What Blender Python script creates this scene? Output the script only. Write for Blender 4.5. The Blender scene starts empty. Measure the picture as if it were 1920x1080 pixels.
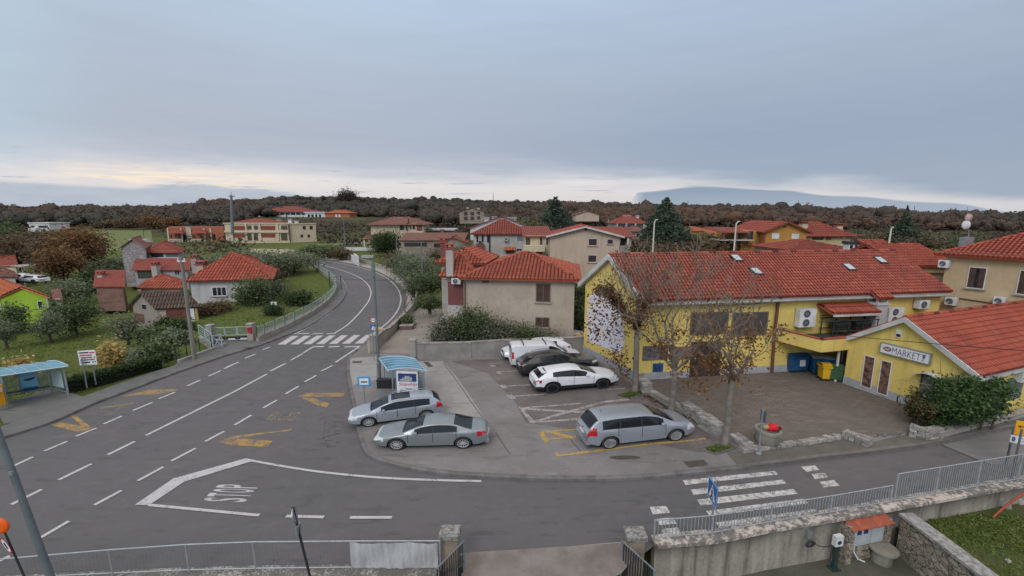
import bpy,math,random
import numpy as np
from mathutils import Vector,Matrix
S=bpy.context.scene
COL=S.collection
R=math.radians
FPX=800.0
PITCH=R(9.7)
CAMH=9.3
_s,_c=math.sin(PITCH),math.cos(PITCH)
def G(px,py,z=0.0):
 0
 u=(px-960)/FPX;v=(py-540)/FPX
 dy=_c-v*_s;dz=-_s-v*_c
 t=(z-CAMH)/dz
 return Vector((u*t,dy*t,z))
def D(px,py,Y):
 0
 u=(px-960)/FPX;v=(py-540)/FPX
 dy=_c-v*_s;dz=-_s-v*_c
 t=Y/dy
 return Vector((u*t,Y,CAMH+dz*t))
def HZ(Y,py):
 v=(py-540)/FPX
 return CAMH+Y*(v*_c+_s)/(v*_s-_c)
def PXY(p):
 x,y,z=p;z-=CAMH
 d=y*_c-z*_s;w=-y*_s-z*_c
 return (960+FPX*x/d,540+FPX*w/d)
def on_wall(A,B,px,py):
 0
 u=(px-960)/FPX;v=(py-540)/FPX
 d=Vector((u,_c-v*_s,-_s-v*_c))
 t=(B-A).to_2d().normalized()
 n=Vector((-t.y,t.x))
 k=n.dot(A.to_2d())/n.dot(d.to_2d())
 p=d*k
 return ((p.to_2d()-A.to_2d()).dot(t),CAMH+p.z)
def lerp(a,b,t):return a+(b-a)*t
def sstep(a,b,x):
 t=max(0.0,min(1.0,(x-a)/(b-a)));return t*t*(3-2*t)
OFF={}
def tag(o,label=None,cat=None,group=None,kind=None):
 if label:o['label']=label
 if cat:o['category']=cat
 if group:o['group']=group
 if kind:o['kind']=kind
 return o
def thing(name,label,cat,loc,rotz=0.0,group=None):
 o=bpy.data.objects.new(name,None)
 o.empty_display_size=0.2
 COL.objects.link(o)
 o.location=loc;o.rotation_euler=(0,0,rotz)
 OFF[o.name]=Vector(loc)
 return tag(o,label,cat,group)
def _link(name,me,parent):
 o=bpy.data.objects.new(name,me)
 COL.objects.link(o)
 if parent is not None:
  o.parent=parent
 OFF[o.name]=OFF.get(parent.name,Vector((0,0,0))) if parent is not None else Vector((0,0,0))
 return o
class MB:
 0
 def __init__(self):self.v=[];self.f=[];self.uv={};self.mi=[];self.cur=0
 def vert(self,p):self.v.append((p[0],p[1],p[2]));return len(self.v)-1
 def face(self,idx,uv=None):
  if uv is not None:self.uv[len(self.f)]=uv
  self.f.append(tuple(idx));self.mi.append(self.cur)
 def poly(self,pts,uv=None):self.face([self.vert(p) for p in pts],uv)
 def box(self,c,s,rot=None):
  hx,hy,hz=s[0]/2,s[1]/2,s[2]/2
  ps=[Vector((x*hx,y*hy,z*hz)) for z in (-1,1) for x,y in ((-1,-1),(1,-1),(1,1),(-1,1))]
  if rot is not None:ps=[rot@p for p in ps]
  self.hexa([p+Vector(c) for p in ps])
 def hexa(self,ps):
  i=[self.vert(p) for p in ps]
  for q in ((3,2,1,0),(4,5,6,7),(0,1,5,4),(1,2,6,5),(2,3,7,6),(3,0,4,7)):
   self.face([i[k] for k in q])
 def prism(self,pts,z0,z1):
  n=len(pts)
  a=[self.vert((p[0],p[1],z0)) for p in pts];b=[self.vert((p[0],p[1],z1)) for p in pts]
  self.face(a[::-1]);self.face(b)
  for k in range(n):self.face([a[k],a[(k+1)%n],b[(k+1)%n],b[k]])
 def wbox(self,A,B,a0,a1,z0,z1,d0,d1):
  0
  t=(B-A).to_2d().normalized();n=Vector((t.y,-t.x))
  P=[]
  for z in (z0,z1):
   for a,d in ((a0,d0),(a1,d0),(a1,d1),(a0,d1)):
    q=A.to_2d()+t*a+n*d
    P.append((q.x,q.y,z))
  P=[P[0],P[3],P[2],P[1],P[4],P[7],P[6],P[5]]
  self.hexa(P)
 def tube(self,pts,r,n=8,caps=True):
  pts=[Vector(p) for p in pts]
  rr=r if isinstance(r,(list,tuple)) else [r]*len(pts)
  rings=[]
  ref=None
  for k,p in enumerate(pts):
   d=(pts[min(k+1,len(pts)-1)]-pts[max(k-1,0)])
   if d.length<1e-9:d=Vector((0,0,1))
   d.normalize()
   if ref is None:
    ref=d.orthogonal().normalized()
   a=(ref-d*ref.dot(d))
   if a.length<1e-6:a=d.orthogonal()
   a.normalize();ref=a
   b=d.cross(a)
   rings.append([self.vert(p+(a*math.cos(2*math.pi*i/n)+b*math.sin(2*math.pi*i/n))*rr[k]) for i in range(n)])
  for k in range(len(rings)-1):
   for i in range(n):
    self.face([rings[k][i],rings[k][(i+1)%n],rings[k+1][(i+1)%n],rings[k+1][i]])
  if caps:
   self.face(rings[0][::-1]);self.face(rings[-1])
 def lathe(self,prof,c=(0,0,0),axis='z',n=20,caps=True):
  0
  rings=[]
  for r,h in prof:
   ring=[]
   for i in range(n):
    a=2*math.pi*i/n
    x,y=r*math.cos(a),r*math.sin(a)
    p={'z':(x,y,h),'y':(x,h,-y),'x':(h,x,y)}[axis]
    ring.append(self.vert((p[0]+c[0],p[1]+c[1],p[2]+c[2])))
   rings.append(ring)
  for k in range(len(rings)-1):
   for i in range(n):
    self.face([rings[k][i],rings[k][(i+1)%n],rings[k+1][(i+1)%n],rings[k+1][i]])
  if caps and prof[0][0]>1e-4:self.face(rings[0][::-1])
  if caps and prof[-1][0]>1e-4:self.face(rings[-1])
 def build(self,name,mats,parent=None,smooth=False,world=True):
  if not self.v:return None
  off=OFF.get(parent.name,Vector((0,0,0))) if (parent is not None and world) else Vector((0,0,0))
  me=bpy.data.meshes.new(name)
  me.from_pydata([(p[0]-off.x,p[1]-off.y,p[2]-off.z) for p in self.v],[],self.f)
  if not isinstance(mats,(list,tuple)):mats=[mats]
  for m in mats:me.materials.append(m)
  if len(mats)>1:me.polygons.foreach_set('material_index',self.mi)
  if self.uv:
   ul=me.uv_layers.new(name='UVMap')
   for fi,uvs in self.uv.items():
    ls=me.polygons[fi].loop_start
    for k,q in enumerate(uvs):ul.data[ls+k].uv=q
  if smooth:me.polygons.foreach_set('use_smooth',[True]*len(me.polygons))
  me.update()
  return _link(name,me,parent)
def np_mesh(name,V,F,mat,parent=None,tint=None,smooth=False):
 0
 off=np.array(OFF.get(parent.name,Vector((0,0,0)))) if parent is not None else np.zeros(3)
 me=bpy.data.meshes.new(name)
 V=np.asarray(V,dtype=np.float32)-off.astype(np.float32);F=np.asarray(F,dtype=np.int32)
 k=F.shape[1]
 me.vertices.add(len(V));me.vertices.foreach_set('co',V.ravel())
 me.loops.add(F.size);me.loops.foreach_set('vertex_index',F.ravel())
 me.polygons.add(len(F));me.polygons.foreach_set('loop_start',np.arange(0,F.size,k,dtype=np.int32))
 if smooth:me.polygons.foreach_set('use_smooth',np.ones(len(F),dtype=bool))
 me.materials.append(mat)
 if tint is not None:
  at=me.attributes.new('tint','FLOAT','POINT');at.data.foreach_set('value',np.asarray(tint,dtype=np.float32))
 me.update(calc_edges=True)
 me.validate()
 return _link(name,me,parent)
def copy_thing(o,loc=None,rotz=None,scale=None):
 def rec(src,par):
  c=src.copy();COL.objects.link(c);c.parent=par
  for ch in list(src.children):rec(ch,c)
  return c
 c=rec(o,None)
 if loc is not None:c.location=loc
 if rotz is not None:c.rotation_euler=(0,0,rotz)
 if scale is not None:c.scale=(scale,)*3 if not isinstance(scale,(tuple,list)) else scale
 return c
def text_geo(s,bold=0.0):
 cu=bpy.data.curves.new('lettering','FONT');cu.body=s;cu.resolution_u=3;cu.offset=bold
 o=bpy.data.objects.new('lettering',cu)
 me=bpy.data.meshes.new_from_object(o)
 V=[tuple(v.co) for v in me.vertices];F=[tuple(p.vertices) for p in me.polygons]
 bpy.data.objects.remove(o);bpy.data.curves.remove(cu);bpy.data.meshes.remove(me)
 xs=[v[0] for v in V];ys=[v[1] for v in V]
 x0,x1,y0,y1=min(xs),max(xs),min(ys),max(ys)
 return [((v[0]-x0)/(x1-x0),(v[1]-y0)/(y1-y0)) for v in V],F
def add_text(mb,s,O,U,W,bold=0.0):
 0
 V,F=text_geo(s,bold)
 O=Vector(O);U=Vector(U);W=Vector(W)
 idx=[mb.vert(O+U*a+W*b) for a,b in V]
 for f in F:mb.face([idx[i] for i in f])
def lin(r,g,b):
 return tuple(((x/255/12.92) if x<=10 else ((x/255+0.055)/1.055)**2.4) for x in (r,g,b))+(1.0,)
class NT:
 def __init__(self,nt):self.nt=nt;self.n=nt.nodes;self.l=nt.links
 def new(self,t,**kw):
  x=self.n.new(t)
  for k,v in kw.items():setattr(x,k,v)
  return x
 def put(self,sock,v):
  if isinstance(v,bpy.types.NodeSocket):self.l.new(v,sock)
  elif v is not None:sock.default_value=v
 def math(self,op,a,b=None,c=None,clamp=False):
  x=self.new('ShaderNodeMath',operation=op,use_clamp=clamp)
  self.put(x.inputs[0],a);self.put(x.inputs[1],b)
  if c is not None:self.put(x.inputs[2],c)
  return x.outputs[0]
 def mix(self,f,a,b,mode='MIX'):
  x=self.new('ShaderNodeMix',data_type='RGBA',blend_type=mode)
  self.put(x.inputs[0],f);self.put(x.inputs[6],a);self.put(x.inputs[7],b)
  return x.outputs[2]
 def step(self,x,a,b,lo=0.0,hi=1.0):
  m=self.new('ShaderNodeMapRange',interpolation_type='SMOOTHSTEP')
  self.put(m.inputs[0],x);self.put(m.inputs[1],a);self.put(m.inputs[2],b);self.put(m.inputs[3],lo);self.put(m.inputs[4],hi)
  return m.outputs[0]
 def noise(self,vec,scale,detail=4,rough=0.55,dim='3D',sx=None):
  if sx is not None:
   m=self.new('ShaderNodeMapping');self.put(m.inputs[0],vec);m.inputs[3].default_value=sx;vec=m.outputs[0]
  x=self.new('ShaderNodeTexNoise',noise_dimensions=dim)
  self.put(x.inputs['Vector'],vec);x.inputs['Scale'].default_value=scale;x.inputs['Detail'].default_value=detail
  x.inputs['Roughness'].default_value=rough
  return x.outputs[0]
 def ramp(self,f,stops,interp='LINEAR'):
  x=self.new('ShaderNodeValToRGB');cr=x.color_ramp;cr.interpolation=interp
  while len(cr.elements)<len(stops):cr.elements.new(0.5)
  for e,(p,c) in zip(cr.elements,stops):e.position=p;e.color=c
  self.put(x.inputs[0],f)
  return x.outputs[0]
def base_mat(name):
 m=bpy.data.materials.new(name);m.use_nodes=True
 t=NT(m.node_tree);bs=t.n.get('Principled BSDF')
 return m,t,bs
def bump(t,bs,h,strength=0.3,dist=0.02):
 b=t.new('ShaderNodeBump');b.inputs['Strength'].default_value=strength;b.inputs['Distance'].default_value=dist
 t.put(b.inputs['Height'],h);t.l.new(b.outputs[0],bs.inputs['Normal'])
MATS={}
def mat(name,c1,c2=None,scale=4.0,rough=0.8,metal=0.0,bmp=0.0,bscale=40,streak=False,spec=0.3,coat=0.0,dirt=0.0,sx=None):
 0
 if name in MATS:return MATS[name]
 m,t,bs=base_mat(name)
 tc=t.new('ShaderNodeTexCoord').outputs['Object']
 if c2 is None:c2=tuple(x*0.78 for x in c1[:3])+(1,)
 n=t.noise(tc,scale,6,0.6,sx=sx)
 col=t.mix(t.step(n,0.35,0.68),c1,c2)
 fine=t.noise(tc,scale*9,3)
 col=t.mix(t.step(fine,0.3,0.7,0.0,0.22),col,tuple(x*0.6 for x in c1[:3])+(1,))
 if streak:
  st=t.noise(tc,1.0,5,0.65,sx=(2.2,2.2,0.22))
  col=t.mix(t.step(st,0.5,0.78,0.0,0.9 if streak==2 else 0.55),col,tuple(x*0.5 for x in c1[:3])+(1,))
 if dirt:
  dn=t.noise(tc,scale*0.35,7,0.7)
  col=t.mix(t.step(dn,0.48,0.75,0.0,dirt),col,(c1[0]*0.35,c1[1]*0.35,c1[2]*0.33,1))
 t.put(bs.inputs['Base Color'],col)
 bs.inputs['Roughness'].default_value=rough;bs.inputs['Metallic'].default_value=metal
 bs.inputs['Specular IOR Level'].default_value=spec
 if coat:bs.inputs['Coat Weight'].default_value=coat;bs.inputs['Coat Roughness'].default_value=0.06
 if bmp:bump(t,bs,t.noise(tc,bscale,5,0.6),bmp,0.03)
 MATS[name]=m
 return m
def tile_mat(name,c1,c2,c3,relief=False):
 0
 m,t,bs=base_mat(name)
 uv=t.new('ShaderNodeTexCoord').outputs['UV']
 ob=t.new('ShaderNodeTexCoord').outputs['Object']
 fl=t.new('ShaderNodeVectorMath',operation='FLOOR');t.put(fl.inputs[0],uv)
 wn=t.new('ShaderNodeTexWhiteNoise',noise_dimensions='2D');t.put(wn.inputs['Vector'],fl.outputs[0])
 col=t.ramp(wn.outputs['Value'],[(0.0,tuple(lerp(a,b,.55) for a,b in zip(c1,c3))),(0.3,c1),(0.8,c1),(1.0,tuple(lerp(a,b,.55) for a,b in zip(c1,c2)))])
 big=t.noise(ob,0.6,6,0.65)
 col=t.mix(t.step(big,0.42,0.75,0.0,0.5),col,(c3[0]*0.7,c3[1]*0.85,c3[2]*0.95,1))
 sp=t.new('ShaderNodeSeparateXYZ');t.put(sp.inputs[0],uv)
 fx=t.math('FRACT',sp.outputs[0]);fy=t.math('FRACT',sp.outputs[1])
 gx=t.math('ABSOLUTE',t.math('SUBTRACT',fx,0.5))
 groove=t.step(gx,0.22,0.48)
 lap=t.step(fy,0.0,0.25,1.0,0.0)
 g=t.math('MAXIMUM',t.math('MULTIPLY',groove,0.85),t.math('MULTIPLY',lap,0.35))
 col=t.mix(g,col,(c3[0]*0.28,c3[1]*0.3,c3[2]*0.35,1))
 t.put(bs.inputs['Base Color'],col)
 bs.inputs['Roughness'].default_value=0.85;bs.inputs['Specular IOR Level'].default_value=0.2
 if not relief:
  h=t.math('SUBTRACT',t.math('COSINE',t.math('MULTIPLY',gx,6.283)),t.math('MULTIPLY',fy,0.6))
  bump(t,bs,h,0.5,0.05)
 else:
  bump(t,bs,t.noise(ob,25,4),0.25,0.02)
 return m
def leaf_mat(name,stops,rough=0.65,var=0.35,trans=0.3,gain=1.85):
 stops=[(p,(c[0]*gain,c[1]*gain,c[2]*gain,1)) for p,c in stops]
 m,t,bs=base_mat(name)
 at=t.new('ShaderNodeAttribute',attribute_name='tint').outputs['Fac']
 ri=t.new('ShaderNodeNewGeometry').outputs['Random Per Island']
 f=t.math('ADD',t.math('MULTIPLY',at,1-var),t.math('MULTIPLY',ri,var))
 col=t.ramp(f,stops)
 t.put(bs.inputs['Base Color'],col);bs.inputs['Roughness'].default_value=rough
 bs.inputs['Specular IOR Level'].default_value=0.25
 if trans:
  tr=t.new('ShaderNodeBsdfTranslucent');t.put(tr.inputs[0],col)
  mx=t.new('ShaderNodeMixShader');mx.inputs[0].default_value=trans
  t.l.new(bs.outputs[0],mx.inputs[1]);t.l.new(tr.outputs[0],mx.inputs[2])
  t.l.new(mx.outputs[0],t.n.get('Material Output').inputs[0])
 return m
def stone_mat(name,cols,scale=3.0,mortar=(0.10,0.095,0.085,1),sx=(1,1,1.6),edge=0.06):
 m,t,bs=base_mat(name)
 tc=t.new('ShaderNodeTexCoord').outputs['Object']
 mp=t.new('ShaderNodeMapping');t.put(mp.inputs[0],tc);mp.inputs[3].default_value=sx
 wob=t.noise(mp.outputs[0],scale*1.5,3)
 ad=t.new('ShaderNodeVectorMath',operation='ADD');t.put(ad.inputs[0],mp.outputs[0])
 sc=t.new('ShaderNodeVectorMath',operation='SCALE');sc.inputs[0].default_value=(1,1,1);t.put(sc.inputs['Scale'],t.math('MULTIPLY',wob,0.25))
 t.l.new(sc.outputs[0],ad.inputs[1])
 v1=t.new('ShaderNodeTexVoronoi');t.put(v1.inputs['Vector'],ad.outputs[0]);v1.inputs['Scale'].default_value=scale
 v2=t.new('ShaderNodeTexVoronoi',feature='DISTANCE_TO_EDGE');t.put(v2.inputs['Vector'],ad.outputs[0]);v2.inputs['Scale'].default_value=scale
 sepc=t.new('ShaderNodeSeparateColor');t.l.new(v1.outputs['Color'],sepc.inputs[0])
 n=len(cols)
 col=t.ramp(sepc.outputs[0],[(i/max(1,n-1),c) for i,c in enumerate(cols)])
 fine=t.noise(tc,scale*8,5,0.7)
 col=t.mix(t.step(fine,0.35,0.75,0.0,0.5),col,tuple(x*0.45 for x in cols[0][:3])+(1,))
 e=t.step(v2.outputs['Distance'],0.0,edge)
 col=t.mix(e,mortar,col)
 t.put(bs.inputs['Base Color'],col);bs.inputs['Roughness'].default_value=0.9;bs.inputs['Specular IOR Level'].default_value=0.15
 bump(t,bs,t.math('ADD',e,t.math('MULTIPLY',fine,0.5)),0.7,0.06)
 return m
def pave_mat(name,c1,c2,c3,patch=0.25,crack=True,rough=0.85,wet=0.0):
 0
 m,t,bs=base_mat(name)
 tc=t.new('ShaderNodeTexCoord').outputs['Object']
 big=t.noise(tc,patch,5,0.6)
 col=t.mix(t.step(big,0.38,0.66),c1,c2)
 mid=t.noise(tc,1.7,7,0.72)
 col=t.mix(t.step(mid,0.50,0.72,0.0,0.55),col,c3)
 lg=t.noise(tc,0.8,6,0.65,sx=(1.0,3.5,1.0))
 col=t.mix(t.step(lg,0.54,0.66,0.0,0.55),col,tuple(x*0.66 for x in c2[:3])+(1,))
 st=t.noise(tc,0.35,8,0.72,sx=(0.8,2.6,1.0))
 col=t.mix(t.step(st,0.55,0.70,0.0,0.5),col,tuple(x*1.22 for x in c3[:3])+(1,))
 sp_=t.noise(tc,3.1,3,0.5)
 col=t.mix(t.step(sp_,0.70,0.76,0.0,0.5),col,tuple(x*0.42 for x in c1[:3])+(1,))
 fine=t.noise(tc,55,2,0.8)
 col=t.mix(t.step(fine,0.3,0.75,0.0,0.4),col,tuple(x*0.5 for x in c1[:3])+(1,))
 if crack:
  ds=t.new('ShaderNodeVectorMath',operation='ADD');t.put(ds.inputs[0],tc)
  nz=t.new('ShaderNodeTexNoise');t.put(nz.inputs['Vector'],tc);nz.inputs['Scale'].default_value=1.2;nz.inputs['Detail'].default_value=5
  t.l.new(nz.outputs['Color'],ds.inputs[1])
  vo=t.new('ShaderNodeTexVoronoi',feature='DISTANCE_TO_EDGE');t.put(vo.inputs['Vector'],ds.outputs[0]);vo.inputs['Scale'].default_value=0.16
  cr=t.math('MULTIPLY',t.step(vo.outputs['Distance'],0.0,0.003,1.0,0.0),t.step(t.noise(tc,0.3,2),0.52,0.62))
  col=t.mix(t.math('MULTIPLY',cr,0.4),col,tuple(x*0.3 for x in c1[:3])+(1,))
 t.put(bs.inputs['Base Color'],col)
 bs.inputs['Specular IOR Level'].default_value=0.3
 t.put(bs.inputs['Roughness'],t.step(mid,0.3,0.7,rough,rough-0.2-wet))
 bump(t,bs,t.math('ADD',fine,t.math('MULTIPLY',mid,0.6)),0.35,0.015)
 return m
def worn_mat(name,paint,under,wear=0.5,scale=3.0):
 m,t,bs=base_mat(name)
 tc=t.new('ShaderNodeTexCoord').outputs['Object']
 n=t.noise(tc,scale,8,0.75);f=t.noise(tc,scale*8,4,0.7)
 w=t.math('ADD',t.math('MULTIPLY',n,0.6),t.math('MULTIPLY',f,0.4))
 k=t.step(w,wear-0.05,wear+0.05)
 col=t.mix(t.step(t.noise(tc,2.0,4),0.3,0.7,0.0,0.4),paint,tuple(x*0.7 for x in paint[:3])+(1,))
 col=t.mix(k,col,under)
 t.put(bs.inputs['Base Color'],col);bs.inputs['Roughness'].default_value=0.8;bs.inputs['Specular IOR Level'].default_value=0.25
 return m
def L(r,g,b,k=1.0):
 c=lin(r,g,b);return (c[0]*k,c[1]*k,c[2]*k,1)
ASPH=pave_mat('asphalt',(0.119,0.108,0.111,1),(0.096,0.095,0.094,1),(0.134,0.121,0.120,1),0.09,crack=False)
LOTM=pave_mat('old_concrete_paving',(0.205,0.187,0.184,1),(0.162,0.146,0.14,1),(0.24,0.226,0.224,1),0.22)
LOTD=pave_mat('damp_paving',(0.155,0.132,0.124,1),(0.113,0.095,0.088,1),(0.20,0.178,0.173,1),0.35,wet=0.1)
WALKM=pave_mat('pavement_surface',(0.19,0.178,0.165,1),(0.145,0.135,0.125,1),(0.235,0.222,0.212,1),0.3)
WALKL=pave_mat('left_pavement_surface',(0.135,0.133,0.125,1),(0.105,0.106,0.098,1),(0.175,0.17,0.16,1),0.3)
KERB=mat('kerb_stone',(0.165,0.152,0.147,1),(0.11,0.102,0.098,1),2.5,0.9,bmp=0.3,dirt=0.5)
WHITE=worn_mat('road_paint_white',(0.45,0.43,0.43,1),(0.14,0.132,0.134,1),0.585)
WHITEW=worn_mat('worn_road_paint_white',(0.55,0.53,0.51,1),(0.12,0.115,0.11,1),0.52,5.0)
WHITEF=worn_mat('faded_bay_paint_white',(0.36,0.33,0.32,1),(0.16,0.138,0.13,1),0.515,2.5)
YELLW=worn_mat('road_paint_yellow',(0.38,0.225,0.055,1),(0.13,0.118,0.11,1),0.50,2.2)
YELLF=worn_mat('faded_road_paint_yellow',(0.30,0.22,0.075,1),(0.115,0.107,0.10,1),0.475,2.6)
YELLB=worn_mat('bay_paint_yellow',(0.42,0.27,0.065,1),(0.17,0.148,0.128,1),0.535,2.2)
PATCH=mat('tar_patch',(0.07,0.066,0.064,1),(0.05,0.048,0.046,1),3,0.9,bmp=0.3)
CONC=mat('concrete',(0.30,0.28,0.255,1),(0.22,0.205,0.185,1),1.2,0.9,bmp=0.25,streak=True,dirt=0.5)
CONCD=mat('stained_concrete',(0.255,0.235,0.20,1),(0.15,0.138,0.112,1),0.9,0.92,bmp=0.3,streak=2,dirt=0.85)
COPE=mat('coping_stone',(0.36,0.32,0.29,1),(0.17,0.155,0.145,1),2.2,0.9,bmp=0.4,dirt=0.8)
LICHEN=mat('lichen_stone',(0.30,0.29,0.265,1),(0.075,0.07,0.064,1),9.0,0.95,bmp=0.5)
GRAVW=mat('grey_wall_render',(0.265,0.25,0.235,1),(0.19,0.178,0.165,1),1.0,0.9,bmp=0.2,streak=True,dirt=0.4)
YEL=mat('yellow_render',(0.67,0.505,0.15,1),(0.59,0.44,0.125,1),0.6,0.85,bmp=0.1,streak=True,dirt=0.15)
PLINTH=mat('grey_plinth',(0.36,0.36,0.38,1),(0.28,0.28,0.29,1),1.5,0.85,bmp=0.1,streak=True)
TAN=mat('tan_render',(0.40,0.335,0.275,1),(0.33,0.275,0.225,1),0.5,0.9,bmp=0.12,streak=True,dirt=0.5)
CREAM=mat('cream_render',(0.47,0.36,0.225,1),(0.41,0.31,0.19,1),0.4,0.9,bmp=0.1,streak=True)
CREAM2=mat('pale_cream_render',(0.50,0.42,0.30,1),(0.43,0.355,0.25,1),0.4,0.9,bmp=0.1,streak=True)
PEACH=mat('beige_render',(0.43,0.335,0.265,1),(0.38,0.295,0.23,1),0.4,0.9,bmp=0.1,streak=True)
GREYW=mat('grey_white_render',(0.38,0.345,0.32,1),(0.30,0.275,0.25,1),0.5,0.9,bmp=0.1,streak=True)
WHITEW_=mat('white_render',(0.58,0.57,0.57,1),(0.48,0.47,0.47,1),0.5,0.9,bmp=0.1,streak=True)
LIME=mat('lime_green_render',(0.27,0.40,0.035,1),(0.23,0.34,0.03,1),0.5,0.9,bmp=0.1,streak=True)
ORNG=mat('orange_render',(0.42,0.205,0.055,1),(0.35,0.165,0.045,1),0.4,0.9,bmp=0.1,streak=True)
LILAC=mat('lilac_grey_render',(0.35,0.31,0.33,1),(0.27,0.24,0.255,1),0.5,0.9,bmp=0.15,streak=True)
BRICK=mat('raw_block_brick',(0.33,0.105,0.06,1),(0.24,0.085,0.05,1),1.2,0.9,bmp=0.3,dirt=0.4)
BRICKD=mat('old_pink_brick',(0.21,0.115,0.09,1),(0.15,0.085,0.07,1),1.2,0.9,bmp=0.3,dirt=0.4)
MAROON=mat('maroon_render',(0.17,0.062,0.056,1),(0.135,0.05,0.046,1),1.0,0.8,bmp=0.1)
BROWNW=mat('brown_shutter_wood',(0.075,0.042,0.034,1),(0.055,0.03,0.026,1),3,0.6)
REDDOOR=mat('red_brown_door',(0.16,0.045,0.035,1),(0.11,0.035,0.03,1),2,0.7,sx=(4,4,.4))
WFRAME=mat('white_frame',(0.62,0.62,0.62,1),(0.5,0.5,0.5,1),3,0.5)
WPLAS=mat('white_plastic',(0.60,0.60,0.60,1),(0.46,0.46,0.45,1),2,0.5)
FASC=mat('pale_fascia',(0.52,0.51,0.50,1),(0.36,0.35,0.335,1),1.0,0.8,dirt=0.4)
GALV=mat('galvanised_steel',(0.36,0.39,0.41,1),(0.28,0.30,0.32,1),4,0.45,metal=0.6)
RAIL=mat('railing_paint_grey',(0.32,0.335,0.345,1),(0.24,0.255,0.265,1),5,0.5,metal=0.2)
DARKM=mat('dark_metal',(0.045,0.047,0.052,1),(0.03,0.03,0.033,1),4,0.5,metal=0.3)
POLE=mat('lamp_post_grey',(0.165,0.19,0.20,1),(0.125,0.145,0.155,1),2,0.5,metal=0.3)
POLEL=mat('pale_post',(0.58,0.56,0.48,1),(0.5,0.48,0.41,1),2,0.5)
RUBBER=mat('tyre_rubber',(0.022,0.022,0.023,1),(0.03,0.03,0.03,1),6,0.85)
BLACK=mat('black_plastic',(0.018,0.018,0.02,1),(0.026,0.026,0.028,1),5,0.55)
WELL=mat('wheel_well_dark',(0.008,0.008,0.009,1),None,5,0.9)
ALLOY=mat('alloy_rim',(0.42,0.42,0.42,1),(0.34,0.34,0.34,1),6,0.4,metal=0.2)
ALLOYD=mat('dark_alloy_rim',(0.06,0.062,0.066,1),(0.04,0.04,0.045,1),6,0.35,metal=0.6)
RED=mat('red_lens',(0.40,0.012,0.022,1),(0.30,0.01,0.016,1),8,0.2,coat=0.6)
LENS=mat('clear_lens',(0.55,0.56,0.58,1),(0.40,0.41,0.43,1),12,0.12,coat=0.6)
PLATE=mat('number_plate_white',(0.65,0.65,0.65,1),(0.5,0.5,0.5,1),20,0.5)
BLUE=mat('sign_blue',(0.022,0.125,0.36,1),(0.018,0.10,0.30,1),3,0.5)
SKYB=mat('bus_sign_blue',(0.035,0.27,0.52,1),(0.03,0.22,0.44,1),3,0.5)
SIGNW=mat('sign_white',(0.66,0.66,0.67,1),(0.55,0.55,0.56,1),3,0.5)
SIGNR=mat('sign_red',(0.42,0.03,0.04,1),(0.34,0.025,0.033,1),3,0.5)
SIGNK=mat('sign_black',(0.02,0.02,0.025,1),None,3,0.5)
INK=mat('dark_blue_ink',(0.03,0.026,0.11,1),None,3,0.5)
INKG=mat('grey_ink',(0.12,0.125,0.15,1),None,3,0.6)
PINKI=mat('crimson_ink',(0.42,0.06,0.17,1),None,3,0.6)
ORSIGN=mat('sign_orange_yellow',(0.72,0.33,0.015,1),(0.62,0.27,0.012,1),3,0.5)
ORANGE=mat('signal_orange',(0.75,0.11,0.012,1),(0.68,0.09,0.01,1),3,0.45)
BINB=mat('blue_bin_plastic',(0.016,0.085,0.20,1),(0.012,0.065,0.15,1),2,0.55,dirt=0.3)
BING=mat('green_bin_plastic',(0.045,0.10,0.05,1),(0.036,0.08,0.04,1),2,0.55,dirt=0.3)
BINY=mat('yellow_bin_plastic',(0.60,0.36,0.02,1),(0.5,0.30,0.02,1),2,0.55,dirt=0.2)
WOODP=mat('weathered_pole_wood',(0.21,0.20,0.175,1),(0.14,0.13,0.115,1),3,0.9,bmp=0.3,sx=(4,4,.3))
RAFT=mat('pipe_brown',(0.13,0.055,0.045,1),(0.10,0.045,0.036,1),3,0.6)
REDP=mat('red_painted_trim',(0.30,0.06,0.04,1),(0.22,0.05,0.035,1),3,0.7)
TARP=mat('grey_tarpaulin',(0.40,0.40,0.41,1),(0.30,0.295,0.30,1),2.0,0.7,bmp=0.3,bscale=6,sx=(6,6,0.7))
REDCL=mat('red_cloth',(0.62,0.016,0.024,1),(0.5,0.012,0.02,1),5,0.8)
BARK=mat('plane_bark',(0.20,0.175,0.15,1),(0.115,0.098,0.084,1),3.5,0.9,bmp=0.5,bscale=14)
TWIG=mat('bare_twig',(0.19,0.155,0.125,1),(0.135,0.108,0.088,1),3,0.9)
BARKD=mat('dark_bark',(0.085,0.068,0.055,1),(0.06,0.048,0.04,1),3,0.95,bmp=0.4)
ROCK=mat('pale_rubble',(0.36,0.34,0.32,1),(0.2,0.19,0.175,1),3,0.95,bmp=0.6,bscale=8)
EARTH=mat('bare_earth',(0.16,0.105,0.075,1),(0.11,0.078,0.055,1),1.5,0.95,bmp=0.5,dirt=0.4)
YARDM=mat('mossy_concrete_yard',(0.10,0.095,0.075,1),(0.065,0.066,0.045,1),0.8,0.92,bmp=0.3,dirt=0.5)
MURALW=worn_mat('white_mural_paint',(0.60,0.57,0.66,1),(0.62,0.47,0.20,1),0.565,1.3)
POSTER=mat('shop_window_poster',(0.20,0.11,0.07,1),(0.03,0.018,0.035,1),5.0,0.25,spec=0.5)
POSTER2=mat('dark_wall_poster',(0.06,0.055,0.065,1),(0.19,0.17,0.175,1),4.0,0.5)
POSTB=mat('blue_wall_poster',(0.02,0.09,0.24,1),(0.015,0.03,0.07,1),4.0,0.5)
POSTS=mat('sky_blue_poster',(0.09,0.33,0.50,1),(0.24,0.42,0.50,1),2.0,0.3)
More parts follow.
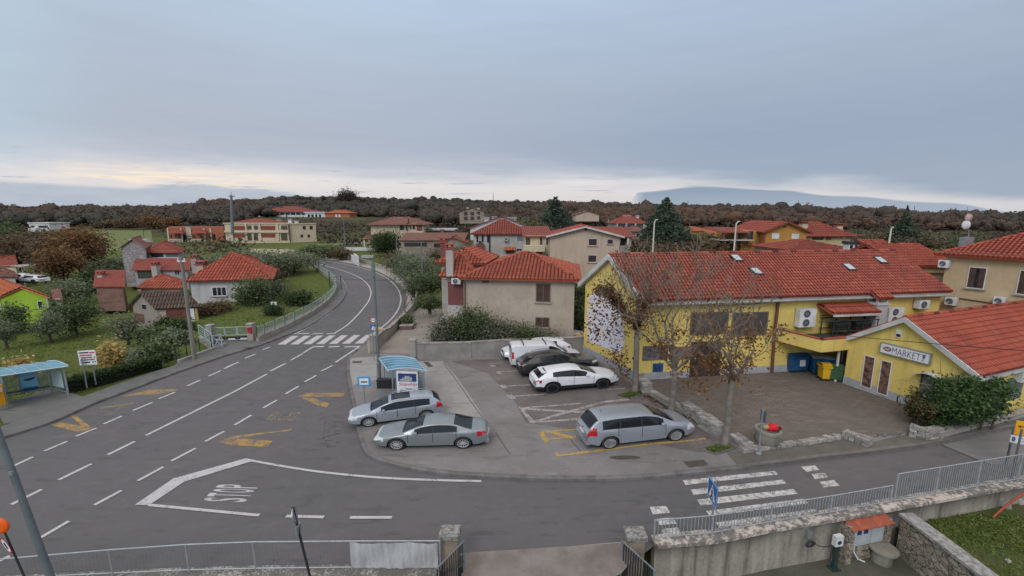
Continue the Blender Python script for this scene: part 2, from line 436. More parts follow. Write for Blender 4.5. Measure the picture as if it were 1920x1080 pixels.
POSTF=mat('frosted_poster',(0.40,0.47,0.47,1),(0.30,0.38,0.39,1),1.2,0.4)
GUTR=mat('grey_gutter',(0.30,0.29,0.28,1),(0.22,0.21,0.2,1),2,0.6)
SILVER=mat('silver_car_paint',(0.33,0.355,0.40,1),(0.315,0.34,0.385,1),1.5,0.32,metal=0.35,coat=0.5)
SILVERG=mat('grey_green_car_paint',(0.215,0.235,0.245,1),(0.205,0.225,0.234,1),1.5,0.3,metal=0.35,coat=0.6)
SILVERB=mat('pale_silver_car_paint',(0.28,0.30,0.335,1),(0.265,0.285,0.32,1),1.5,0.32,metal=0.3,coat=0.5)
CARW=mat('white_car_paint',(0.66,0.66,0.69,1),(0.63,0.63,0.66,1),1.5,0.3,coat=0.6)
CARWV=mat('white_van_paint',(0.58,0.58,0.61,1),(0.53,0.53,0.55,1),1.5,0.4,coat=0.4)
CARK=mat('black_car_paint',(0.033,0.034,0.035,1),(0.026,0.027,0.028,1),1.5,0.25,coat=0.7)
def glass_mat(name,col,rough=0.06,alpha=None):
 m,t,bs=base_mat(name)
 tc=t.new('ShaderNodeTexCoord').outputs['Object']
 n=t.noise(tc,0.9,3)
 t.put(bs.inputs['Base Color'],t.mix(t.step(n,0.4,0.62),col,tuple(x*0.5 for x in col[:3])+(1,)))
 bs.inputs['Roughness'].default_value=rough;bs.inputs['Specular IOR Level'].default_value=0.32
 if alpha is not None:
  tr=t.new('ShaderNodeBsdfTransparent');tr.inputs[0].default_value=(0.85,0.93,0.95,1)
  mx=t.new('ShaderNodeMixShader');mx.inputs[0].default_value=alpha
  t.l.new(tr.outputs[0],mx.inputs[1]);t.l.new(bs.outputs[0],mx.inputs[2])
  t.l.new(mx.outputs[0],t.n.get('Material Output').inputs[0])
 return m
CGLASS=glass_mat('car_glass',(0.012,0.014,0.018,1),0.08)
WGLASS=glass_mat('window_glass',(0.035,0.038,0.045,1),0.1)
SGLASS=glass_mat('shelter_glass',(0.16,0.24,0.28,1),0.08,0.42)
BLUEROOF=glass_mat('blue_polycarbonate',(0.075,0.225,0.34,1),0.3,0.93)
BLUEROOF2=glass_mat('pale_blue_polycarbonate',(0.13,0.28,0.35,1),0.3,0.9)
TILE=tile_mat('red_pantiles',(0.30,0.074,0.050,1),(0.40,0.125,0.082,1),(0.19,0.050,0.038,1),True)
TILE2=tile_mat('bright_red_pantiles',(0.31,0.070,0.044,1),(0.39,0.110,0.070,1),(0.21,0.050,0.035,1),True)
TILE3=tile_mat('weathered_orange_pantiles',(0.31,0.078,0.047,1),(0.41,0.125,0.075,1),(0.20,0.052,0.036,1),True)
TILEF=tile_mat('distant_pantiles',(0.255,0.064,0.045,1),(0.30,0.09,0.06,1),(0.19,0.05,0.037,1))
TILEP=tile_mat('faded_pink_pantiles',(0.22,0.098,0.074,1),(0.27,0.13,0.098,1),(0.165,0.075,0.058,1))
TILEO=tile_mat('orange_pantiles',(0.37,0.105,0.05,1),(0.42,0.135,0.068,1),(0.31,0.088,0.044,1))
TILEOLD=tile_mat('old_mossy_tiles',(0.105,0.072,0.055,1),(0.19,0.12,0.085,1),(0.055,0.044,0.037,1),True)
STONE=stone_mat('dry_stone_wall',[(0.26,0.25,0.235,1),(0.36,0.345,0.325,1),(0.19,0.175,0.165,1),(0.32,0.30,0.28,1)],5.0,(0.035,0.033,0.03,1),(1,1,2.3),0.10)
STONEB=stone_mat('yard_rubble_wall',[(0.33,0.285,0.225,1),(0.25,0.21,0.17,1),(0.40,0.345,0.27,1),(0.28,0.22,0.18,1)],5.2,(0.085,0.076,0.068,1),(1,1,1.35),0.09)
STONEL=stone_mat('lilac_stone',[(0.30,0.27,0.275,1),(0.22,0.20,0.205,1),(0.36,0.32,0.32,1)],1.6,(0.15,0.14,0.14,1),(1,1,1.6),0.06)
STONEH=stone_mat('house_stone',[(0.30,0.25,0.20,1),(0.22,0.18,0.15,1),(0.36,0.30,0.24,1)],1.6,(0.17,0.15,0.125,1),(1,1,1.6),0.06)
def paver_mat():
 m,t,bs=base_mat('brown_pavers')
 tc=t.new('ShaderNodeTexCoord').outputs['Object']
 mp=t.new('ShaderNodeMapping');t.put(mp.inputs[0],tc);mp.inputs[2].default_value=(0,0,R(9));mp.inputs[3].default_value=(1,1,1)
 br=t.new('ShaderNodeTexBrick');t.put(br.inputs['Vector'],mp.outputs[0])
 br.inputs['Color1'].default_value=(0.146,0.121,0.104,1);br.inputs['Color2'].default_value=(0.112,0.09,0.075,1)
 br.inputs['Mortar'].default_value=(0.07,0.056,0.045,1);br.inputs['Scale'].default_value=1.0
 br.inputs['Brick Width'].default_value=0.42;br.inputs['Row Height'].default_value=0.21;br.inputs['Mortar Size'].default_value=0.012
 n=t.noise(tc,0.35,6,0.65)
 col=t.mix(t.step(n,0.38,0.7,0.0,0.75),br.outputs['Color'],(0.094,0.078,0.067,1))
 n2=t.noise(tc,0.9,6,0.7,sx=(0.5,2.4,1))
 col=t.mix(t.step(n2,0.54,0.74,0.0,0.55),col,(0.20,0.16,0.13,1))
 t.put(bs.inputs['Base Color'],col);bs.inputs['Roughness'].default_value=0.85
 bump(t,bs,t.math('SUBTRACT',t.noise(tc,30,3),br.outputs['Fac']),0.4,0.015)
 return m
PAVER=paver_mat()
def ground_mat():
 m,t,bs=base_mat('grass_and_scrub_ground')
 g=t.new('ShaderNodeNewGeometry').outputs['Position']
 sp=t.new('ShaderNodeSeparateXYZ');t.put(sp.inputs[0],g)
 n=t.noise(g,0.08,6,0.6);n2=t.noise(g,0.7,6,0.7);n3=t.noise(g,7,4,0.7)
 grass=t.mix(t.step(n,0.35,0.65),(0.090,0.122,0.028,1),(0.11,0.118,0.036,1))
 grass=t.mix(t.step(n2,0.48,0.72,0.0,0.65),grass,(0.10,0.092,0.042,1))
 grass=t.mix(t.step(n3,0.3,0.75,0.0,0.5),grass,(0.03,0.045,0.012,1))
 scrub=t.mix(t.step(n2,0.35,0.65),(0.058,0.040,0.027,1),(0.040,0.035,0.020,1))
 far=t.step(sp.outputs[1],120,210)
 field=t.math('MULTIPLY',t.step(n,0.50,0.56),0.8)
 farc=t.mix(field,scrub,(0.065,0.080,0.026,1))
 t.put(bs.inputs['Base Color'],t.mix(far,grass,farc));bs.inputs['Roughness'].default_value=0.95
 bs.inputs['Specular IOR Level'].default_value=0.1
 bump(t,bs,t.math('ADD',n3,n2),0.6,0.08)
 return m
GROUND=ground_mat()
FIELDM=mat('meadow_grass',(0.105,0.135,0.038,1),(0.125,0.138,0.05,1),0.05,0.95,sx=(1,4,1))
LAWNM=mat('lawn_soil_green',(0.05,0.072,0.016,1),(0.075,0.07,0.024,1),1.2,0.95,bmp=0.5,bscale=20)
LF_GREEN=leaf_mat('dark_green_leaves',[(0,(0.018,0.026,0.012,1)),(0.5,(0.042,0.058,0.024,1)),(1,(0.088,0.105,0.048,1))])
LF_OLIVE=leaf_mat('olive_leaves',[(0,(0.035,0.045,0.026,1)),(0.5,(0.072,0.085,0.05,1)),(1,(0.115,0.128,0.085,1))])
LF_GREYB=leaf_mat('grey_green_bush_leaves',[(0,(0.024,0.027,0.018,1)),(0.45,(0.062,0.064,0.045,1)),(0.8,(0.115,0.11,0.085,1)),(1,(0.15,0.105,0.07,1))])
LF_BROWN=leaf_mat('russet_leaves',[(0,(0.032,0.026,0.017,1)),(0.5,(0.062,0.044,0.026,1)),(1,(0.098,0.066,0.038,1))])
LF_ORNG=leaf_mat('rust_orange_leaves',[(0,(0.040,0.026,0.016,1)),(0.5,(0.082,0.045,0.021,1)),(1,(0.125,0.066,0.028,1))])
LF_AUT=leaf_mat('withered_plane_leaves',[(0,(0.075,0.034,0.016,1)),(0.45,(0.17,0.075,0.024,1)),(0.8,(0.27,0.13,0.035,1)),(1,(0.34,0.20,0.05,1))],trans=0.35,gain=1.0)
LF_MAROON=leaf_mat('dark_withered_leaves',[(0,(0.06,0.032,0.025,1)),(0.55,(0.125,0.06,0.032,1)),(1,(0.27,0.14,0.045,1))],trans=0.3,gain=1.0)
LF_YELL=leaf_mat('yellow_shrub_leaves',[(0,(0.10,0.075,0.025,1)),(0.5,(0.20,0.145,0.05,1)),(1,(0.28,0.21,0.09,1))])
LF_CON=leaf_mat('cedar_needles',[(0,(0.010,0.018,0.012,1)),(0.5,(0.024,0.036,0.024,1)),(1,(0.055,0.070,0.046,1))],trans=0.1)
LF_WOOD=leaf_mat('autumn_wood_crowns',[(0,(0.024,0.030,0.017,1)),(0.3,(0.036,0.031,0.024,1)),(0.6,(0.046,0.033,0.025,1)),(0.85,(0.060,0.036,0.024,1)),(1,(0.085,0.040,0.020,1))],var=0.14,trans=0.2,gain=1.42)
LF_HEDGE=leaf_mat('clipped_hedge_leaves',[(0,(0.008,0.014,0.006,1)),(0.5,(0.020,0.033,0.011,1)),(1,(0.045,0.065,0.022,1))])
LF_GRASS=leaf_mat('grass_blades',[(0,(0.032,0.05,0.010,1)),(0.5,(0.062,0.085,0.018,1)),(1,(0.11,0.11,0.04,1))])
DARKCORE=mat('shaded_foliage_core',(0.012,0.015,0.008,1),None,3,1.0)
def cards(P,size,seed,up=0.25,aspect=0.55,tint=None):
 0
 rg=np.random.default_rng(seed)
 n=len(P)
 a=rg.normal(size=(n,3));a[:,2]*=0.7;a/=np.linalg.norm(a,axis=1)[:,None]
 b=rg.normal(size=(n,3));b-=a*(a*b).sum(1)[:,None];b/=np.linalg.norm(b,axis=1)[:,None]
 s=(size*rg.uniform(0.6,1.35,n))[:,None]
 V=np.empty((n,4,3))
 V[:,0]=P-a*s*0.5;V[:,1]=P+b*s*0.5*aspect+a*s*0.05
 V[:,2]=P+a*s*0.5;V[:,3]=P-b*s*0.5*aspect+a*s*0.05
 F=np.arange(n*4).reshape(n,4)
 if tint is None:tint=rg.uniform(0,1,n)
 return V.reshape(-1,3),F,np.repeat(tint,4)
def blob_points(c,rad,n,seed,clumps=14,shell=0.55,flat=None,tight=0.30):
 0
 rg=np.random.default_rng(seed)
 d=rg.normal(size=(clumps,3));d/=np.linalg.norm(d,axis=1)[:,None]
 if flat is not None:d[:,2]=np.where(d[:,2]<flat,-d[:,2]*0.5,d[:,2])
 k=d*rg.uniform(shell,0.9,clumps)[:,None]
 w=rg.uniform(0.6,1.4,clumps);w/=w.sum()
 ci=rg.choice(clumps,n,p=w)
 q=k[ci]+rg.normal(size=(n,3))*tight*rg.uniform(0.6,1.15,clumps)[ci][:,None]
 if flat is not None:q[:,2]=np.maximum(q[:,2],flat-0.05*rg.random(n))
 P=np.array(c)+q*np.array(rad)
 ct=rg.uniform(-0.22,0.22,clumps)[ci]
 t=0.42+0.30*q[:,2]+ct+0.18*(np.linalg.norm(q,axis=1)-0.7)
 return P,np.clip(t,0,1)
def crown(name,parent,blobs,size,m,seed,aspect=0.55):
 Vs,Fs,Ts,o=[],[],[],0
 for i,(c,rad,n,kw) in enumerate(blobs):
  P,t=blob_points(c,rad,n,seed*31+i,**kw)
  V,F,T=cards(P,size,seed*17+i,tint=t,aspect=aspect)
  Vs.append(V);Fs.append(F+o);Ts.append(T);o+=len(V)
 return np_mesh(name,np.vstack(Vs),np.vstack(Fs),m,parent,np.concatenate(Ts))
def bush(name,label,cat,base,rad,n,m,seed,size=0.14,group=None,stem=True,clumps=16,top=None):
 base=Vector(base)
 t=thing(name,label,cat,base,0,group)
 c=(base.x,base.y,base.z+rad[2]*0.75)
 crown('foliage',t,[(c,rad,int(n*1.25),dict(clumps=clumps+8,flat=-0.75,tight=0.36,shell=.35))],size*1.55,m,seed)
 mb=MB();rg=random.Random(seed)
 for k in range(5):
  a=rg.uniform(0,6.28);q=Vector((math.cos(a)*rad[0]*.5,math.sin(a)*rad[1]*.5,rad[2]*1.0))
  mb.tube([base+Vector((math.cos(a)*.08,math.sin(a)*.08,-0.05)),base+q*0.5+Vector((0,0,.1)),base+q],[0.04,0.03,0.012],5)
 mb.build('stem',BARKD,t)
 return t
def simple_tree(name,label,cat,base,height,rad,n,m,seed,size=0.3,trunk_h=0.35,group=None,clumps=18,tr=0.16,shell=.5):
 base=Vector(base);t=thing(name,label,cat,base,0,group)
 mb=MB();rg=random.Random(seed)
 cz=height-rad[2]
 top=base+Vector((0,0,cz))
 mb.tube([base+Vector((0,0,-.3)),base+Vector((rg.uniform(-.2,.2),0,height*trunk_h)),top+Vector((0,0,rad[2]*.5))],[tr*1.3,tr,tr*.3],7)
 for k in range(9):
  a=rg.uniform(0,6.28);e=rg.uniform(-0.1,0.8)
  q=Vector((math.cos(a)*rad[0]*.75,math.sin(a)*rad[1]*.75,cz-height*trunk_h+rad[2]*e))
  s0=base+Vector((0,0,height*trunk_h*rg.uniform(.8,1.1)))
  mb.tube([s0,s0+q*.5+Vector((0,0,.3)),s0+q],[tr*.5,tr*.32,tr*.1],5)
 mb.build('trunk',BARKD,t)
 crown('crown',t,[((base.x,base.y,base.z+cz),rad,int(n*1.25),dict(clumps=clumps+6,shell=shell*.8,tight=.32))],size*1.3,m,seed)
 return t
def conifer(label,base,height,rad,seed,n=5200,size=0.5,name='cedar_tree',tip=0.0,group=None,levels=15,bulge=.72):
 base=Vector(base);t=thing(name,label,'tree',base,0,group)
 rg=np.random.default_rng(seed);mb=MB()
 mb.tube([base+Vector((0,0,-.4)),base+Vector((0,0,height*.5)),base+Vector((0.1,0,height*.99))],[height*.026,height*.017,.03],7)
 P=[];T=[]
 for lv in range(levels):
  f=(lv+.5)/levels
  z=height*(0.10+0.88*f)
  r=rad*(1-f)**bulge*(1.0 if lv%2 else .9)
  nb=max(4,int(9*(1-f)+3))
  for b in range(nb):
   a=2*math.pi*(b+rg.random())/nb
   rr=r*rg.uniform(.62,1.12);droop=-0.10*rr+rg.uniform(-.3,.3)
   tipv=base+Vector((math.cos(a)*rr,math.sin(a)*rr,z+droop))
   mid=base+Vector((math.cos(a)*rr*.5,math.sin(a)*rr*.5,z+.10*rr))
   mb.tube([base+Vector((0,0,z)),mid,tipv],[height*.006,height*.004,.02],4,False)
   k=max(10,int(n/(levels*8)*(0.3+rr/rad)))
   u=rg.uniform(0.12,1.05,k)**.7
   side=rg.normal(size=k)*(.10+.17*u)*rr*.8
   ax=np.array([math.cos(a),math.sin(a)]);ay=np.array([-ax[1],ax[0]])
   xy=u[:,None]*rr*ax+side[:,None]*ay
   zz=z+droop*u**2+.10*rr*np.sin(u*3.1)+rg.normal(size=k)*.10*(1+rad*.04)-np.abs(side)*.15
   P.append(np.c_[base.x+xy[:,0],base.y+xy[:,1],base.z+zz])
   T.append(np.clip(.30+.5*u-.35+rg.uniform(-.12,.25)+.22*rg.random(k)+(zz-z)*.35,0,1))
 mb.build('trunk',BARKD,t)
 P=np.vstack(P);V,F,TT=cards(P,size,seed+5,tint=np.concatenate(T),aspect=.38)
 np_mesh('crown',V,F,LF_CON,t,TT)
 return t
def stain_mat():
 m,t,bs=base_mat('drip_stained_render')
 tc=t.new('ShaderNodeTexCoord').outputs['Object']
 s1=t.noise(tc,1.0,6,0.6,sx=(2.6,2.6,0.16));s2=t.noise(tc,1.0,4,0.6,sx=(0.5,0.5,0.8));f=t.noise(tc,9,5,0.7)
 k=t.math('ADD',t.math('MULTIPLY',s1,0.72),t.math('MULTIPLY',s2,0.28))
 col=t.ramp(k,[(0.30,(0.095,0.088,0.07,1)),(0.43,(0.13,0.12,0.098,1)),(0.49,(0.24,0.215,0.18,1)),(0.56,(0.265,0.24,0.205,1)),(0.62,(0.33,0.30,0.255,1)),(0.70,(0.27,0.245,0.21,1))])
 sp=t.new('ShaderNodeSeparateXYZ');t.put(sp.inputs[0],tc)
 col=t.mix(t.math('MULTIPLY',t.step(sp.outputs[2],-0.5,0.1),t.step(s2,0.35,0.6)),col,(0.075,0.07,0.055,1))
 col=t.mix(t.step(f,0.4,0.75,0,0.4),col,(0.09,0.082,0.066,1))
 t.put(bs.inputs['Base Color'],col);bs.inputs['Roughness'].default_value=0.92;bs.inputs['Specular IOR Level'].default_value=0.15
 bump(t,bs,t.math('ADD',f,s1),0.4,0.02)
 return m
STAIN=stain_mat()
cam_d=bpy.data.cameras.new('camera');cam=bpy.data.objects.new('camera',cam_d);COL.objects.link(cam)
cam.location=(0,0,CAMH);cam.rotation_euler=(R(90)-PITCH,0,0)
cam_d.sensor_width=36;cam_d.lens=36*FPX/1920;cam_d.clip_end=6000;cam_d.clip_start=0.1
S.camera=cam
S.view_settings.view_transform='Standard';S.view_settings.look='None';S.view_settings.exposure=0
S.render.engine='CYCLES'
S.cycles.max_bounces=5;S.cycles.diffuse_bounces=3;S.cycles.glossy_bounces=2;S.cycles.transparent_max_bounces=6
S.cycles.use_denoising=True
sun_d=bpy.data.lights.new('sun','SUN');sun_d.energy=1.25;sun_d.angle=R(24);sun_d.color=(1.0,0.955,0.90)
sun=bpy.data.objects.new('sun',sun_d);COL.objects.link(sun)
SUN_EL,SUN_AZ=R(40),R(205)
sdir=Vector((math.sin(SUN_AZ)*math.cos(SUN_EL),math.cos(SUN_AZ)*math.cos(SUN_EL),math.sin(SUN_EL)))
sun.rotation_euler=sdir.to_track_quat('Z','Y').to_euler();sun.location=(0,-30,60)
W=bpy.data.worlds.new('World');S.world=W;W.use_nodes=True
t=NT(W.node_tree);bg=t.n.get('Background')
dirv=t.new('ShaderNodeTexCoord').outputs['Generated']
sp=t.new('ShaderNodeSeparateXYZ');t.put(sp.inputs[0],dirv)
dx,dy,dz=sp.outputs
el=t.math('MULTIPLY',t.math('ARCSINE',dz),57.2958)
yy=t.math('MAXIMUM',dy,0.03)
az=t.math('ADD',t.math('MULTIPLY',t.math('DIVIDE',dx,yy),0.4227),0.5,clamp=False)
azc=t.math('MINIMUM',t.math('MAXIMUM',az,0.0),1.0)
def fcurve(pts,lo,hi):
 0
 st=[(p,((v-lo)/(hi-lo),)*3+(1,)) for p,v in pts]
 r=t.ramp(azc,st,'B_SPLINE' if len(pts)<4 else 'EASE')
 return t.math('ADD',t.math('MULTIPLY',r,hi-lo),lo)
cv=t.new('ShaderNodeCombineXYZ');t.put(cv.inputs[0],t.math('MULTIPLY',az,6.0));t.put(cv.inputs[1],t.math('MULTIPLY',el,0.42))
c1=t.noise(cv.outputs[0],0.8,6,0.6);c2=t.noise(cv.outputs[0],2.6,7,0.62)
cw=t.new('ShaderNodeCombineXYZ');t.put(cw.inputs[0],t.math('MULTIPLY',az,16.0));t.put(cw.inputs[1],t.math('MULTIPLY',el,2.4))
c3=t.noise(cw.outputs[0],1.0,6,0.6)
eln=t.math('MULTIPLY',el,1/90.0)
upl=t.ramp(eln,[(0.0,lin(198,198,206)),(0.055,lin(186,191,202)),(0.10,lin(176,184,198)),(0.17,lin(178,190,206)),(0.27,lin(186,205,225)),(0.36,(0.70,0.76,0.82,1)),(0.55,(1.0,0.95,0.94,1)),(1.0,(1.08,0.99,0.96,1))])
upr=t.ramp(eln,[(0.0,lin(160,173,190)),(0.055,lin(153,167,186)),(0.10,lin(152,166,187)),(0.17,lin(166,179,198)),(0.27,lin(177,195,217)),(0.36,(0.68,0.74,0.81,1)),(0.55,(1.0,0.95,0.94,1)),(1.0,(1.08,0.99,0.96,1))])
up=t.mix(t.step(azc,0.25,0.75),upl,upr)
up=t.mix(t.step(azc,0.0,0.16,0.45,0.0),up,lin(188,212,226))
up=t.mix(t.step(c1,0.40,0.75,0.0,0.16),up,lin(152,162,180))
up=t.mix(t.step(c2,0.45,0.8,0.0,0.05),up,lin(196,206,216))
edge=fcurve([(0.0,6.4),(0.3,6.9),(0.47,6.9),(0.62,5.6),(0.78,4.0),(1.0,1.6)],0,10)
rr=t.math('DIVIDE',el,edge)
rrn=t.math('ADD',rr,t.math('MULTIPLY',t.math('SUBTRACT',c1,0.5),0.9))
rrn=t.math('ADD',rrn,t.math('MULTIPLY',t.math('SUBTRACT',c2,0.5),0.28))
bandm=t.step(rrn,0.45,1.15,1.0,0.0)
bandc=t.ramp(t.math('MULTIPLY',el,0.1),[(0.0,lin(206,206,212)),(0.28,lin(222,217,217)),(0.42,lin(228,224,224)),(0.62,lin(205,205,212)),(0.9,lin(188,194,205))])
sky=t.mix(t.math('MULTIPLY',bandm,0.95),up,bandc)
hot=t.math('MULTIPLY',t.step(el,2.6,3.6),t.step(el,3.9,5.4,1.0,0.0))
hot=t.math('MULTIPLY',hot,t.math('MULTIPLY',t.step(azc,0.02,0.13),t.step(azc,0.17,0.36,1.0,0.0)))
hot=t.math('MULTIPLY',hot,t.step(c3,0.38,0.62))
sky=t.mix(hot,sky,lin(255,233,206))
wis=t.math('MULTIPLY',t.step(c3,0.57,0.68),t.math('MULTIPLY',t.step(el,1.8,3.0),t.step(el,4.4,6.6,1.0,0.0)))
sky=t.mix(t.math('MULTIPLY',wis,0.6),sky,lin(160,168,184))
bl=fcurve([(0.0,2.9),(0.13,2.7),(0.18,3.3),(0.24,3.1),(0.32,2.3),(0.36,0.2)],0,5)
bln=t.math('ADD',bl,t.math('MULTIPLY',t.math('SUBTRACT',t.noise(cw.outputs[0],1.3,6,0.65),0.5),t.step(azc,0.10,0.2,0.35,2.2)))
ml=t.step(t.math('SUBTRACT',bln,el),-0.15,0.3)
ml=t.math('MULTIPLY',ml,t.step(azc,0.28,0.40,1.0,0.0))
sky=t.mix(t.math('MULTIPLY',ml,0.75),sky,t.mix(t.step(c2,0.35,0.7),lin(160,176,193),lin(175,187,201)))
br=fcurve([(0.608,0.0),(0.622,2.85),(0.68,3.4),(0.76,2.75),(0.815,2.0),(0.92,1.15),(1.0,0.15)],0,5)
brn=t.math('ADD',br,t.math('MULTIPLY',t.math('SUBTRACT',c3,0.5),0.25))
mr=t.math('MULTIPLY',t.step(t.math('SUBTRACT',brn,el),-0.08,0.16),t.step(azc,0.612,0.63))
sky=t.mix(t.math('MULTIPLY',mr,0.95),sky,t.mix(t.step(el,0.5,3.2),lin(158,171,188),lin(136,154,176)))
sky=t.mix(t.step(el,-1.5,0.0,1.0,0.0),sky,(0.10,0.09,0.08,1))
nis=t.new('ShaderNodeTexSky',sky_type='NISHITA');nis.sun_disc=False;nis.sun_elevation=SUN_EL;nis.sun_rotation=SUN_AZ
vs=t.new('ShaderNodeVectorMath',operation='SCALE');t.put(vs.inputs[0],nis.outputs[0]);vs.inputs['Scale'].default_value=0.004
fin=t.mix(1.0,sky,vs.outputs[0],'ADD')
bk=t.step(dy,0.05,-0.55,1.0,1.75)
sb=t.new('ShaderNodeVectorMath',operation='SCALE');t.put(sb.inputs[0],fin);t.put(sb.inputs['Scale'],bk);fin=sb.outputs[0]
t.put(bg.inputs[0],fin);bg.inputs[1].default_value=1.0
PXC=[-500,0,300,430,560,760,960,1130,1300,1500,1640,1760,1920,2500]
YC=[20,60,110,170,300,450,650,900]
RIDGE=[397,397,395,384,376,381,386,389,393,396,402,408,413,417]
PY300=[412,412,410,407,406,408,409,409,411,414,417,419,421,421]
ZT=[[0]*14,
 [-1.5,-1.5,-0.8,0,0,0,0,0,0,0,0,0,0,0],
 [-3,-3,-2.2,-.4,0,0,0,0,0,0,0,0,0,0],
 [1.5,1.5,1.0,1.0,1.2,1.2,1.0,.6,.3,0,-.4,-.8,-1,-1],
 [HZ(300,p) for p in PY300],
 [HZ(450,lerp(a,b,.55)) for a,b in zip(PY300,RIDGE)],
 [HZ(650,p) for p in RIDGE],
 [HZ(650,p)+2 for p in RIDGE]]
def _loc(v,arr):
 if v<=arr[0]:return 0,0.0
 for i in range(len(arr)-1):
  if v<=arr[i+1]:return i,(v-arr[i])/(arr[i+1]-arr[i])
 return len(arr)-2,1.0
def terrain(x,y):
 if y<16.2:return -1.45
 px=960+FPX*x/(y*_c+CAMH*_s)
 i,a=_loc(px,PXC);j,b=_loc(y,YC)
 a=a*a*(3-2*a);b2=b*b*(3-2*b) if j>2 else b
 z=lerp(lerp(ZT[j][i],ZT[j][i+1],a),lerp(ZT[j+1][i],ZT[j+1][i+1],a),b2)
 if y<62 and px<330:
  xl=lerp(-21.5,-17.0,(y-16.7)/13.4) if y<30 else lerp(-17.0,-20,(y-30)/30)
  z=-1.5*sstep(3.5,15,xl-x)*sstep(340,230,px)
 return z-0.05
xs_=sorted(set([-2500,-1600,-1100,-800]+list(range(-640,641,20))+[x*2.0 for x in range(-40,31)]+[800,1100,1600,2500]))
ys_=[-60,-5,8,15.9,16.4]+[17+1.5*k for k in range(36)]+[72+4*k for k in range(16)]+[140+12*k for k in range(46)]+[720,800,900,1300,2200,4000]
V=[];F=[]
for y in ys_:
 for x in xs_:V.append((x,y,terrain(x,y)))
nx=len(xs_)
for j in range(len(ys_)-1):
 for i in range(nx-1):
  k=j*nx+i;F.append((k,k+1,k+nx+1,k+nx))
tag(np_mesh('ground',V,F,GROUND,smooth=True),kind='structure')
def zone(name,pts,z0,z1,m,**kw):
 mb=MB();mb.prism([(p[0],p[1]) for p in pts],z0,z1)
 return tag(mb.build(name,m),kind='structure')
def sheet(name,pts,z,m):
 mb=MB();mb.poly([(p[0],p[1],z) for p in pts]);o=mb.build(name,m)
 return tag(o,kind='structure')
def smooth_line(pp,n=6):
 0
 pp=[Vector(p) for p in pp];out=[]
 for i in range(len(pp)-1):
  p0=pp[max(i-1,0)];p1=pp[i];p2=pp[i+1];p3=pp[min(i+2,len(pp)-1)]
  for k in range(n):
   u=k/n
   out.append(0.5*((2*p1)+(p2-p0)*u+(2*p0-5*p1+4*p2-p3)*u*u+(3*p1-p0-3*p2+p3)*u**3))
 out.append(pp[-1]);return out
def strip_mesh(mb,a,b,z):
 0
 ia=[mb.vert((p[0],p[1],z)) for p in a];ib=[mb.vert((p[0],p[1],z)) for p in b]
 for k in range(len(a)-1):mb.face([ia[k],ia[k+1],ib[k+1],ib[k]])
def offset(line,d):
 out=[]
 for i,p in enumerate(line):
  t_=(line[min(i+1,len(line)-1)]-line[max(i-1,0)]);t_=Vector((t_[0],t_[1])).normalized()
  out.append(Vector((p[0]-t_.y*d,p[1]+t_.x*d,0)))
 return out
def kerb(name,line,w,z1,z0=-0.1):
 0
 a=line;b=offset(line,w);mb=MB()
 n=len(a);e=0.03
 def row(l,z):return [mb.vert((p[0],p[1],z)) for p in l]
 a2=offset(line,e if w>0 else -e)
 r0=row(a,z0);r1=row(a,z1-e);r2=row(a2,z1);r3=row(b,z1)
 for k in range(n-1):
  mb.face([r0[k],r0[k+1],r1[k+1],r1[k]]);mb.face([r1[k],r1[k+1],r2[k+1],r2[k]]);mb.face([r2[k],r2[k+1],r3[k+1],r3[k]])
 return tag(mb.build(name,KERB),kind='structure')
ZL=0.12
ZP=0.22
bend_out=[G(*p) for p in [(560,483.5),(590,485),(640,492),(696,506),(730,522),(751,539),(760,556),(759,574),(749,592),(731,609),(711,625),(690,642),(668,659)]]
lot_edge=[G(*p) for p in [(656,669),(650,686),(652,715),(660,755),(666,790),(672,817),(680,843),(690,856),(704,864),(722,870),(752,878),(790,886),(850,893.5),(920,898),(980,900.5),(1062,902.5),(1147,902),(1225,898),(1275,893),(1370,884),(1440,875),(1540,862),(1627,852),(1705,842),(1765,833),(1865,812),(1925,799),(2060,770),(2300,735)]]
right_edge=smooth_line(bend_out+lot_edge,4)
left_in=[G(*p) for p in [(546,486),(575,488),(602,501),(630,517),(645,530),(650,547),(641,566),(616,588),(581,612),(535,631),(490,648),(425,668),(375,685),(325,703),(275,722),(225,741),(175,760),(125,783),(75,802),(5,824),(-60,846),(-250,905)]]
left_edge=smooth_line(left_in,4)
wallline=[G(-500,1128),G(-200,1102),G(0,1086),G(212,1075),G(355,1070),G(480,1066),G(657,1064),G(830,1062),G(1190,1040),G(1225,1012),G(1340,1002),G(1440,980),G(1560,962),G(1680,940),G(1800,920),G(1920,900),G(2300,850),G(2900,800)]
zc=.20;zl_=.10
rw_pts=[G(1226,1012,zc),G(1340,1002,zc),G(1440,982,zc),G(1560,963,zc),G(1680,941,zc),G(1800,920,zc),G(1925,898,zc),G(2200,860,zc)]
lf=[G(-260,1105,zl_),G(0,1088,zl_),G(212,1078,zl_),G(355,1072,zl_),G(480,1069,zl_),G(660,1067,zl_),G(826,1067,zl_)]
road=[Vector((p[0],p[1])) for p in right_edge]+[Vector((p[0],p[1])) for p in reversed(rw_pts)]+[G(1190,1052),G(872,1062)]+[Vector((p[0],p[1])) for p in reversed(lf)]+[Vector((p[0],p[1])) for p in reversed(left_edge)]
def tri_poly(name,pts,z,m):
 0
 from mathutils.geometry import tessellate_polygon
 P=[Vector((p[0],p[1],z)) for p in pts]
 mb=MB();idx=[mb.vert(p) for p in P]
 for f in tessellate_polygon([P]):mb.face([idx[i] for i in f])
 o=mb.build(name,m)
 for pl in o.data.polygons:
  if pl.normal.z<0:pl.flip()
 return tag(o,kind='structure')
tri_poly('road',road,0.0,ASPH)
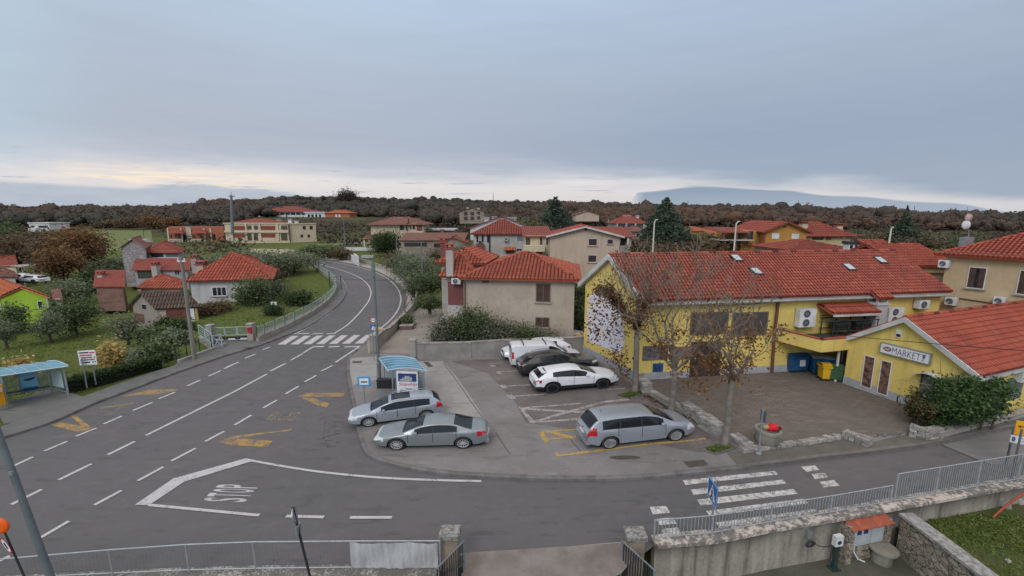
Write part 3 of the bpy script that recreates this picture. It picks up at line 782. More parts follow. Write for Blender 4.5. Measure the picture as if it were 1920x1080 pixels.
lot_k=offset(smooth_line(lot_edge,4),0.16)
lot_pts=[Vector((p[0],p[1])) for p in lot_k]+[G(2300,680),G(1930,690),G(1830,760),G(1700,770),G(1570,700),G(1440,690),G(1200,700),G(1100,655),G(1090,650),G(790,655),G(775,650),G(735,640),G(690,645)]
tri_poly('parking_lot',lot_pts,ZL,LOTM)
kerb('lot_kerb',smooth_line(lot_edge,4),0.17,ZL+0.006)
kerb('bend_kerb',smooth_line(bend_out,4),0.17,ZL)
kerb('left_kerb',left_edge,-0.17,ZL)
lw=offset(left_edge,-0.17)
k0=0
outer=[G(*p) for p in [(540,484),(566,490),(592,503),(614,519),(628,533),(627,548),(612,565),(580,585),(545,600),(490,624),(470,634),(420,640),(398,655),(340,679),(325,689),(275,705),(225,722),(160,746),(100,768),(30,793),(-10,808),(-90,823),(-260,870)]]
outer=smooth_line(outer,4)
tri_poly('left_pavement',[Vector((p[0],p[1])) for p in lw]+[Vector((p[0],p[1])) for p in reversed(outer)],ZL-0.004,WALKL)
tri_poly('shelter_slab',[G(*p) for p in [(8,800),(-10,766),(92,734),(140,742),(165,752),(100,772)]],ZL-.001,WALKL)
bo=smooth_line(bend_out,4)
bi=offset(bo,0.17)
ro=smooth_line([G(*p) for p in [(585,482),(640,486),(690,495),(735,512),(766,533),(778,552),(776,572),(764,592),(748,610),(728,630),(709,648),(700,655)]],4)
tri_poly('bend_pavement',[Vector((p[0],p[1])) for p in bi]+[Vector((p[0],p[1])) for p in reversed(ro)],ZL-0.004,mat('pale_walk_concrete',(0.33,0.30,0.27,1),(0.26,0.235,0.21,1),1.0,0.9,bmp=0.2,dirt=0.4))
PATHM=pave_mat('footpath_concrete',(0.27,0.235,0.205,1),(0.22,0.19,0.165,1),(0.31,0.285,0.26,1),0.3)
tri_poly('footpath',[G(*p) for p in [(707,664),(783,668),(786,650),(820,640),(822,606),(836,598),(836,582),(786,580),(770,592),(762,606),(735,634)]],ZL+0.010,PATHM)
CONS=pave_mat('poured_concrete_strip',(0.30,0.28,0.272,1),(0.255,0.236,0.228,1),(0.335,0.32,0.312,1),0.4)
tri_poly('concrete_strip',[G(*p,ZL) for p in [(778,678),(830,677),(858,708),(905,778),(912,800),(842,790),(800,735)]],ZL+0.005,CONS)
tri_poly('concrete_patch',[G(*p,ZL) for p in [(657,672),(706,668),(706,712),(662,722),(657,700)]],ZL+0.005,CONS)
tri_poly('damp_bays',[G(*p,ZL) for p in [(845,677),(935,673),(1093,664),(1180,716),(1206,742),(1290,792),(1395,845),(1310,848),(1180,822),(1075,806),(985,792),(965,752),(915,700)]],ZL+0.005,LOTD)
tri_poly('roadside_pavement',[G(*p,ZL) for p in [(1360,846),(1400,848),(1455,832),(1580,822),(1625,832),(1705,812),(1760,812),(1860,790),(1925,773),(2100,740),(2100,757),(1925,796),(1865,808),(1765,829),(1705,838),(1627,848),(1540,858),(1440,871),(1385,876)]],ZL+0.005,mat('dark_gritty_pavement',(0.125,0.113,0.096,1),(0.095,0.086,0.073,1),1.2,0.9,bmp=0.3,dirt=0.4))
FP=[(1197,722),(1196,700),(1440,690),(1600,690),(1640,700),(1740,770),(1712,806),(1700,812),(1640,815),(1580,815),(1455,830),(1392,841),(1350,812),(1290,773),(1215,733)]
tri_poly('forecourt_paving',[G(*p,ZP) for p in FP],ZP,PAVER)
mb=MB()
fp=[G(*p,ZP) for p in FP[6:]]
for i in range(len(fp)-1):mb.poly([(fp[i].x,fp[i].y,0),(fp[i+1].x,fp[i+1].y,0),(fp[i+1].x,fp[i+1].y,ZP-.002),(fp[i].x,fp[i].y,ZP-.002)])
tag(mb.build('forecourt_edge',STONE),kind='structure')
tri_poly('road_patch',[G(*p) for p in [(1767,834),(1862,813),(1925,800),(2050,776),(2050,880),(1925,868),(1856,871)]],0.004,pave_mat('newer_asphalt',(0.20,0.19,0.182,1),(0.18,0.17,0.163,1),(0.215,0.205,0.196,1),0.1,crack=False))
mb=MB();strip_mesh(mb,[G(1763,834),G(1800,850),G(1856,872)],[G(1767,834),G(1803,849.5),G(1860,872)],0.008)
tag(mb.build('road_joint',PATCH),kind='structure')
class Marks:
 def __init__(s):s.mb=MB();s.z=0.004
 def quad(s,*pp,z=None):
  z=s.z if z is None else z;s.z+=.0003
  s.mb.poly([tuple(G(p[0],p[1],z)) for p in pp])
 def line(s,pts,w,z=None,smooth=0):
  z=s.z if z is None else z;s.z+=.0003
  l=[G(p[0],p[1],z) for p in pts]
  if smooth:l=smooth_line(l,smooth)
  strip_mesh(s.mb,offset(l,w/2),offset(l,-w/2),z)
 def build(s,name,m):
  o=s.mb.build(name,m)
  for pl in o.data.polygons:
   if pl.normal.z<0:pl.flip()
  return tag(o,kind='structure')
def zz(zx,zy,k,pts):return [(zx+p[0]/k,zy+p[1]/k) for p in pts]
A_=lambda *p:zz(440,580,4,p)
B_=lambda *p:zz(0,580,4,p)
C_=lambda *p:zz(0,810,4,p)
D_=lambda *p:zz(440,810,4,p)
E_=lambda *p:zz(440,340,4,p)
mk=Marks()
mk.line(E_((555,578),(640,590),(800,615),(1000,662),(1130,718),(1208,785),(1243,855),(1240,925),(1205,995),(1135,1070))+A_((1030,190)),0.14,smooth=5)
mk.line(E_((556,598),(640,622),(740,648),(880,694),(975,750),(1020,815),(1010,885),(962,955),(905,1020),(840,1080))+A_((750,178)),0.14,smooth=5)
mk.line(E_((770,712),(812,745),(838,800),(830,850),(795,905),(700,995),(575,1080))+A_((445,187)),0.13,smooth=5)
for i in range(7):
 xb=320+96.6*i;xt=430+92.5*i;yb=264-1.3*i;yt=199-1.2*i
 mk.quad(*A_((xb,yb),(xb+60,yb),(xt+50,yt),(xt,yt)))
for a,b in ((475,560),(583,662),(690,757)):mk.line(A_((a,182),(b,180)),0.22)
for a,b in ((583,670),(705,787),(825,940)):mk.line(A_((a,281),(b,278)),0.24)
mk.line(A_((940,276),(755,398)),0.16)
for p in (A_((583,283),(515,327)),A_((510,332),(420,382)),A_((383,405),(268,463)),A_((243,484),(0,615))+B_((1095,945)),B_((1010,990))+C_((808,170)),C_((687,238),(440,358)),C_((312,430),(85,543))):mk.line(p,0.15)
for p in (A_((265,282),(208,304)),A_((158,333),(78,367)),A_((30,394),(-80,446)),B_((1790,395),(1702,431)),B_((1658,459),(1563,501)),B_((1502,530),(1405,573)),B_((1312,621),(1190,671)),B_((1142,698),(998,758)),B_((914,800),(778,859)),B_((724,889),(570,951)),B_((502,990),(332,1062)),C_((247,186),(85,262)),C_((75,930),(-30,975))):mk.line(p,0.14)
for p in (A_((735,420),(650,463)),A_((612,495),(525,544)),A_((478,577),(382,634)),A_((318,680),(213,739)),A_((125,793),(0,867)),B_((1680,915),(1538,991)),C_((1467,121),(1285,217)),C_((1225,261),(1033,365)),C_((912,437),(708,547)),C_((517,667),(288,801))):mk.line(p,0.14)
mk.quad(*C_((1012,545),(1300,348),(1382,372),(1118,548)))
mk.quad(*(C_((1300,348),(1848,196))+C_((1905,214),(1382,372))))
mk.line(D_((75,203),(260,238),(550,286),(850,321),(1150,345),(1500,360),(1850,368)),0.115,smooth=4)
mk.line(C_((1118,546),(1920,622))+D_((187,621)),0.115)
mk.line(D_((385,630),(670,637)),0.12);mk.line(D_((865,640),(1180,640)),0.12)
mk.build('road_markings',WHITE)
mk=Marks()
c_bl=G(460,941.5,.004);c_br=G(487,909.5,.004);c_tl=G(379,939,.004)
for k,ch_ in enumerate('STOP'):
 u_=c_br-c_bl;add_text(mk.mb,ch_,c_bl+u_*(k*.262),u_*.20,c_tl-c_bl,.012)
mk.build('stop_lettering',WHITE)
mk=Marks()
F_=lambda *p:zz(1120,810,4,p)
for q in (((640,362),(1330,292),(1355,318),(660,397)),((700,432),(1390,357),(1415,385),(722,472)),((748,507),(1475,427),(1503,463),(776,552)),((815,592),(1545,500),(1585,535),(842,632)),((890,678),(1630,577),(1675,622),(920,728))):mk.quad(*F_(*q))
for q in (((393,562),(515,553),(545,605),(415,617)),((445,650),(565,640),(595,688),(465,698)),((482,728),(600,715),(632,762),(498,772))):mk.quad(*F_(*q))
H_=lambda *p:zz(1440,810,4,p)
for q in (((247,260),(352,250),(385,283),(290,298)),((325,316),(425,306),(450,338),(352,354)),((385,374),(495,360),(538,402),(415,416))):mk.quad(*H_(*q))
mk.build('worn_crossing_markings',WHITEW)
mk=Marks()
mk.quad(*A_((465,655),(540,626),(828,626),(815,655)))
mk.quad(*A_((500,662),(575,660),(712,708),(690,735),(625,722)))
I_=lambda *p:zz(400,800,6.75,p)
mk.quad(*I_((55,195),(200,135),(755,180),(690,258),(215,232)))
mk.quad(*I_((180,130),(420,95),(860,50),(1000,25),(985,50),(600,100),(300,145)))
mk.quad(*B_((900,655),(1130,602),(1330,598),(1320,612),(1160,640)))
mk.quad(*B_((380,868),(450,848),(690,885),(650,910),(575,918)))
mk.quad(*B_((525,795),(560,790),(680,880),(620,880)))
mk.build('bus_stop_markings',YELLW)
mk=Marks()
mk.quad(*B_((740,735),(1000,700),(990,715),(760,750)))
mk.quad(*B_((880,740),(960,725),(850,770)))
o_=G(*A_((228,830))[0],.004);u_=G(*A_((440,838))[0],.004)-o_;w_=G(*A_((300,765))[0],.004)-o_
add_text(mk.mb,'BUS',o_,u_,w_)
mk.build('bus_lettering',YELLF)
J_=lambda *p:zz(920,620,4.5,p)
ZB=ZL+0.010
mk=Marks();mk.z=ZB
mk.quad(*J_((225,632),(265,645),(375,770),(335,778)))
mk.line(J_((245,652),(620,625),(760,613)),0.13);mk.line(J_((345,775),(770,742)),0.15)
mk.line(J_((250,655),(480,672),(800,688)),0.2);mk.line(J_((360,772),(560,712),(800,645),(960,600),(1165,580)),0.2)
mk.line(J_((150,540),(195,575)),0.3);mk.line(J_((195,552),(450,538)),0.12)
mk.line(J_((95,458),(128,486)),0.3);mk.line(J_((110,468),(335,457)),0.12)
mk.line(J_((980,498),(1135,486)),0.12);mk.line(J_((1370,688),(1450,682)),0.2)
mk.line(J_((10,290),(30,305)),0.25);mk.line(J_((-10,276),(110,272)),0.1)
mk.line(J_((60,345),(85,365)),0.25);mk.line(J_((75,345),(270,338)),0.1)
mk.build('bay_markings',WHITEF)
mk=Marks();mk.z=ZB
mk.quad(*J_((400,858),(440,852),(500,942),(462,952)))
mk.line(J_((430,858),(730,832)),0.1);mk.line(J_((470,850),(700,905)),0.24);mk.line(J_((480,916),(720,895)),0.1)
mk.quad(*J_((538,1030),(560,1026),(590,1056),(560,1064)))
mk.line(J_((565,1056),(900,1012),(1300,960),(1700,925),(1820,910)),0.13)
mk.build('yellow_bay_markings',YELLB)
mk=Marks();mk.z=ZL+.012
mk.quad(*F_((645,222),(795,207),(835,245),(685,265)))
mk.quad(*A_((885,388),(957,388),(950,402),(880,402)))
mk.quad(*zz(640,640,4.91,[(755,190),(800,188),(850,232),(800,236)]))
ring=[(1120+(207+118*math.cos(a))/4,810+(190+14*math.sin(a))/4) for a in [k*math.pi/10 for k in range(20)]]
mk.quad(*ring)
mk.build('iron_covers',mat('rusty_iron_cover',(0.085,0.07,0.06,1),(0.06,0.05,0.045,1),6,0.8,bmp=0.4))
mk=Marks();mk.z=ZL+.008
mk.line([(929,810),(945,835),(957,852)],.05);mk.line(J_((660,900),(700,950),(760,1015)),0.05)
mk.line(zz(640,640,4.91,[(1000,572),(1250,566)]),.045);mk.line(zz(640,640,4.91,[(940,200),(1040,330),(1190,550),(1300,700)]),.05)
mk.build('paving_joints',mat('paving_joint_grime',(0.12,.11,.105,1),None,4,.9))
mk=Marks()
mk.line([(610,790),(606,815),(615,840)],.03)
rg=random.Random(4)
for k in range(22):
 x=600+rg.uniform(-8,30);y=775+k*3
 mk.line([(x,y),(x+rg.uniform(6,18),y+rg.uniform(-3,3))],.045)
mk.build('tar_cracks',mat('faint_tar',(0.095,.09,.09,1),None,3,.9))
mk=Marks();mk.z=ZL+.004
mk.quad(*zz(330,560,7.713,[(965,706),(1105,695),(1060,716),(990,722)]))
mk.build('pavement_grate',bpy.data.materials['rusty_iron_cover'])
def interp(pts,s,smooth=True):
 if s<=pts[0][0]:return pts[0][1]
 for i in range(len(pts)-1):
  if s<=pts[i+1][0]:
   u=(s-pts[i][0])/max(1e-6,pts[i+1][0]-pts[i][0])
   if not smooth:return lerp(pts[i][1],pts[i+1][1],u)
   p0=pts[max(i-1,0)];p1=pts[i];p2=pts[i+1];p3=pts[min(i+2,len(pts)-1)]
   h=p2[0]-p1[0]
   def slope(a,b):return (b[1]-a[1])/max(1e-6,b[0]-a[0])
   s0,s1,s2=slope(p0,p1) if p0 is not p1 else slope(p1,p2),slope(p1,p2),slope(p2,p3) if p3 is not p2 else slope(p1,p2)
   m1=0 if s0*s1<=0 else 2*s0*s1/(s0+s1);m2=0 if s1*s2<=0 else 2*s1*s2/(s1+s2)
   u2,u3=u*u,u**3
   return (2*u3-3*u2+1)*p1[1]+(u3-2*u2+u)*h*m1+(-2*u3+3*u2)*p2[1]+(u3-u2)*h*m2
 return pts[-1][1]
def make_car(name,label,cat,sp,loc=(0,0,0),rotz=0,group=None):
 0
 Lc,Wd=sp['L'],sp['W']/2
 top,belt=sp['top'],sp['belt']
 fw,rw,wr=sp['fw'],sp['rw'],sp['wr']
 sill=sp.get('sill',0.24)
 ws0,ws1=sp['wind'];rs0,rs1=sp['rear']
 side=sp['side']
 seams=sp['seams']
 st=set(np.round(np.linspace(0,Lc,90),4))
 for a in (fw,rw):
  for k in range(-14,15):st.add(round(a+(wr+.065)*math.sin(k/14*math.pi/2),4))
 for a in seams:st.update((round(a-.012,4),round(a+.012,4)))
 for a,b in side:st.update((a,b))
 st.update((ws0,ws1,rs0,rs1));st=sorted(x for x in st if 0<=x<=Lc)
 st=[x for i,x in enumerate(st) if i==0 or x-st[i-1]>0.004]
 NT_=17
 def section(s):
  f=s/Lc
  endf=max(0,1-s/0.75);endr=max(0,1-(Lc-s)/sp.get('rtaper',0.5))
  w=Wd*(1-sp.get('ftap',.22)*endf**2.2-sp.get('rtap',.10)*endr**2)
  zt=interp(top,s);zb=min(interp(belt,s),zt-0.035)
  zlo=sill+0.10*max(0,1-s/0.35)+.12*max(0,1-(Lc-s)/0.4)
  arch=0
  for a in (fw,rw):
   if abs(s-a)<wr+.065:arch=max(arch,wr+math.sqrt(max(0,(wr+.065)**2-(s-a)**2))-.0)
  z0=max(zlo,min(arch,zb-.06))
  g=max(0.0,min(1,(zt-zb-0.035)/0.35))
  flare=0.025 if arch>zlo else 0.0
  pts=[]
  z1=lerp(z0,zb,.28);z2=lerp(z0,zb,.62);z3=lerp(z0,zb,.88)
  pts+=[(w*.955+flare,z0),(w*.985+flare,z1),(w*1.0+flare*.7,z2),(w*.992,z3),(w*.965,zb)]
  wr_=lerp(w*.90,w*sp.get('roofw',.70),g)
  zr=zt-lerp(0.02,0.085,g)
  wb=w*.955
  for k,u in enumerate((0.06,.35,.65,.92,1.0)):
   x=lerp(wb,wr_,u**1.15);z=lerp(zb,zr,u)
   pts.append((x,z+.006*(k==0)))
  for u in (.10,.28,.55,.8,1.0):
   pts.append((wr_*(1-u),zr+(zt-zr)*math.sin(min(1,u*1.25+.12)*math.pi/2)))
  return pts
 secs=[section(s) for s in st]
 n=len(secs[0])
 parts={}
 def P(i,j,sgn):
  y,z=secs[i][j];return (Lc/2-st[i],y*sgn,z)
 def put(key,q):
  mb=parts.setdefault(key,MB())
  mb.poly(q)
 dlo=sp.get('clad',0)
 hz0,hz1,hl=sp['head'];tz0,tz1,tl=sp['tail']
 for i in range(len(st)-1):
  sm=(st[i]+st[i+1])/2
  gcab=interp(top,sm)-interp(belt,sm)
  for j in range(n-1):
   zc=(secs[i][j][1]+secs[i][j+1][1]+secs[i+1][j][1]+secs[i+1][j+1][1])/4
   for sg in (1,-1):
    key='body'
    if j in (5,6,7) and any(a<=sm<=b for a,b in side) and gcab>.12:key='side_window'+('' if sg>0 else '@')
    elif j>=9 and j<=13 and ws0<sm<ws1 and j>=9+(1 if j==9 else 0):key='windscreen'
    elif j>=10 and rs0<sm<rs1:key='rear_window'
    elif sm<hl and hz0<zc<hz1 and j>=1:key='headlight'+('' if sg>0 else '@')
    elif sm>Lc-tl and tz0<zc<tz1 and 1<=j<=6:key='tail_light'+('' if sg>0 else '@')
    elif j<1 and dlo:key='cladding'
    elif j<1 and 0.5<sm<Lc-.5 and abs(sm-fw)>wr+.07 and abs(sm-rw)>wr+.07 and zc<sill+.06:key='cladding'
    elif dlo and (abs(sm-fw)<wr+.1 or abs(sm-rw)<wr+.1) and j<1:key='cladding'
    elif any(abs(sm-a)<.012 for a in seams) and 0<j<5:key='seam'
    elif sp.get('panroof') and j>=11 and sp['panroof'][0]<sm<sp['panroof'][1]:key='sunroof'
    elif j in (5,6,7) and gcab>.12 and side[0][0]<sm<side[-1][1]:key='trim'
    elif j==4 and gcab>.12 and side[0][0]-.12<sm<side[-1][1]+.05:key='trim'
    q=[P(i,j,sg),P(i+1,j,sg),P(i+1,j+1,sg),P(i,j+1,sg)]
    if sg>0:q=q[::-1]
    put(key,q)
 for i,dirn in ((0,1),(len(st)-1,-1)):
  right=[P(i,j,1) for j in range(n)];left=[P(i,j,-1) for j in range(n)]
  for j in range(n-1):
   q=[right[j],right[j+1],left[j+1],left[j]]
   if dirn<0:q=q[::-1]
   put('body',q)
 root=thing(name,label,cat,loc,rotz,group)
 paint=sp['paint']
 mb=parts.pop('body');seam=parts.pop('seam',None)
 if seam:
  o=len(mb.v);mb.v+=seam.v;base=len(mb.f)
  mb.f+=[tuple(i+o for i in f) for f in seam.f];mb.mi+=[1]*len(seam.f)
 body=weld(mb.build('body',[paint,BLACK],root,smooth=True,world=False))
 mats_=dict(side_window=CGLASS,windscreen=CGLASS,rear_window=CGLASS,headlight=LENS,tail_light=RED,cladding=BLACK,sunroof=CGLASS,trim=BLACK)
 for k,m_ in parts.items():
  kk=k.rstrip('@')
  weld(m_.build(kk,mats_[kk],root,smooth=True,world=False))
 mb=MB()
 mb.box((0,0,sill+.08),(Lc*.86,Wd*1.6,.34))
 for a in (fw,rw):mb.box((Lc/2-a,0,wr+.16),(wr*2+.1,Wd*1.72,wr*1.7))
 mb.build('underbody',WELL,root,world=False)  # near-black boxes, hung low to stand for the shade beneath the car
 for a in (fw,rw):
  for sg in (1,-1):
   steer=sp.get('steer',0) if a==fw else 0
   c=(Lc/2-a,(Wd-.105)*sg,wr)
   mb=MB();hw=.105
   mb.lathe([(wr*.70,-hw*.6),(wr*.74,-hw*.93),(wr*.9,-hw),(wr,-hw*.7),(wr,hw*.7),(wr*.9,hw),(wr*.74,hw*.93),(wr*.70,hw*.6)],c,'y',28,False)
   w=mb.build('wheel',RUBBER,root,smooth=True,world=False)
   mb=MB();yo=(hw*.55)*sg
   mb.lathe([(wr*.74,-.02),(wr*.74,.045),(wr*.66,.045),(wr*.66,-.02)],(c[0],c[1]+yo-.012*(1 if sg>0 else 1),c[2]),'y',28)
   mb2=MB()
   mb2.lathe([(0,-.012),(wr*.70,-.012),(wr*.70,.0),(0,.0)],(c[0],c[1]+yo*.55,c[2]),'y',24)
   ns=sp.get('spokes',7)
   for k in range(ns):
    an=2*math.pi*k/ns+.2
    m3=Matrix.Rotation(-an,3,'Y')
    mb.box(Vector((c[0],c[1]+yo,c[2]))+m3@Vector((wr*.38,0,0)),(wr*.68,.03,wr*sp.get('spw',.15)*1.15),m3)
   mb.lathe([(0,-.02),(wr*.16,-.02),(wr*.16,.03),(0,.035)],(c[0],c[1]+yo,c[2]),'y',14)
   mb.build('rim',sp.get('rim',ALLOY),w,world=False)
   mb2.build('brake_disc',WELL,w,world=False)
 for sg in (1,-1):
  ms=sp['mirror'];zb=interp(belt,ms)
  mb=MB();x=Lc/2-ms;y=Wd*.99
  mb.lathe([(0.0,-.10),(.055,-.085),(.075,-.03),(.07,.05),(.04,.09),(0,.1)],(x,0,0),'y',10)
  for i,v in enumerate(mb.v):
   mb.v[i]=(x+(v[0]-x)*.9,(y+.10+v[1])*sg,zb+.10+v[2]*.95)
  mb.box((x+.02,(y+.0)*sg,zb+.045),(.05,.12,.03))
  mb.build('wing_mirror',sp.get('mirrorm',paint),root,smooth=False,world=False)
  for h in sp['handles']:
   zz_=interp(belt,h)-.10
   mb=MB();mb.box((Lc/2-h,Wd*.995*sg,zz_),(.20,.035,.035))
   mb.build('door_handle',paint,root,world=False)
  if sp.get('rails'):
   a,b=sp['rails'];mb=MB()
   pts=[(Lc/2-lerp(a,b,u),Wd*(sp.get('roofw',.7)+.02)*sg,interp(top,lerp(a,b,u))-.05+.045*math.sin(math.pi*min(1,max(0,u*8 if u<.06 else (1-u)*8 if u>.94 else .5)))) for u in np.linspace(0,1,14)]
   mb.tube(pts,.016,6);mb.build('roof_rail',sp.get('railm',BLACK),root,world=False)
 mb=MB()
 mb.box((Lc/2-.012,0,.36),(.05,Wd*1.05,.10));mb.build('lower_grille',BLACK,root,world=False)
 mb=MB();mb.box((Lc/2+.0,0,hz0+.02),(.04,Wd*.62,.10));mb.build('grille',BLACK,root,world=False)
 mb=MB();mb.box((Lc/2+.022,0,.44),(.02,.50,.11));mb.build('number_plate',PLATE,root,world=False)
 mb=MB();pz=sp.get('platez',.62);mb.box((-Lc/2-.012,0,pz),(.03,.50,.11));mb.build('number_plate',PLATE,root,world=False)
 mb=MB();mb.box((-Lc/2+.05,0,.36),(.16,Wd*1.66,.16));mb.build('rear_bumper',BLACK if dlo else paint,root,world=False)
 mb=MB();
 for sg in (-.28,.25):
  mb.tube([(Lc/2-ws0+.02,sg-.3,interp(top,ws0)+.035),(Lc/2-ws0+.0,sg+.3,interp(top,ws0)+.06)],.012,5)
 mb.build('wiper',BLACK,root,world=False)
 if sp.get('antenna'):
  mb=MB();a=sp['antenna'];mb.tube([(Lc/2-a,0,interp(top,a)-.01),(Lc/2-a-.10,0,interp(top,a)+.14)],.012,5);mb.build('antenna',BLACK,root,world=False)
 if sp.get('spoiler'):
  a=sp['spoiler'];mb=MB()
  z=interp(top,a)
  mb.hexa([(Lc/2-a+.12,-Wd*.66,z-.03),(Lc/2-a-.20,-Wd*.64,z-.05),(Lc/2-a-.20,Wd*.64,z-.05),(Lc/2-a+.12,Wd*.66,z-.03),
    (Lc/2-a+.12,-Wd*.66,z+.01),(Lc/2-a-.20,-Wd*.64,z-.02),(Lc/2-a-.20,Wd*.64,z-.02),(Lc/2-a+.12,Wd*.66,z+.01)])
  mb.build('roof_spoiler',paint,root,world=False)
 if sp.get('bars'):
  for a in sp['bars']:
   mb=MB();z=interp(top,a)
   mb.tube([(Lc/2-a,-Wd*.84,z-.06),(Lc/2-a,-Wd*.80,z+.05),(Lc/2-a,0,z+.07),(Lc/2-a,Wd*.80,z+.05),(Lc/2-a,Wd*.84,z-.06)],.028,6)
   mb.build('roof_bar',BLACK,root,world=False)
 if sp.get('vanrear'):
  for sg in (1,-1):
   mb=MB();mb.box((-Lc/2-.004,.36*sg,1.35),(.03,.46,.42));mb.build('rear_window',CGLASS,root,world=False)
  mb=MB();mb.box((-Lc/2-.004,0,1.15),(.025,.02,1.0));mb.build('door_seam',BLACK,root,world=False)
 return root
def weld(o,d=0.0005):
 import bmesh
 bm=bmesh.new();bm.from_mesh(o.data)
 bmesh.ops.remove_doubles(bm,verts=bm.verts,dist=d)
 bm.to_mesh(o.data);bm.free()
 o.data.update()
 return o
WAGON=dict(L=4.42,W=1.76,paint=SILVER,fw=.92,rw=3.62,wr=.315,wind=(1.02,1.86),rear=(4.0,4.33),
 top=[(0,.60),(.10,.72),(.5,.86),(.98,.97),(1.04,1.0),(1.86,1.43),(2.3,1.53),(3.1,1.545),(3.75,1.50),(4.0,1.43),(4.33,1.06),(4.42,.86)],
 belt=[(0,.58),(1.0,.90),(1.6,.93),(4.42,1.03)],side=[(1.50,2.22),(2.28,3.02),(3.08,3.80)],seams=(1.30,2.25,3.10),mirror=1.62,handles=(2.12,3.0),
 head=(.54,.74,.38),tail=(.66,1.12,.30),rails=(2.0,3.9),railm=RAIL,panroof=(1.98,2.9),antenna=3.85,spokes=10,rim=ALLOY,spw=.11,roofw=.80,rtap=.18,rtaper=.6)
SEDAN=dict(L=4.70,W=1.80,paint=SILVERG,fw=.95,rw=3.66,wr=.325,wind=(1.18,2.02),rear=(3.28,4.02),
 top=[(0,.58),(.12,.70),(.55,.84),(1.12,.95),(1.2,.98),(2.02,1.38),(2.55,1.47),(3.0,1.46),(3.28,1.40),(4.02,1.09),(4.2,1.07),(4.45,1.05),(4.6,.98),(4.7,.74)],
 belt=[(0,.56),(1.1,.88),(1.7,.92),(3.8,1.0),(4.3,.98),(4.7,.72)],side=[(1.68,2.40),(2.46,3.42)],seams=(1.42,2.43,3.38),mirror=1.76,handles=(2.3,3.2),
 head=(.56,.72,.42),tail=(.76,.95,.50),spokes=10,spw=.10,roofw=.80,rtap=.26,rtaper=.9)
MPV=dict(L=4.50,W=1.81,paint=SILVERB,fw=.88,rw=3.62,wr=.32,wind=(.92,1.80),rear=(4.06,4.40),
 top=[(0,.64),(.10,.80),(.45,.94),(.88,1.04),(.95,1.07),(1.8,1.55),(2.3,1.64),(3.2,1.64),(3.85,1.585),(4.06,1.53),(4.40,1.08),(4.5,.86)],
 belt=[(0,.60),(.9,.95),(1.6,1.0),(4.5,1.06)],side=[(1.42,2.30),(2.36,3.18),(3.24,3.92)],seams=(1.34,2.33,3.30),mirror=1.52,handles=(2.2,3.1),
 head=(.60,.82,.42),tail=(.74,1.16,.34),antenna=3.7,spokes=6,spw=.24,roofw=.82,rtap=.16,rtaper=.6,platez=.72)
CROSS=dict(L=4.40,W=1.80,paint=CARW,fw=.90,rw=3.55,wr=.345,wind=(1.22,2.02),rear=(3.78,4.24),clad=1,sill=.27,
 top=[(0,.68),(.08,.84),(.5,.97),(1.14,1.05),(1.24,1.08),(2.02,1.46),(2.5,1.545),(3.1,1.52),(3.78,1.40),(4.24,1.06),(4.40,.92)],
 belt=[(0,.62),(1.1,.97),(1.7,1.0),(3.6,1.12),(4.4,1.05)],side=[(1.72,2.42),(2.48,3.52)],seams=(1.40,2.45,3.30),mirror=1.78,handles=(2.3,3.15),
 head=(.70,.84,.40),tail=(.86,.98,.30),spokes=10,rim=ALLOYD,spw=.12,roofw=.70,spoiler=3.84,mirrorm=CARW,platez=.80)
SUVK=dict(L=4.46,W=1.84,paint=CARK,fw=.90,rw=3.58,wr=.35,wind=(1.2,2.02),rear=(3.80,4.26),clad=1,sill=.28,
 top=[(0,.72),(.08,.90),(.5,1.0),(1.12,1.08),(1.22,1.1),(2.02,1.52),(2.5,1.62),(3.1,1.58),(3.80,1.42),(4.26,1.10),(4.46,.96)],
 belt=[(0,.66),(1.1,1.0),(1.7,1.03),(3.6,1.14),(4.46,1.06)],side=[(1.70,2.42),(2.48,3.42)],seams=(1.40,2.45,3.30),mirror=1.78,handles=(2.3,3.15),
 head=(.76,.88,.40),tail=(.92,1.0,.26),spokes=8,rim=ALLOYD,roofw=.72,spoiler=3.80,rails=(2.0,3.6),platez=.80)
VAN=dict(L=4.20,W=1.74,paint=CARWV,fw=.86,rw=3.40,wr=.315,wind=(.92,1.56),rear=(9,9.1),vanrear=1,rtap=.04,rtaper=.2,
 top=[(0,.66),(.08,.84),(.45,.96),(.86,1.05),(.94,1.09),(1.56,1.62),(1.95,1.78),(2.6,1.82),(3.9,1.82),(4.14,1.78),(4.2,1.70)],
 belt=[(0,.62),(.9,.98),(1.5,1.03),(4.2,1.06)],side=[(1.32,2.02)],seams=(1.24,2.10,3.2),mirror=1.42,handles=(1.95,),
 head=(.62,.84,.36),tail=(.72,1.20,.12),spokes=6,rim=ALLOYD,spw=.3,roofw=.86,bars=(2.2,3.5),platez=.60)
LEX=dict(CROSS);LEX.update(L=4.55,top=[(0,.72),(.08,.88),(.5,1.0),(1.14,1.08),(1.24,1.1),(2.02,1.5),(2.5,1.60),(3.1,1.59),(3.85,1.5),(4.36,1.12),(4.55,.95)],rear=(3.85,4.36),head=(.74,.86,.62),spoiler=3.9,rw=3.62)
SQ=0.75
def place_axles(pf,pr,sp,right_visible):
 0
 a=G(pf[0],pf[1],ZL);b=G(pr[0],pr[1],ZL)
 d=(a-b).to_2d();h=math.atan2(d.y,d.x)
 k=d.length/(sp['rw']-sp['fw'])
 mid_s=(sp['fw']+sp['rw'])/2
 side=-1 if right_visible else 1
 c=(a.to_2d()+b.to_2d())/2
 fx=Vector((math.cos(h),math.sin(h)));fy=Vector((-fx.y,fx.x))
 off_x=(sp['L']/2-mid_s)*k
 c=c-fx*off_x-fy*side*(sp['W']/2-.06)*k*SQ
 return Vector((c.x,c.y,ZL)),h,k
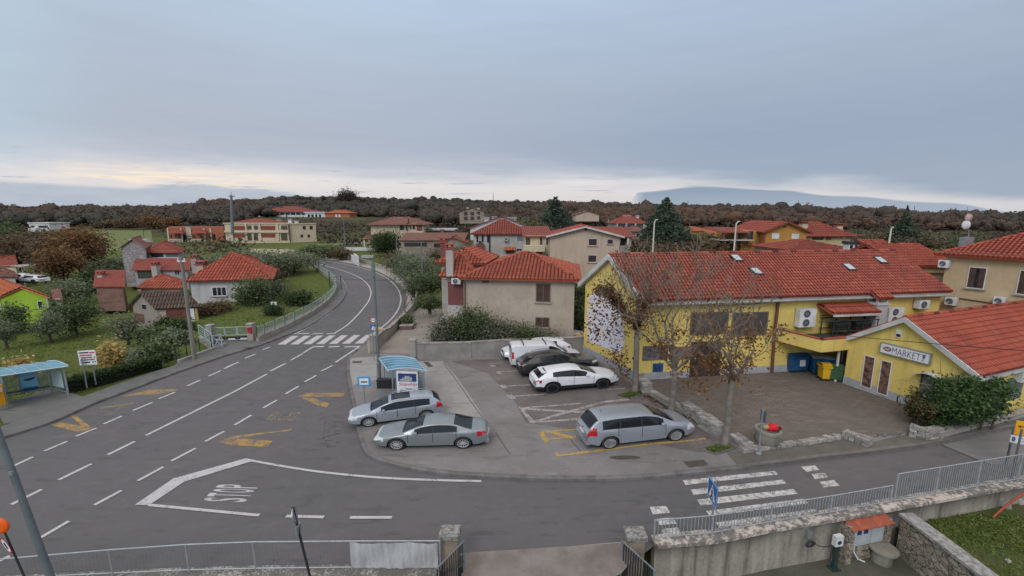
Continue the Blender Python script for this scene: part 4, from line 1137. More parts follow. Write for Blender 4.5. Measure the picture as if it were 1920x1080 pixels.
def put_car(name,label,sp,pf,pr,rv,group='cars parked in the lot',kmin=.9,kmax=1.06):
 loc,h,k=place_axles(pf,pr,sp,rv)
 k=max(kmin,min(kmax,k))
 c=make_car(name,label,'car',sp,loc,h,group)
 c.scale=(k,k*SQ,k*SQ)
 return c
put_car('parked_car','silver estate car with a glass sunroof, nose to the kerb beside the bus sign',WAGON,(692,800),(800,786),False)
put_car('parked_car','grey saloon car with red tail lights, nearest the road corner',SEDAN,(744,844),(868.5,841),False)
put_car('parked_car','pale silver people carrier parked in the yellow bay by the stone wall',MPV,(1268,827),(1142,842),True)
put_car('parked_car','white crossover with dark wheel arch cladding parked beside the first tree',CROSS,(1131,729),(1035,738),True)
put_car('parked_car','black sloping-roof crossover parked between the white van and a white crossover',SUVK,(1097,700),(1006,708),True)
put_car('parked_van','white panel van with two black roof bars',VAN,(1066,686),(985,690),True,kmin=.95)
bpy.data.objects['parked_van']['category']='van'
def put_direct(label,sp,p_nose,p_tail,side_off=.0,name='parked_car',group='cars parked in the lot',k=1.0,z=ZL):
 a=G(p_nose[0],p_nose[1],z);b=G(p_tail[0],p_tail[1],z);d=(a-b).to_2d();h=math.atan2(d.y,d.x)
 c=(a+b)/2
 o=make_car(name,label,'car',sp,(c.x,c.y,z),h,group);o.scale=(k,k*SQ,k*SQ);return o
put_direct('white sport utility car facing the road, farthest in the row by the low wall',LEX,(948,673),(1060,663))
def newell(P):
 n=Vector((0,0,0))
 for i in range(len(P)):
  a,b=P[i],P[(i+1)%len(P)]
  n+=Vector(((a.y-b.y)*(a.z+b.z),(a.z-b.z)*(a.x+b.x),(a.x-b.x)*(a.y+b.y)))
 return n.normalized()
def roof_sheet(mb,P,tw=.26,th=.36,relief=True,thick=.10):
 0
 P=[Vector(p) for p in P]
 n=newell(P)
 if n.z<0:n=-n
 u=(P[1]-P[0]).normalized();v=n.cross(u).normalized()
 if v.z<0:v=-v
 O=P[0]
 Q=[((p-O).dot(u),(p-O).dot(v)) for p in P]
 def W3(a,b,h=0.0):return O+u*a+v*b+n*h
 if not relief:
  i=[mb.vert(W3(a,b,0)) for a,b in Q]
  mb.face(i,[(a/tw,b/th) for a,b in Q])
  j=[mb.vert(W3(a,b,-thick)) for a,b in Q]
  mb.face(j[::-1],[(0,0)]*len(Q))
  for k in range(len(Q)):
   k2=(k+1)%len(Q);mb.face([i[k2],i[k],j[k],j[k2]],[(.5,.5)]*4)
  return
 umin=min(q[0] for q in Q);umax=max(q[0] for q in Q)
 def vr(a):
  lo,hi=1e9,-1e9
  for k in range(len(Q)):
   (a0,b0),(a1,b1)=Q[k],Q[(k+1)%len(Q)]
   if abs(a1-a0)<1e-9:
    if abs(a-a0)<1e-6:lo=min(lo,b0,b1);hi=max(hi,b0,b1)
    continue
   s=(a-a0)/(a1-a0)
   if -1e-6<=s<=1+1e-6:b=lerp(b0,b1,s);lo=min(lo,b);hi=max(hi,b)
  return lo,max(lo,hi)
 sub=6
 nc=max(1,int(round((umax-umin)/tw)));us=[umin+(umax-umin)*k/(nc*sub) for k in range(nc*sub+1)]
 tw2=(umax-umin)/nc
 rng=[vr(a) for a in us]
 vmax=max(r[1] for r in rng);nr=max(1,int(round(vmax/th)));th2=vmax/nr
 hprof=[0.08*abs(math.sin(math.pi*((a-umin)/tw2)))**.8 for a in us]
 vmin=min(r[0] for r in rng)
 for k in range(int(math.floor(vmin/th2)),nr):
  lo,hi=k*th2,(k+1)*th2+.03
  for i in range(len(us)-1):
   l0,h0=max(lo,rng[i][0]),min(hi,rng[i][1]);l1,h1=max(lo,rng[i+1][0]),min(hi,rng[i+1][1])
   if h0-l0<1e-4 and h1-l1<1e-4:continue
   h0=max(h0,l0);h1=max(h1,l1)
   a=mb.vert(W3(us[i],l0,hprof[i]+.035));b=mb.vert(W3(us[i+1],l1,hprof[i+1]+.035))
   c=mb.vert(W3(us[i+1],h1,hprof[i+1]));d=mb.vert(W3(us[i],h0,hprof[i]))
   e=1e-3
   U0,U1=(us[i]-umin)/tw2,(us[i+1]-umin)/tw2
   if i%sub==sub-1:U1-=e
   mb.face([a,b,c,d],[(U0+.0,k+e),(U1,k+e),(U1,k+.97),(U0,k+.97)])
   if k==0:
    a2=mb.vert(W3(us[i],l0,-.02));b2=mb.vert(W3(us[i+1],l1,-.02))
    mb.face([a2,b2,b,a],[(U0,.5)]*4)
 j=[mb.vert(W3(a,b,-.03)) for a,b in Q];mb.face(j[::-1],[(0.5,.5)]*len(Q))
 j2=[mb.vert(W3(a,b,-.03-thick)) for a,b in Q];mb.face(j2,[(0.5,.5)]*len(Q))
 for k in range(len(Q)):
  k2=(k+1)%len(Q);mb.face([j[k2],j[k],j2[k],j2[k2]],[(.5,.5)]*4)
class Bld:
 0
 def __init__(s,root,A,B,depth,z0,ze,slantL=0.0,wall=None,low=1.2,name='wall',back=None,ray=0.0):
  s.root=root;s.A=Vector((A[0],A[1],z0));s.B=Vector((B[0],B[1],z0));s.z0=z0;s.ze=ze
  t_=(s.B-s.A).to_2d().normalized();s.t=Vector((t_.x,t_.y,0));s.n=Vector((-t_.y,t_.x,0))
  if ray:
   q=((s.A+s.B)/2).to_2d().normalized();s.n=(s.n*(1-ray)+Vector((q.x,q.y,0))*ray).normalized()
  if back is not None:
   q=Vector((back[0],back[1],z0))-s.A;depth=q.length;s.n=q.normalized()
  s.w=(s.B-s.A).to_2d().length;s.d=depth
  s.C=s.B+s.n*depth;s.Dd=s.A+s.n*depth;s.low=low;s.wallm=wall
 def pt(s,a,b,z):return s.A+s.t*a+s.n*b+Vector((0,0,z-s.z0))
 def walls(s,gable=None,rh=0,m=None,name='wall'):
  mb=MB();z0=s.z0-s.low
  c=[s.pt(0,0,z0),s.pt(s.w,0,z0),s.pt(s.w,s.d,z0),s.pt(0,s.d,z0)]
  e=[s.pt(0,0,s.ze),s.pt(s.w,0,s.ze),s.pt(s.w,s.d,s.ze),s.pt(0,s.d,s.ze)]
  for i in range(4):
   j=(i+1)%4
   top=[]
   if gable=='y' and i in (0,2):top=[s.pt(s.w/2,0 if i==0 else s.d,s.ze+rh)]
   if gable=='x' and i in (1,3):top=[s.pt(s.w if i==1 else 0,s.d/2,s.ze+rh)]
   mb.poly([c[i],c[j],e[j]]+top+[e[i]])
  mb.poly([q-Vector((0,0,.02)) for q in e])
  return mb.build(name,m or s.wallm,s.root)
 def roof(s,kind,rh,m,over=.4,relief=False,name='roof',tw=.26,th=.36,cap=True,inset=None,ov_side=None):
  mb=MB();o=over;os_=over if ov_side is None else ov_side
  w,d,ze=s.w,s.d,s.ze
  a=dict(tw=tw,th=th,relief=relief)
  lines=[]
  if kind=='y':
   k=rh/(w/2);dz=-k*o
   Lf,Lb=s.pt(-o,-os_,ze+dz),s.pt(-o,d+os_,ze+dz);Rf,Rb=s.pt(w+o,-os_,ze+dz),s.pt(w+o,d+os_,ze+dz)
   T0,T1=s.pt(w/2,-os_,ze+rh),s.pt(w/2,d+os_,ze+rh)
   roof_sheet(mb,[Lb,Lf,T0,T1],**a);roof_sheet(mb,[Rf,Rb,T1,T0],**a);lines=[(T0,T1)]
  elif kind=='x':
   k=rh/(d/2);dz=-k*o
   F0,F1=s.pt(-os_,-o,ze+dz),s.pt(w+os_,-o,ze+dz);B0,B1=s.pt(-os_,d+o,ze+dz),s.pt(w+os_,d+o,ze+dz)
   T0,T1=s.pt(-os_,d/2,ze+rh),s.pt(w+os_,d/2,ze+rh)
   roof_sheet(mb,[F0,F1,T1,T0],**a);roof_sheet(mb,[B1,B0,T0,T1],**a);lines=[(T0,T1)]
  elif kind=='hip':
   if w>=d:
    i_=d/2 if inset is None else inset
    T0,T1=s.pt(i_,d/2,ze+rh),s.pt(w-i_,d/2,ze+rh)
   else:
    i_=w/2 if inset is None else inset
    T0,T1=s.pt(w/2,i_,ze+rh),s.pt(w/2,d-i_,ze+rh)
   k=rh/(min(w,d)/2);dz=-k*o
   c=[s.pt(-o,-o,ze+dz),s.pt(w+o,-o,ze+dz),s.pt(w+o,d+o,ze+dz),s.pt(-o,d+o,ze+dz)]
   if w>=d:
    roof_sheet(mb,[c[0],c[1],T1,T0],**a);roof_sheet(mb,[c[1],c[2],T1],**a)
    roof_sheet(mb,[c[2],c[3],T0,T1],**a);roof_sheet(mb,[c[3],c[0],T0],**a)
    lines=[(T0,T1),(c[0],T0),(c[3],T0),(c[1],T1),(c[2],T1)]
   else:
    roof_sheet(mb,[c[0],c[1],T0],**a);roof_sheet(mb,[c[1],c[2],T1,T0],**a)
    roof_sheet(mb,[c[2],c[3],T1],**a);roof_sheet(mb,[c[3],c[0],T0,T1],**a)
    lines=[(T0,T1),(c[0],T0),(c[1],T0),(c[2],T1),(c[3],T1)]
  elif kind=='mono':
   F0,F1=s.pt(-os_,-o,ze-.1),s.pt(w+os_,-o,ze-.1);T0,T1=s.pt(-os_,d+.1,ze+rh),s.pt(w+os_,d+.1,ze+rh)
   roof_sheet(mb,[F0,F1,T1,T0],**a)
  elif kind=='flat':
   mb.hexa([s.pt(-o,-o,ze),s.pt(w+o,-o,ze),s.pt(w+o,d+o,ze),s.pt(-o,d+o,ze),s.pt(-o,-o,ze+rh),s.pt(w+o,-o,ze+rh),s.pt(w+o,d+o,ze+rh),s.pt(-o,d+o,ze+rh)])
  if cap:
   for p,q in lines:
    nn=max(2,int((q-p).length/.4)) if relief else 1
    for k in range(nn):
     pa,pb=p.lerp(q,k/nn),p.lerp(q,(k+1)/nn)
     i0=len(mb.f);mb.tube([pa+Vector((0,0,.03)),pb+Vector((0,0,.03))],[.105,.085] if relief else .09,6)
     rnd=random.random()*50
     for f in range(i0,len(mb.f)):mb.uv[f]=[(rnd+.5,k+.6)]*len(mb.f[f])
  return mb.build(name,m,s.root)
 def face(s,f):
  return {'front':(s.A,s.B),'right':(s.B,s.C),'left':(s.Dd,s.A),'back':(s.C,s.Dd)}[f]
 def px(s,f,box):
  A,B=s.face(f)
  x0,y0,x1,y1=box;xm=(x0+x1)/2
  a0=on_wall(A,B,x0,(y0+y1)/2)[0];a1=on_wall(A,B,x1,(y0+y1)/2)[0]
  z1=on_wall(A,B,xm,y0)[1];z0=on_wall(A,B,xm,y1)[1]
  return a0,a1,z0,z1
 def window(s,f,box,style='pane',m=None,frame=None,raw=None,name='window',sill=True,bars=1):
  A,B=s.face(f);a0,a1,z0,z1=raw if raw else s.px(f,box)
  if a1<a0:a0,a1=a1,a0
  fr=.06*min(1.5,max(.6,(a1-a0)))
  fm=frame or WFRAME
  mb=MB()
  for q in ((a0-fr,a0,z0-fr,z1+fr),(a1,a1+fr,z0-fr,z1+fr),(a0,a1,z1,z1+fr),(a0,a1,z0-fr,z0)):
   mb.wbox(A,B,q[0],q[1],q[2],q[3],-.02,.045)
  if style in ('pane',):
   for k in range(1,bars+1):
    ac=lerp(a0,a1,k/(bars+1));mb.wbox(A,B,ac-fr*.35,ac+fr*.35,z0,z1,-.02,.030)
  w=mb.build(name,fm,s.root)
  if style=='shutter':
   mb=MB();nl=max(5,int((z1-z0)/.09));mid=(a0+a1)/2
   for l,r in ((a0,mid-.01),(mid+.01,a1)):
    mb.wbox(A,B,l,r,z0,z1,-.015,.022)
    for k in range(nl):
     zc=lerp(z0,z1,(k+.5)/nl);mb.wbox(A,B,l+.05,r-.05,zc-.022,zc+.022,.022,.036)
   mb.build('shutter',m or BROWNW,w)
  elif style=='roller':
   mb=MB();mb.wbox(A,B,a0,a1,z0,z1,-.015,.02)
   nl=max(4,int((z1-z0)/.12))
   for k in range(nl):
    zc=lerp(z0,z1,(k+.5)/nl);mb.wbox(A,B,a0+.01,a1-.01,zc-.03,zc+.03,.02,.03)
   mb.build('roller_shutter',m or WPLAS,w)
  else:
   mb=MB();mb.wbox(A,B,a0,a1,z0,z1,-.015,.012);mb.build('pane',m or WGLASS,w)
   if style=='open':
    mb=MB();q=(a1-a0)
    mb.wbox(A,B,a0+.01,a0+q*.40,z0+.01,z1-.01,.02,.055);mb.wbox(A,B,a1-q*.38,a1-.01,z0+.01,z1-.01,.02,.055)
    mb.build('shutter',BROWNW,w)
  if sill:
   mb=MB();mb.wbox(A,B,a0-.12,a1+.12,z0-fr-.07,z0-fr,-.02,.13);mb.build('sill',COPE if s.w<60 else fm,w)
  return w
 def panel(s,name,f,box,m,d0=-.02,d1=.03,raw=None,label=None):
  A,B=s.face(f);a0,a1,z0,z1=raw if raw else s.px(f,box)
  mb=MB();mb.wbox(A,B,min(a0,a1),max(a0,a1),z0,z1,d0,d1);o=mb.build(name,m,s.root)
  if label:o['label']=label
  return o
def chimney(root,c,w,h,m,capm=None,d=None):
 0
 d=d or w;c=Vector(c)
 mb=MB();mb.box(c+Vector((0,0,h/2-.3)),(w,d,h+.6))
 o=mb.build('chimney',m,root)
 mb=MB();mb.box(c+Vector((0,0,h+.05)),(w*1.3,d*1.3,.09))
 for sx in (-1,1):
  for sy in (-1,1):mb.box(c+Vector((sx*w*.36,sy*d*.36,h+.2)),(w*.2,d*.2,.24))
 mb.box(c+Vector((0,0,h+.35)),(w*1.35,d*1.35,.07))
 mb.build('chimney_cap',capm or REDP,o)
 return o
def new_house(name,label,cat,pA,pB,z0,eave_py,depth,group='village houses'):
 A=G(pA[0],pA[1],z0);B=G(pB[0],pB[1],z0)
 root=thing(name,label,cat,A,0,group)
 ze=HZ(A.y,eave_py)
 return root,A,B,ze
A=G(1197,716,ZL);Cc=G(1444,698,ZP)
tdir=(Cc-A).to_2d().normalized()
Bfar=A+Vector((tdir.x,tdir.y,0))*19.2
Dg=G(1094,661,ZL)
ZE=5.0
yb=thing('yellow_shop_building','long yellow two-storey building with a big red tiled roof and rooflights','building',A)
ndir=Vector((-tdir.y,tdir.x,0))
gd=(Dg-A);gd.z=0
Bk=Bfar+gd
ridge0=A+gd*.5;zr=HZ(ridge0.y,480)
ridge1=Bfar+gd*.5
mb=MB()
def Z(p,z):return Vector((p.x,p.y,z))
mb.poly([Z(A,-.3),Z(Bfar,-.3),Z(Bfar,ZE),Z(A,ZE)])
mb.poly([Z(Dg,-.3),Z(A,-.3),Z(A,ZE),Z(ridge0,zr),Z(Dg,ZE)])
mb.poly([Z(Bfar,-.3),Z(Bk,-.3),Z(Bk,ZE),Z(ridge1,zr),Z(Bfar,ZE)])
mb.poly([Z(Bk,-.3),Z(Dg,-.3),Z(Dg,ZE),Z(Bk,ZE)])
mb.build('wall',YEL,yb)
tv=Vector((tdir.x,tdir.y,0));gv=gd.normalized()
half=gd.length/2;slope=(zr-ZE)/half
ov=.38
def rp(a,b,dz=0.06):
 z=ZE+slope*(b if b<=half else 2*half-b)
 return A+tv*a+gv*b+Vector((0,0,z-A.z+dz))
mb=MB()
Lw=19.2
roof_sheet(mb,[rp(-.25,-ov),rp(Lw+.2,-ov),rp(Lw+.2,half),rp(-.25,half)],.21,.26)
roof_sheet(mb,[rp(Lw+.2,2*half+ov),rp(-.25,2*half+ov),rp(-.25,half),rp(Lw+.2,half)],.21,.26)
for k in range(46):
 pa,pb=rp(-.25+(Lw+.45)*k/46,half,.1),rp(-.25+(Lw+.45)*(k+1)/46,half,.1)
 i0=len(mb.f);mb.tube([pa,pb],[.12,.10],6)
 for f in range(i0,len(mb.f)):mb.uv[f]=[(k*3.3+.5,.6)]*len(mb.f[f])
mb.build('roof',TILE,yb)
mb=MB()
for b0,b1 in ((-ov,half),(half,2*half+ov)):
 p=[rp(-.32,b0,-.20),rp(-.32,b1,-.20),rp(-.32,b1,.12),rp(-.32,b0,.12)]
 q=[x+tv*.22 for x in p]
 mb.hexa([p[0],p[1],q[1],q[0],p[3],p[2],q[2],q[3]])
mb.build('verge_board',FASC,yb)
mb=MB();mb.wbox(A,Bfar,-.3,Lw,ZE-.42,ZE-.12,-.02,.30);mb.build('eaves_beam',CONC,yb)
mb=MB();e0,e1=rp(-.2,-ov-.06,-.12),rp(Lw,-ov-.06,-.12)
mb.tube([e0,e1],.075,8);mb.build('gutter',GUTR,yb)
WA=Bld(yb,A,Bfar,5,ZP,ZE)
mb=MB();mb.wbox(A,Bfar,-.02,Lw,-.1,.62,-.02,.014);mb.wbox(Dg,A,-.02,(A-Dg).length+.03,-.1,.62,-.02,.035);mb.build('plinth',PLINTH,yb)
mb=MB();gA,gB=Dg,A
pts=[]
for px_,py_ in ((1103,560),(1116,546),(1135,550),(1150,562),(1166,590),(1172,640),(1163,665),(1142,655),(1122,648),(1104,640),(1100,600)):
 a_,z_=on_wall(gA,gB,px_,py_);d_=(gB-gA).to_2d().normalized()
 q=gA.to_2d()+d_*a_+Vector((d_.y,-d_.x))*.012;pts.append((q.x,q.y,z_))
mb.poly(pts);mb.build('mural',MURALW,yb)
for bx in ((1297,588,1362,624),(1374,588,1436,626)):WA.window('front',bx,'shutter',m=mat('grey_brown_shutter',(0.085,0.07,0.06,1),(0.06,0.05,0.045,1),4,.7),frame=mat('dark_window_trim',(0.12,.1,.085,1),None,3,.7),sill=False)
WA.panel('shop_door','front',(1294,640,1350,709),mat('dark_shop_glass',(0.035,0.03,0.03,1),(0.075,0.055,0.045,1),3.0,.2,spec=.5),d1=.02)
WA.panel('notice_board','front',(1205,648,1252,675),POSTER2);WA.panel('notice_board','front',(1257,650,1296,674),mat('red_grey_board',(0.16,.14,.14,1),(0.20,.05,.03,1),2.5,.6))
WA.panel('poster','front',(1224,681,1243,697),POSTB,label='blue poster by the shop door')
A_f,B_f=A,Bfar
mb=MB();
for i,(xx,yt,yb_) in enumerate(((1457,552,700),)):
 a_,z1_=on_wall(A,Bfar,xx,553);a2,z0_=on_wall(A,Bfar,1446,697)
 mb.tube([A+tv*a_-ndir*.38+Vector((0,0,ZE-.2)),A+tv*a_-ndir*.14+Vector((0,0,ZE-.75)),A+tv*a_-ndir*.12+Vector((0,0,2.3)),A+tv*(a2-.05)-ndir*.12+Vector((0,0,.1))],.085,8)
mb.build('downpipe',RAFT,yb)
for px_,py_ in ((1416,511),(1379,486),(1590,503),(1649,490)):
 u=(px_-960)/FPX;v=(py_-540)/FPX;d=Vector((u,_c-v*_s,-_s-v*_c));O_=rp(0,0);nrm=tv.cross(rp(0,1)-rp(0,0)).normalized()
 k=(O_-Vector((0,0,CAMH))).dot(nrm)/d.dot(nrm);p=Vector((0,0,CAMH))+d*k
 up_=(rp(0,1)-rp(0,0)).normalized();
 if nrm.z<0:nrm=-nrm
 def fr(mb,w,h,lo,hi):
  mb.hexa([p+tv*x+up_*y+nrm*lo for x,y in ((-w,-h),(w,-h),(w,h),(-w,h))]+[p+tv*x+up_*y+nrm*hi for x,y in ((-w,-h),(w,-h),(w,h),(-w,h))])
 mb=MB();fr(mb,.28,.32,0,.15);r_=mb.build('rooflight',DARKM,yb)
 mb=MB();fr(mb,.21,.24,.15,.162);mb.build('pane',mat('pale_rooflight_glass',(0.42,.46,.48,1),(0.34,.38,.40,1),2,.15,spec=.6),r_)
def ac_unit(label,Aw,Bw,box,fans=1,group='air conditioner units',deep=.34):
 x0,y0,x1,y1=box
 a0=on_wall(Aw,Bw,x0,(y0+y1)/2)[0];a1=on_wall(Aw,Bw,x1,(y0+y1)/2)[0]
 z1=on_wall(Aw,Bw,(x0+x1)/2,y0)[1];z0=on_wall(Aw,Bw,(x0+x1)/2,y1)[1]
 td=(Bw-Aw).to_2d().normalized();base=Aw.to_2d()+td*((a0+a1)/2)+Vector((td.y,-td.x))*.2
 t_=thing('air_conditioner',label,'air conditioner',(base.x,base.y,z0),0,group)
 mb=MB();mb.wbox(Aw,Bw,a0,a1,z0,z1,.06,.06+deep);mb.build('casing',WPLAS,t_)
 rz=-math.atan2(td.x,td.y)+math.pi/2
 for k in range(fans):
  fh=(z1-z0)/fans;zc=z0+fh*(k+.5);ac=lerp(a0,a1,.42);r_=min(fh,(a1-a0)*.8)*.40
  nn=Vector((td.x,td.y,0));oo=Vector((td.y,-td.x,0));cc=Vector((*(Aw.to_2d()+td*ac),zc))+oo*(.062+deep)
  mb=MB();ring=[cc+nn*(r_*math.cos(i*math.pi/10))+Vector((0,0,r_*math.sin(i*math.pi/10))) for i in range(20)]
  mb.poly(ring);mb.build('fan_opening',BLACK,t_)
  mb=MB()
  for q in (.35,.65,1.0):
   rg_=[cc+oo*.012+nn*(r_*q*math.cos(i*math.pi/10))+Vector((0,0,r_*q*math.sin(i*math.pi/10))) for i in range(21)]
   mb.tube(rg_,.010,4,False)
  for i in range(4):
   an=i*math.pi/4;mb.tube([cc+oo*.012-(nn*math.cos(an)+Vector((0,0,math.sin(an))))*r_,cc+oo*.012+(nn*math.cos(an)+Vector((0,0,math.sin(an))))*r_],.008,4,False)
  mb.build('fan_grille',GALV,t_)
 mb=MB();mb.wbox(Aw,Bw,a0+.08,a0+.13,z0-.05,z0,0,.06+deep);mb.wbox(Aw,Bw,a1-.13,a1-.08,z0-.05,z0,0,.06+deep);mb.build('bracket',GALV,t_)
 return t_
ac_unit('tall twin-fan air conditioner left of the small lean-to roof on the yellow wall',A,Bfar,(1489,577,1519,610),2)
ac_unit('tall twin-fan air conditioner right of the grey chimney on the yellow wall',A,Bfar,(1654,575,1681,604),2)
ac_unit('small air conditioner high at the right end of the yellow wall',A,Bfar,(1711,561,1730,576),1)
def wp(a,z,d):return A+tv*a-ndir*d+Vector((0,0,z-A.z))
ra0,rz1=on_wall(A,Bfar,1538,570);ra1,rz0=on_wall(A,Bfar,1617,612)
t_=thing('lean_to_roof','small red lean-to roof with white edge above the cooling machines','lean-to',wp((ra0+ra1)/2,3.9,.5))
mb=MB();roof_sheet(mb,[wp(ra0-.0,3.86,1.0),wp(ra1,3.86,1.0),wp(ra1,4.25,0.03),wp(ra0-.25,4.25,0.03)],.2,.5);mb.build('roof',TILE2,t_)
mb=MB();mb.wbox(A,Bfar,ra0-.02,ra1,3.68,3.80,.93,1.02);mb.build('edge_board',FASC,t_)
mb=MB()
for a_ in (ra0+.05,ra1-.05):mb.tube([wp(a_,3.75,.95),wp(a_,3.55,.06)],.03,6)
mb.build('bracket',DARKM,t_)
t_=thing('cooling_rack','dark steel rack carrying cooling machines on the flat roof','machine rack',wp((ra0+ra1)/2,2.5,.6))
mb=MB()
for a_ in np.linspace(ra0+.1,ra1-.1,4):
 for d_ in (.15,.95):mb.tube([wp(a_,2.45,d_),wp(a_,3.45,d_)],.03,5)
for d_ in (.15,.95):
 mb.tube([wp(ra0,2.82,d_),wp(ra1,2.82,d_)],.03,5);mb.tube([wp(ra0-.9*(d_>.5),3.42,d_),wp(ra1,3.42,d_)],.028,5)
for a_ in np.linspace(ra0+.1,ra1-.5,4):mb.tube([wp(a_,2.48,.95),wp(a_+.4,2.8,.95)],.022,5)
mb.build('frame',DARKM,t_)
for i,a_ in enumerate((lerp(ra0,ra1,.3),lerp(ra0,ra1,.74))):
 mb=MB();mb.tube([wp(a_-.5,3.1,.55),wp(a_+.5,3.1,.55)],.24,12);mb.box(wp(a_,2.92,.55),(.9,.5,.16));mb.build('compressor',mat('dark_green_machine',(0.022,.03,.027,1),(0.015,.018,.018,1),4,.5),t_)
ca,cz=on_wall(A,Bfar,1627,600)
t_=thing('flue_tower','pale grey flue tower with a small tiled hat against the yellow wall','chimney',wp(ca,2.4,.5))
mb=MB();mb.wbox(A,Bfar,ca-.36,ca+.36,2.2,4.35,.05,.75);mb.build('shaft',mat('pale_grey_render',(0.42,.41,.42,1),(0.34,.33,.34,1),1,.9,streak=True),t_)
mb=MB();mb.wbox(A,Bfar,ca-.42,ca+.42,4.2,4.3,.0,.81);mb.wbox(A,Bfar,ca-.40,ca+.40,4.58,4.64,.02,.79)
for x_ in (-.36,.26):mb.wbox(A,Bfar,ca+x_,ca+x_+.10,4.35,4.6,.06,.16);mb.wbox(A,Bfar,ca+x_,ca+x_+.10,4.35,4.6,.62,.72)
mb.build('vent_head',FASC,t_)
mb=MB();roof_sheet(mb,[wp(ca-.5,4.63,.9),wp(ca+.5,4.63,.9),wp(ca+.5,4.98,.4),wp(ca-.5,4.98,.4)],.2,.3);roof_sheet(mb,[wp(ca+.5,4.63,-.02),wp(ca-.5,4.63,-.02),wp(ca-.5,4.98,.4),wp(ca+.5,4.98,.4)],.2,.3);mb.build('tiled_hat',TILE2,t_)
mA=G(1581,719,ZP);m2=G(1707.5,762.5,ZP)
md=(m2-mA).to_2d().normalized();mdv=Vector((md.x,md.y,0));mn=Vector((-md.y,md.x,0))
def mkpt(px_,z):
 best=None
 for k in range(400):
  p=mA+mdv*(k*.03);p.z=z
  if PXY(p)[0]>=px_:return k*.03
 return 12.0
MW=mkpt(1822,2.3)
mB=mA+mdv*MW
zeL=HZ(mA.y,634);zeR=HZ(mB.y,694)
ZME=(zeL+zeR)/2
mdep=14.0
mk_=thing('market_shop','low yellow market annex with a white MARKET sign on its gable','shop',mA)
MK=Bld(mk_,mA,mB,mdep,ZP,ZME,wall=YEL,low=.5)
pk=on_wall(mA,mB,1703,598);mrh=pk[1]-ZME;pa_=pk[0]
mb=MB()
c=[MK.pt(0,0,-.3),MK.pt(MW,0,-.3),MK.pt(MW,mdep,-.3),MK.pt(0,mdep,-.3)];e=[MK.pt(0,0,zeL),MK.pt(MW,0,zeR),MK.pt(MW,mdep,zeR),MK.pt(0,mdep,zeL)]
T0,T1=MK.pt(pa_,0,ZME+mrh),MK.pt(pa_,mdep,ZME+mrh)
mb.poly([c[0],c[1],e[1],T0,e[0]]);mb.poly([c[1],c[2],e[2],e[1]]);mb.poly([c[2],c[3],e[3],T1,e[2]]);mb.poly([c[3],c[0],e[0],e[3]])
mb.build('wall',YEL,mk_)
mb=MB();o_=.30
def mline(a,zbase0,zbase1):return 0
kL=(ZME+mrh-zeL)/pa_;kR=(ZME+mrh-zeR)/(MW-pa_)
Lf,Lb=MK.pt(-o_,-.25,zeL-kL*o_+.06),MK.pt(-o_,mdep,zeL-kL*o_+.06)
Rf,Rb=MK.pt(MW+o_,-.25,zeR-kR*o_+.06),MK.pt(MW+o_,mdep,zeR-kR*o_+.06)
Tf,Tb=MK.pt(pa_,-.25,ZME+mrh+.06),MK.pt(pa_,mdep,ZME+mrh+.06)
roof_sheet(mb,[Lb,Lf,Tf,Tb],.22,.29);roof_sheet(mb,[Rf,Rb,Tb,Tf],.22,.29)
for k in range(34):
 i0=len(mb.f);mb.tube([Tf.lerp(Tb,k/34)+Vector((0,0,.04)),Tf.lerp(Tb,(k+1)/34)+Vector((0,0,.04))],[.12,.10],6)
 for f in range(i0,len(mb.f)):mb.uv[f]=[(k*7.7+.5,.6)]*len(mb.f[f])
mb.build('roof',TILE2,mk_)
mb=MB()
for P0,P1 in ((Lf,Tf),(Tf,Rf)):
 a=[P0-mn*.06+Vector((0,0,-.2)),P1-mn*.06+Vector((0,0,-.2)),P1+mn*.22+Vector((0,0,-.2)),P0+mn*.22+Vector((0,0,-.2))]
 mb.hexa(a+[x+Vector((0,0,.25)) for x in a])
mb.build('verge_board',FASC,mk_)
mb=MB();q0=Rf+Vector((0,0,-.12));q1=Rb+Vector((0,0,-.12))
a=[q0-mdv*.45+Vector((0,0,-.16)),q0+Vector((0,0,-.16)),q1+Vector((0,0,-.16)),q1-mdv*.45+Vector((0,0,-.16))]
mb.hexa(a+[x+Vector((0,0,.14)) for x in a]);mb.build('eaves_board',FASC,mk_)
mb=MB();mb.wbox(mA,mB,-.03,MW+.03,-.1,ZP+.42,-.02,.008);mb.build('plinth',PLINTH,mk_)
MK.window('front',(1619,668,1637,727),'pane',POSTER,bars=0,sill=False,name='door',frame=WFRAME)
MK.window('front',(1650,677,1668,740),'pane',POSTER,bars=0,sill=False,name='door',frame=WFRAME)
MK.window('front',(1728,700,1752,735),'pane',mat('grey_door',(0.16,.16,.17,1),(0.1,.1,.11,1),2,.4),bars=0,sill=False,name='door',frame=DARKM)
MK.panel('vent','front',(1680,618,1691,633),WPLAS,d1=.05);MK.panel('vent_opening','front',(1681.5,626,1689.5,631.5),BLACK,d0=.05,d1=.055)
MK.panel('gate_plate','front',(1682,742,1684,755),BLACK)
a0_,z_=on_wall(mA,mB,1718,704);a1_,_z=on_wall(mA,mB,1776,716)
mb=MB()
def mp(a,z,d):return mA+mdv*a-mn*d+Vector((0,0,z-mA.z))
pr=[(lerp(a0_,a1_,k/8),z_+.28*math.sin(k/8*math.pi)+.05) for k in range(9)]
for k in range(8):
 (x0,z0_),(x1,z1_)=pr[k],pr[k+1]
 mb.hexa([mp(x0,z0_,0),mp(x1,z1_,0),mp(x1,z1_,.45),mp(x0,z0_,.45),mp(x0,z0_+.03,0),mp(x1,z1_+.03,0),mp(x1,z1_+.03,.45),mp(x0,z0_+.03,.45)])
mb.build('door_canopy',FASC,mk_)
A2,B2=MK.face('right')
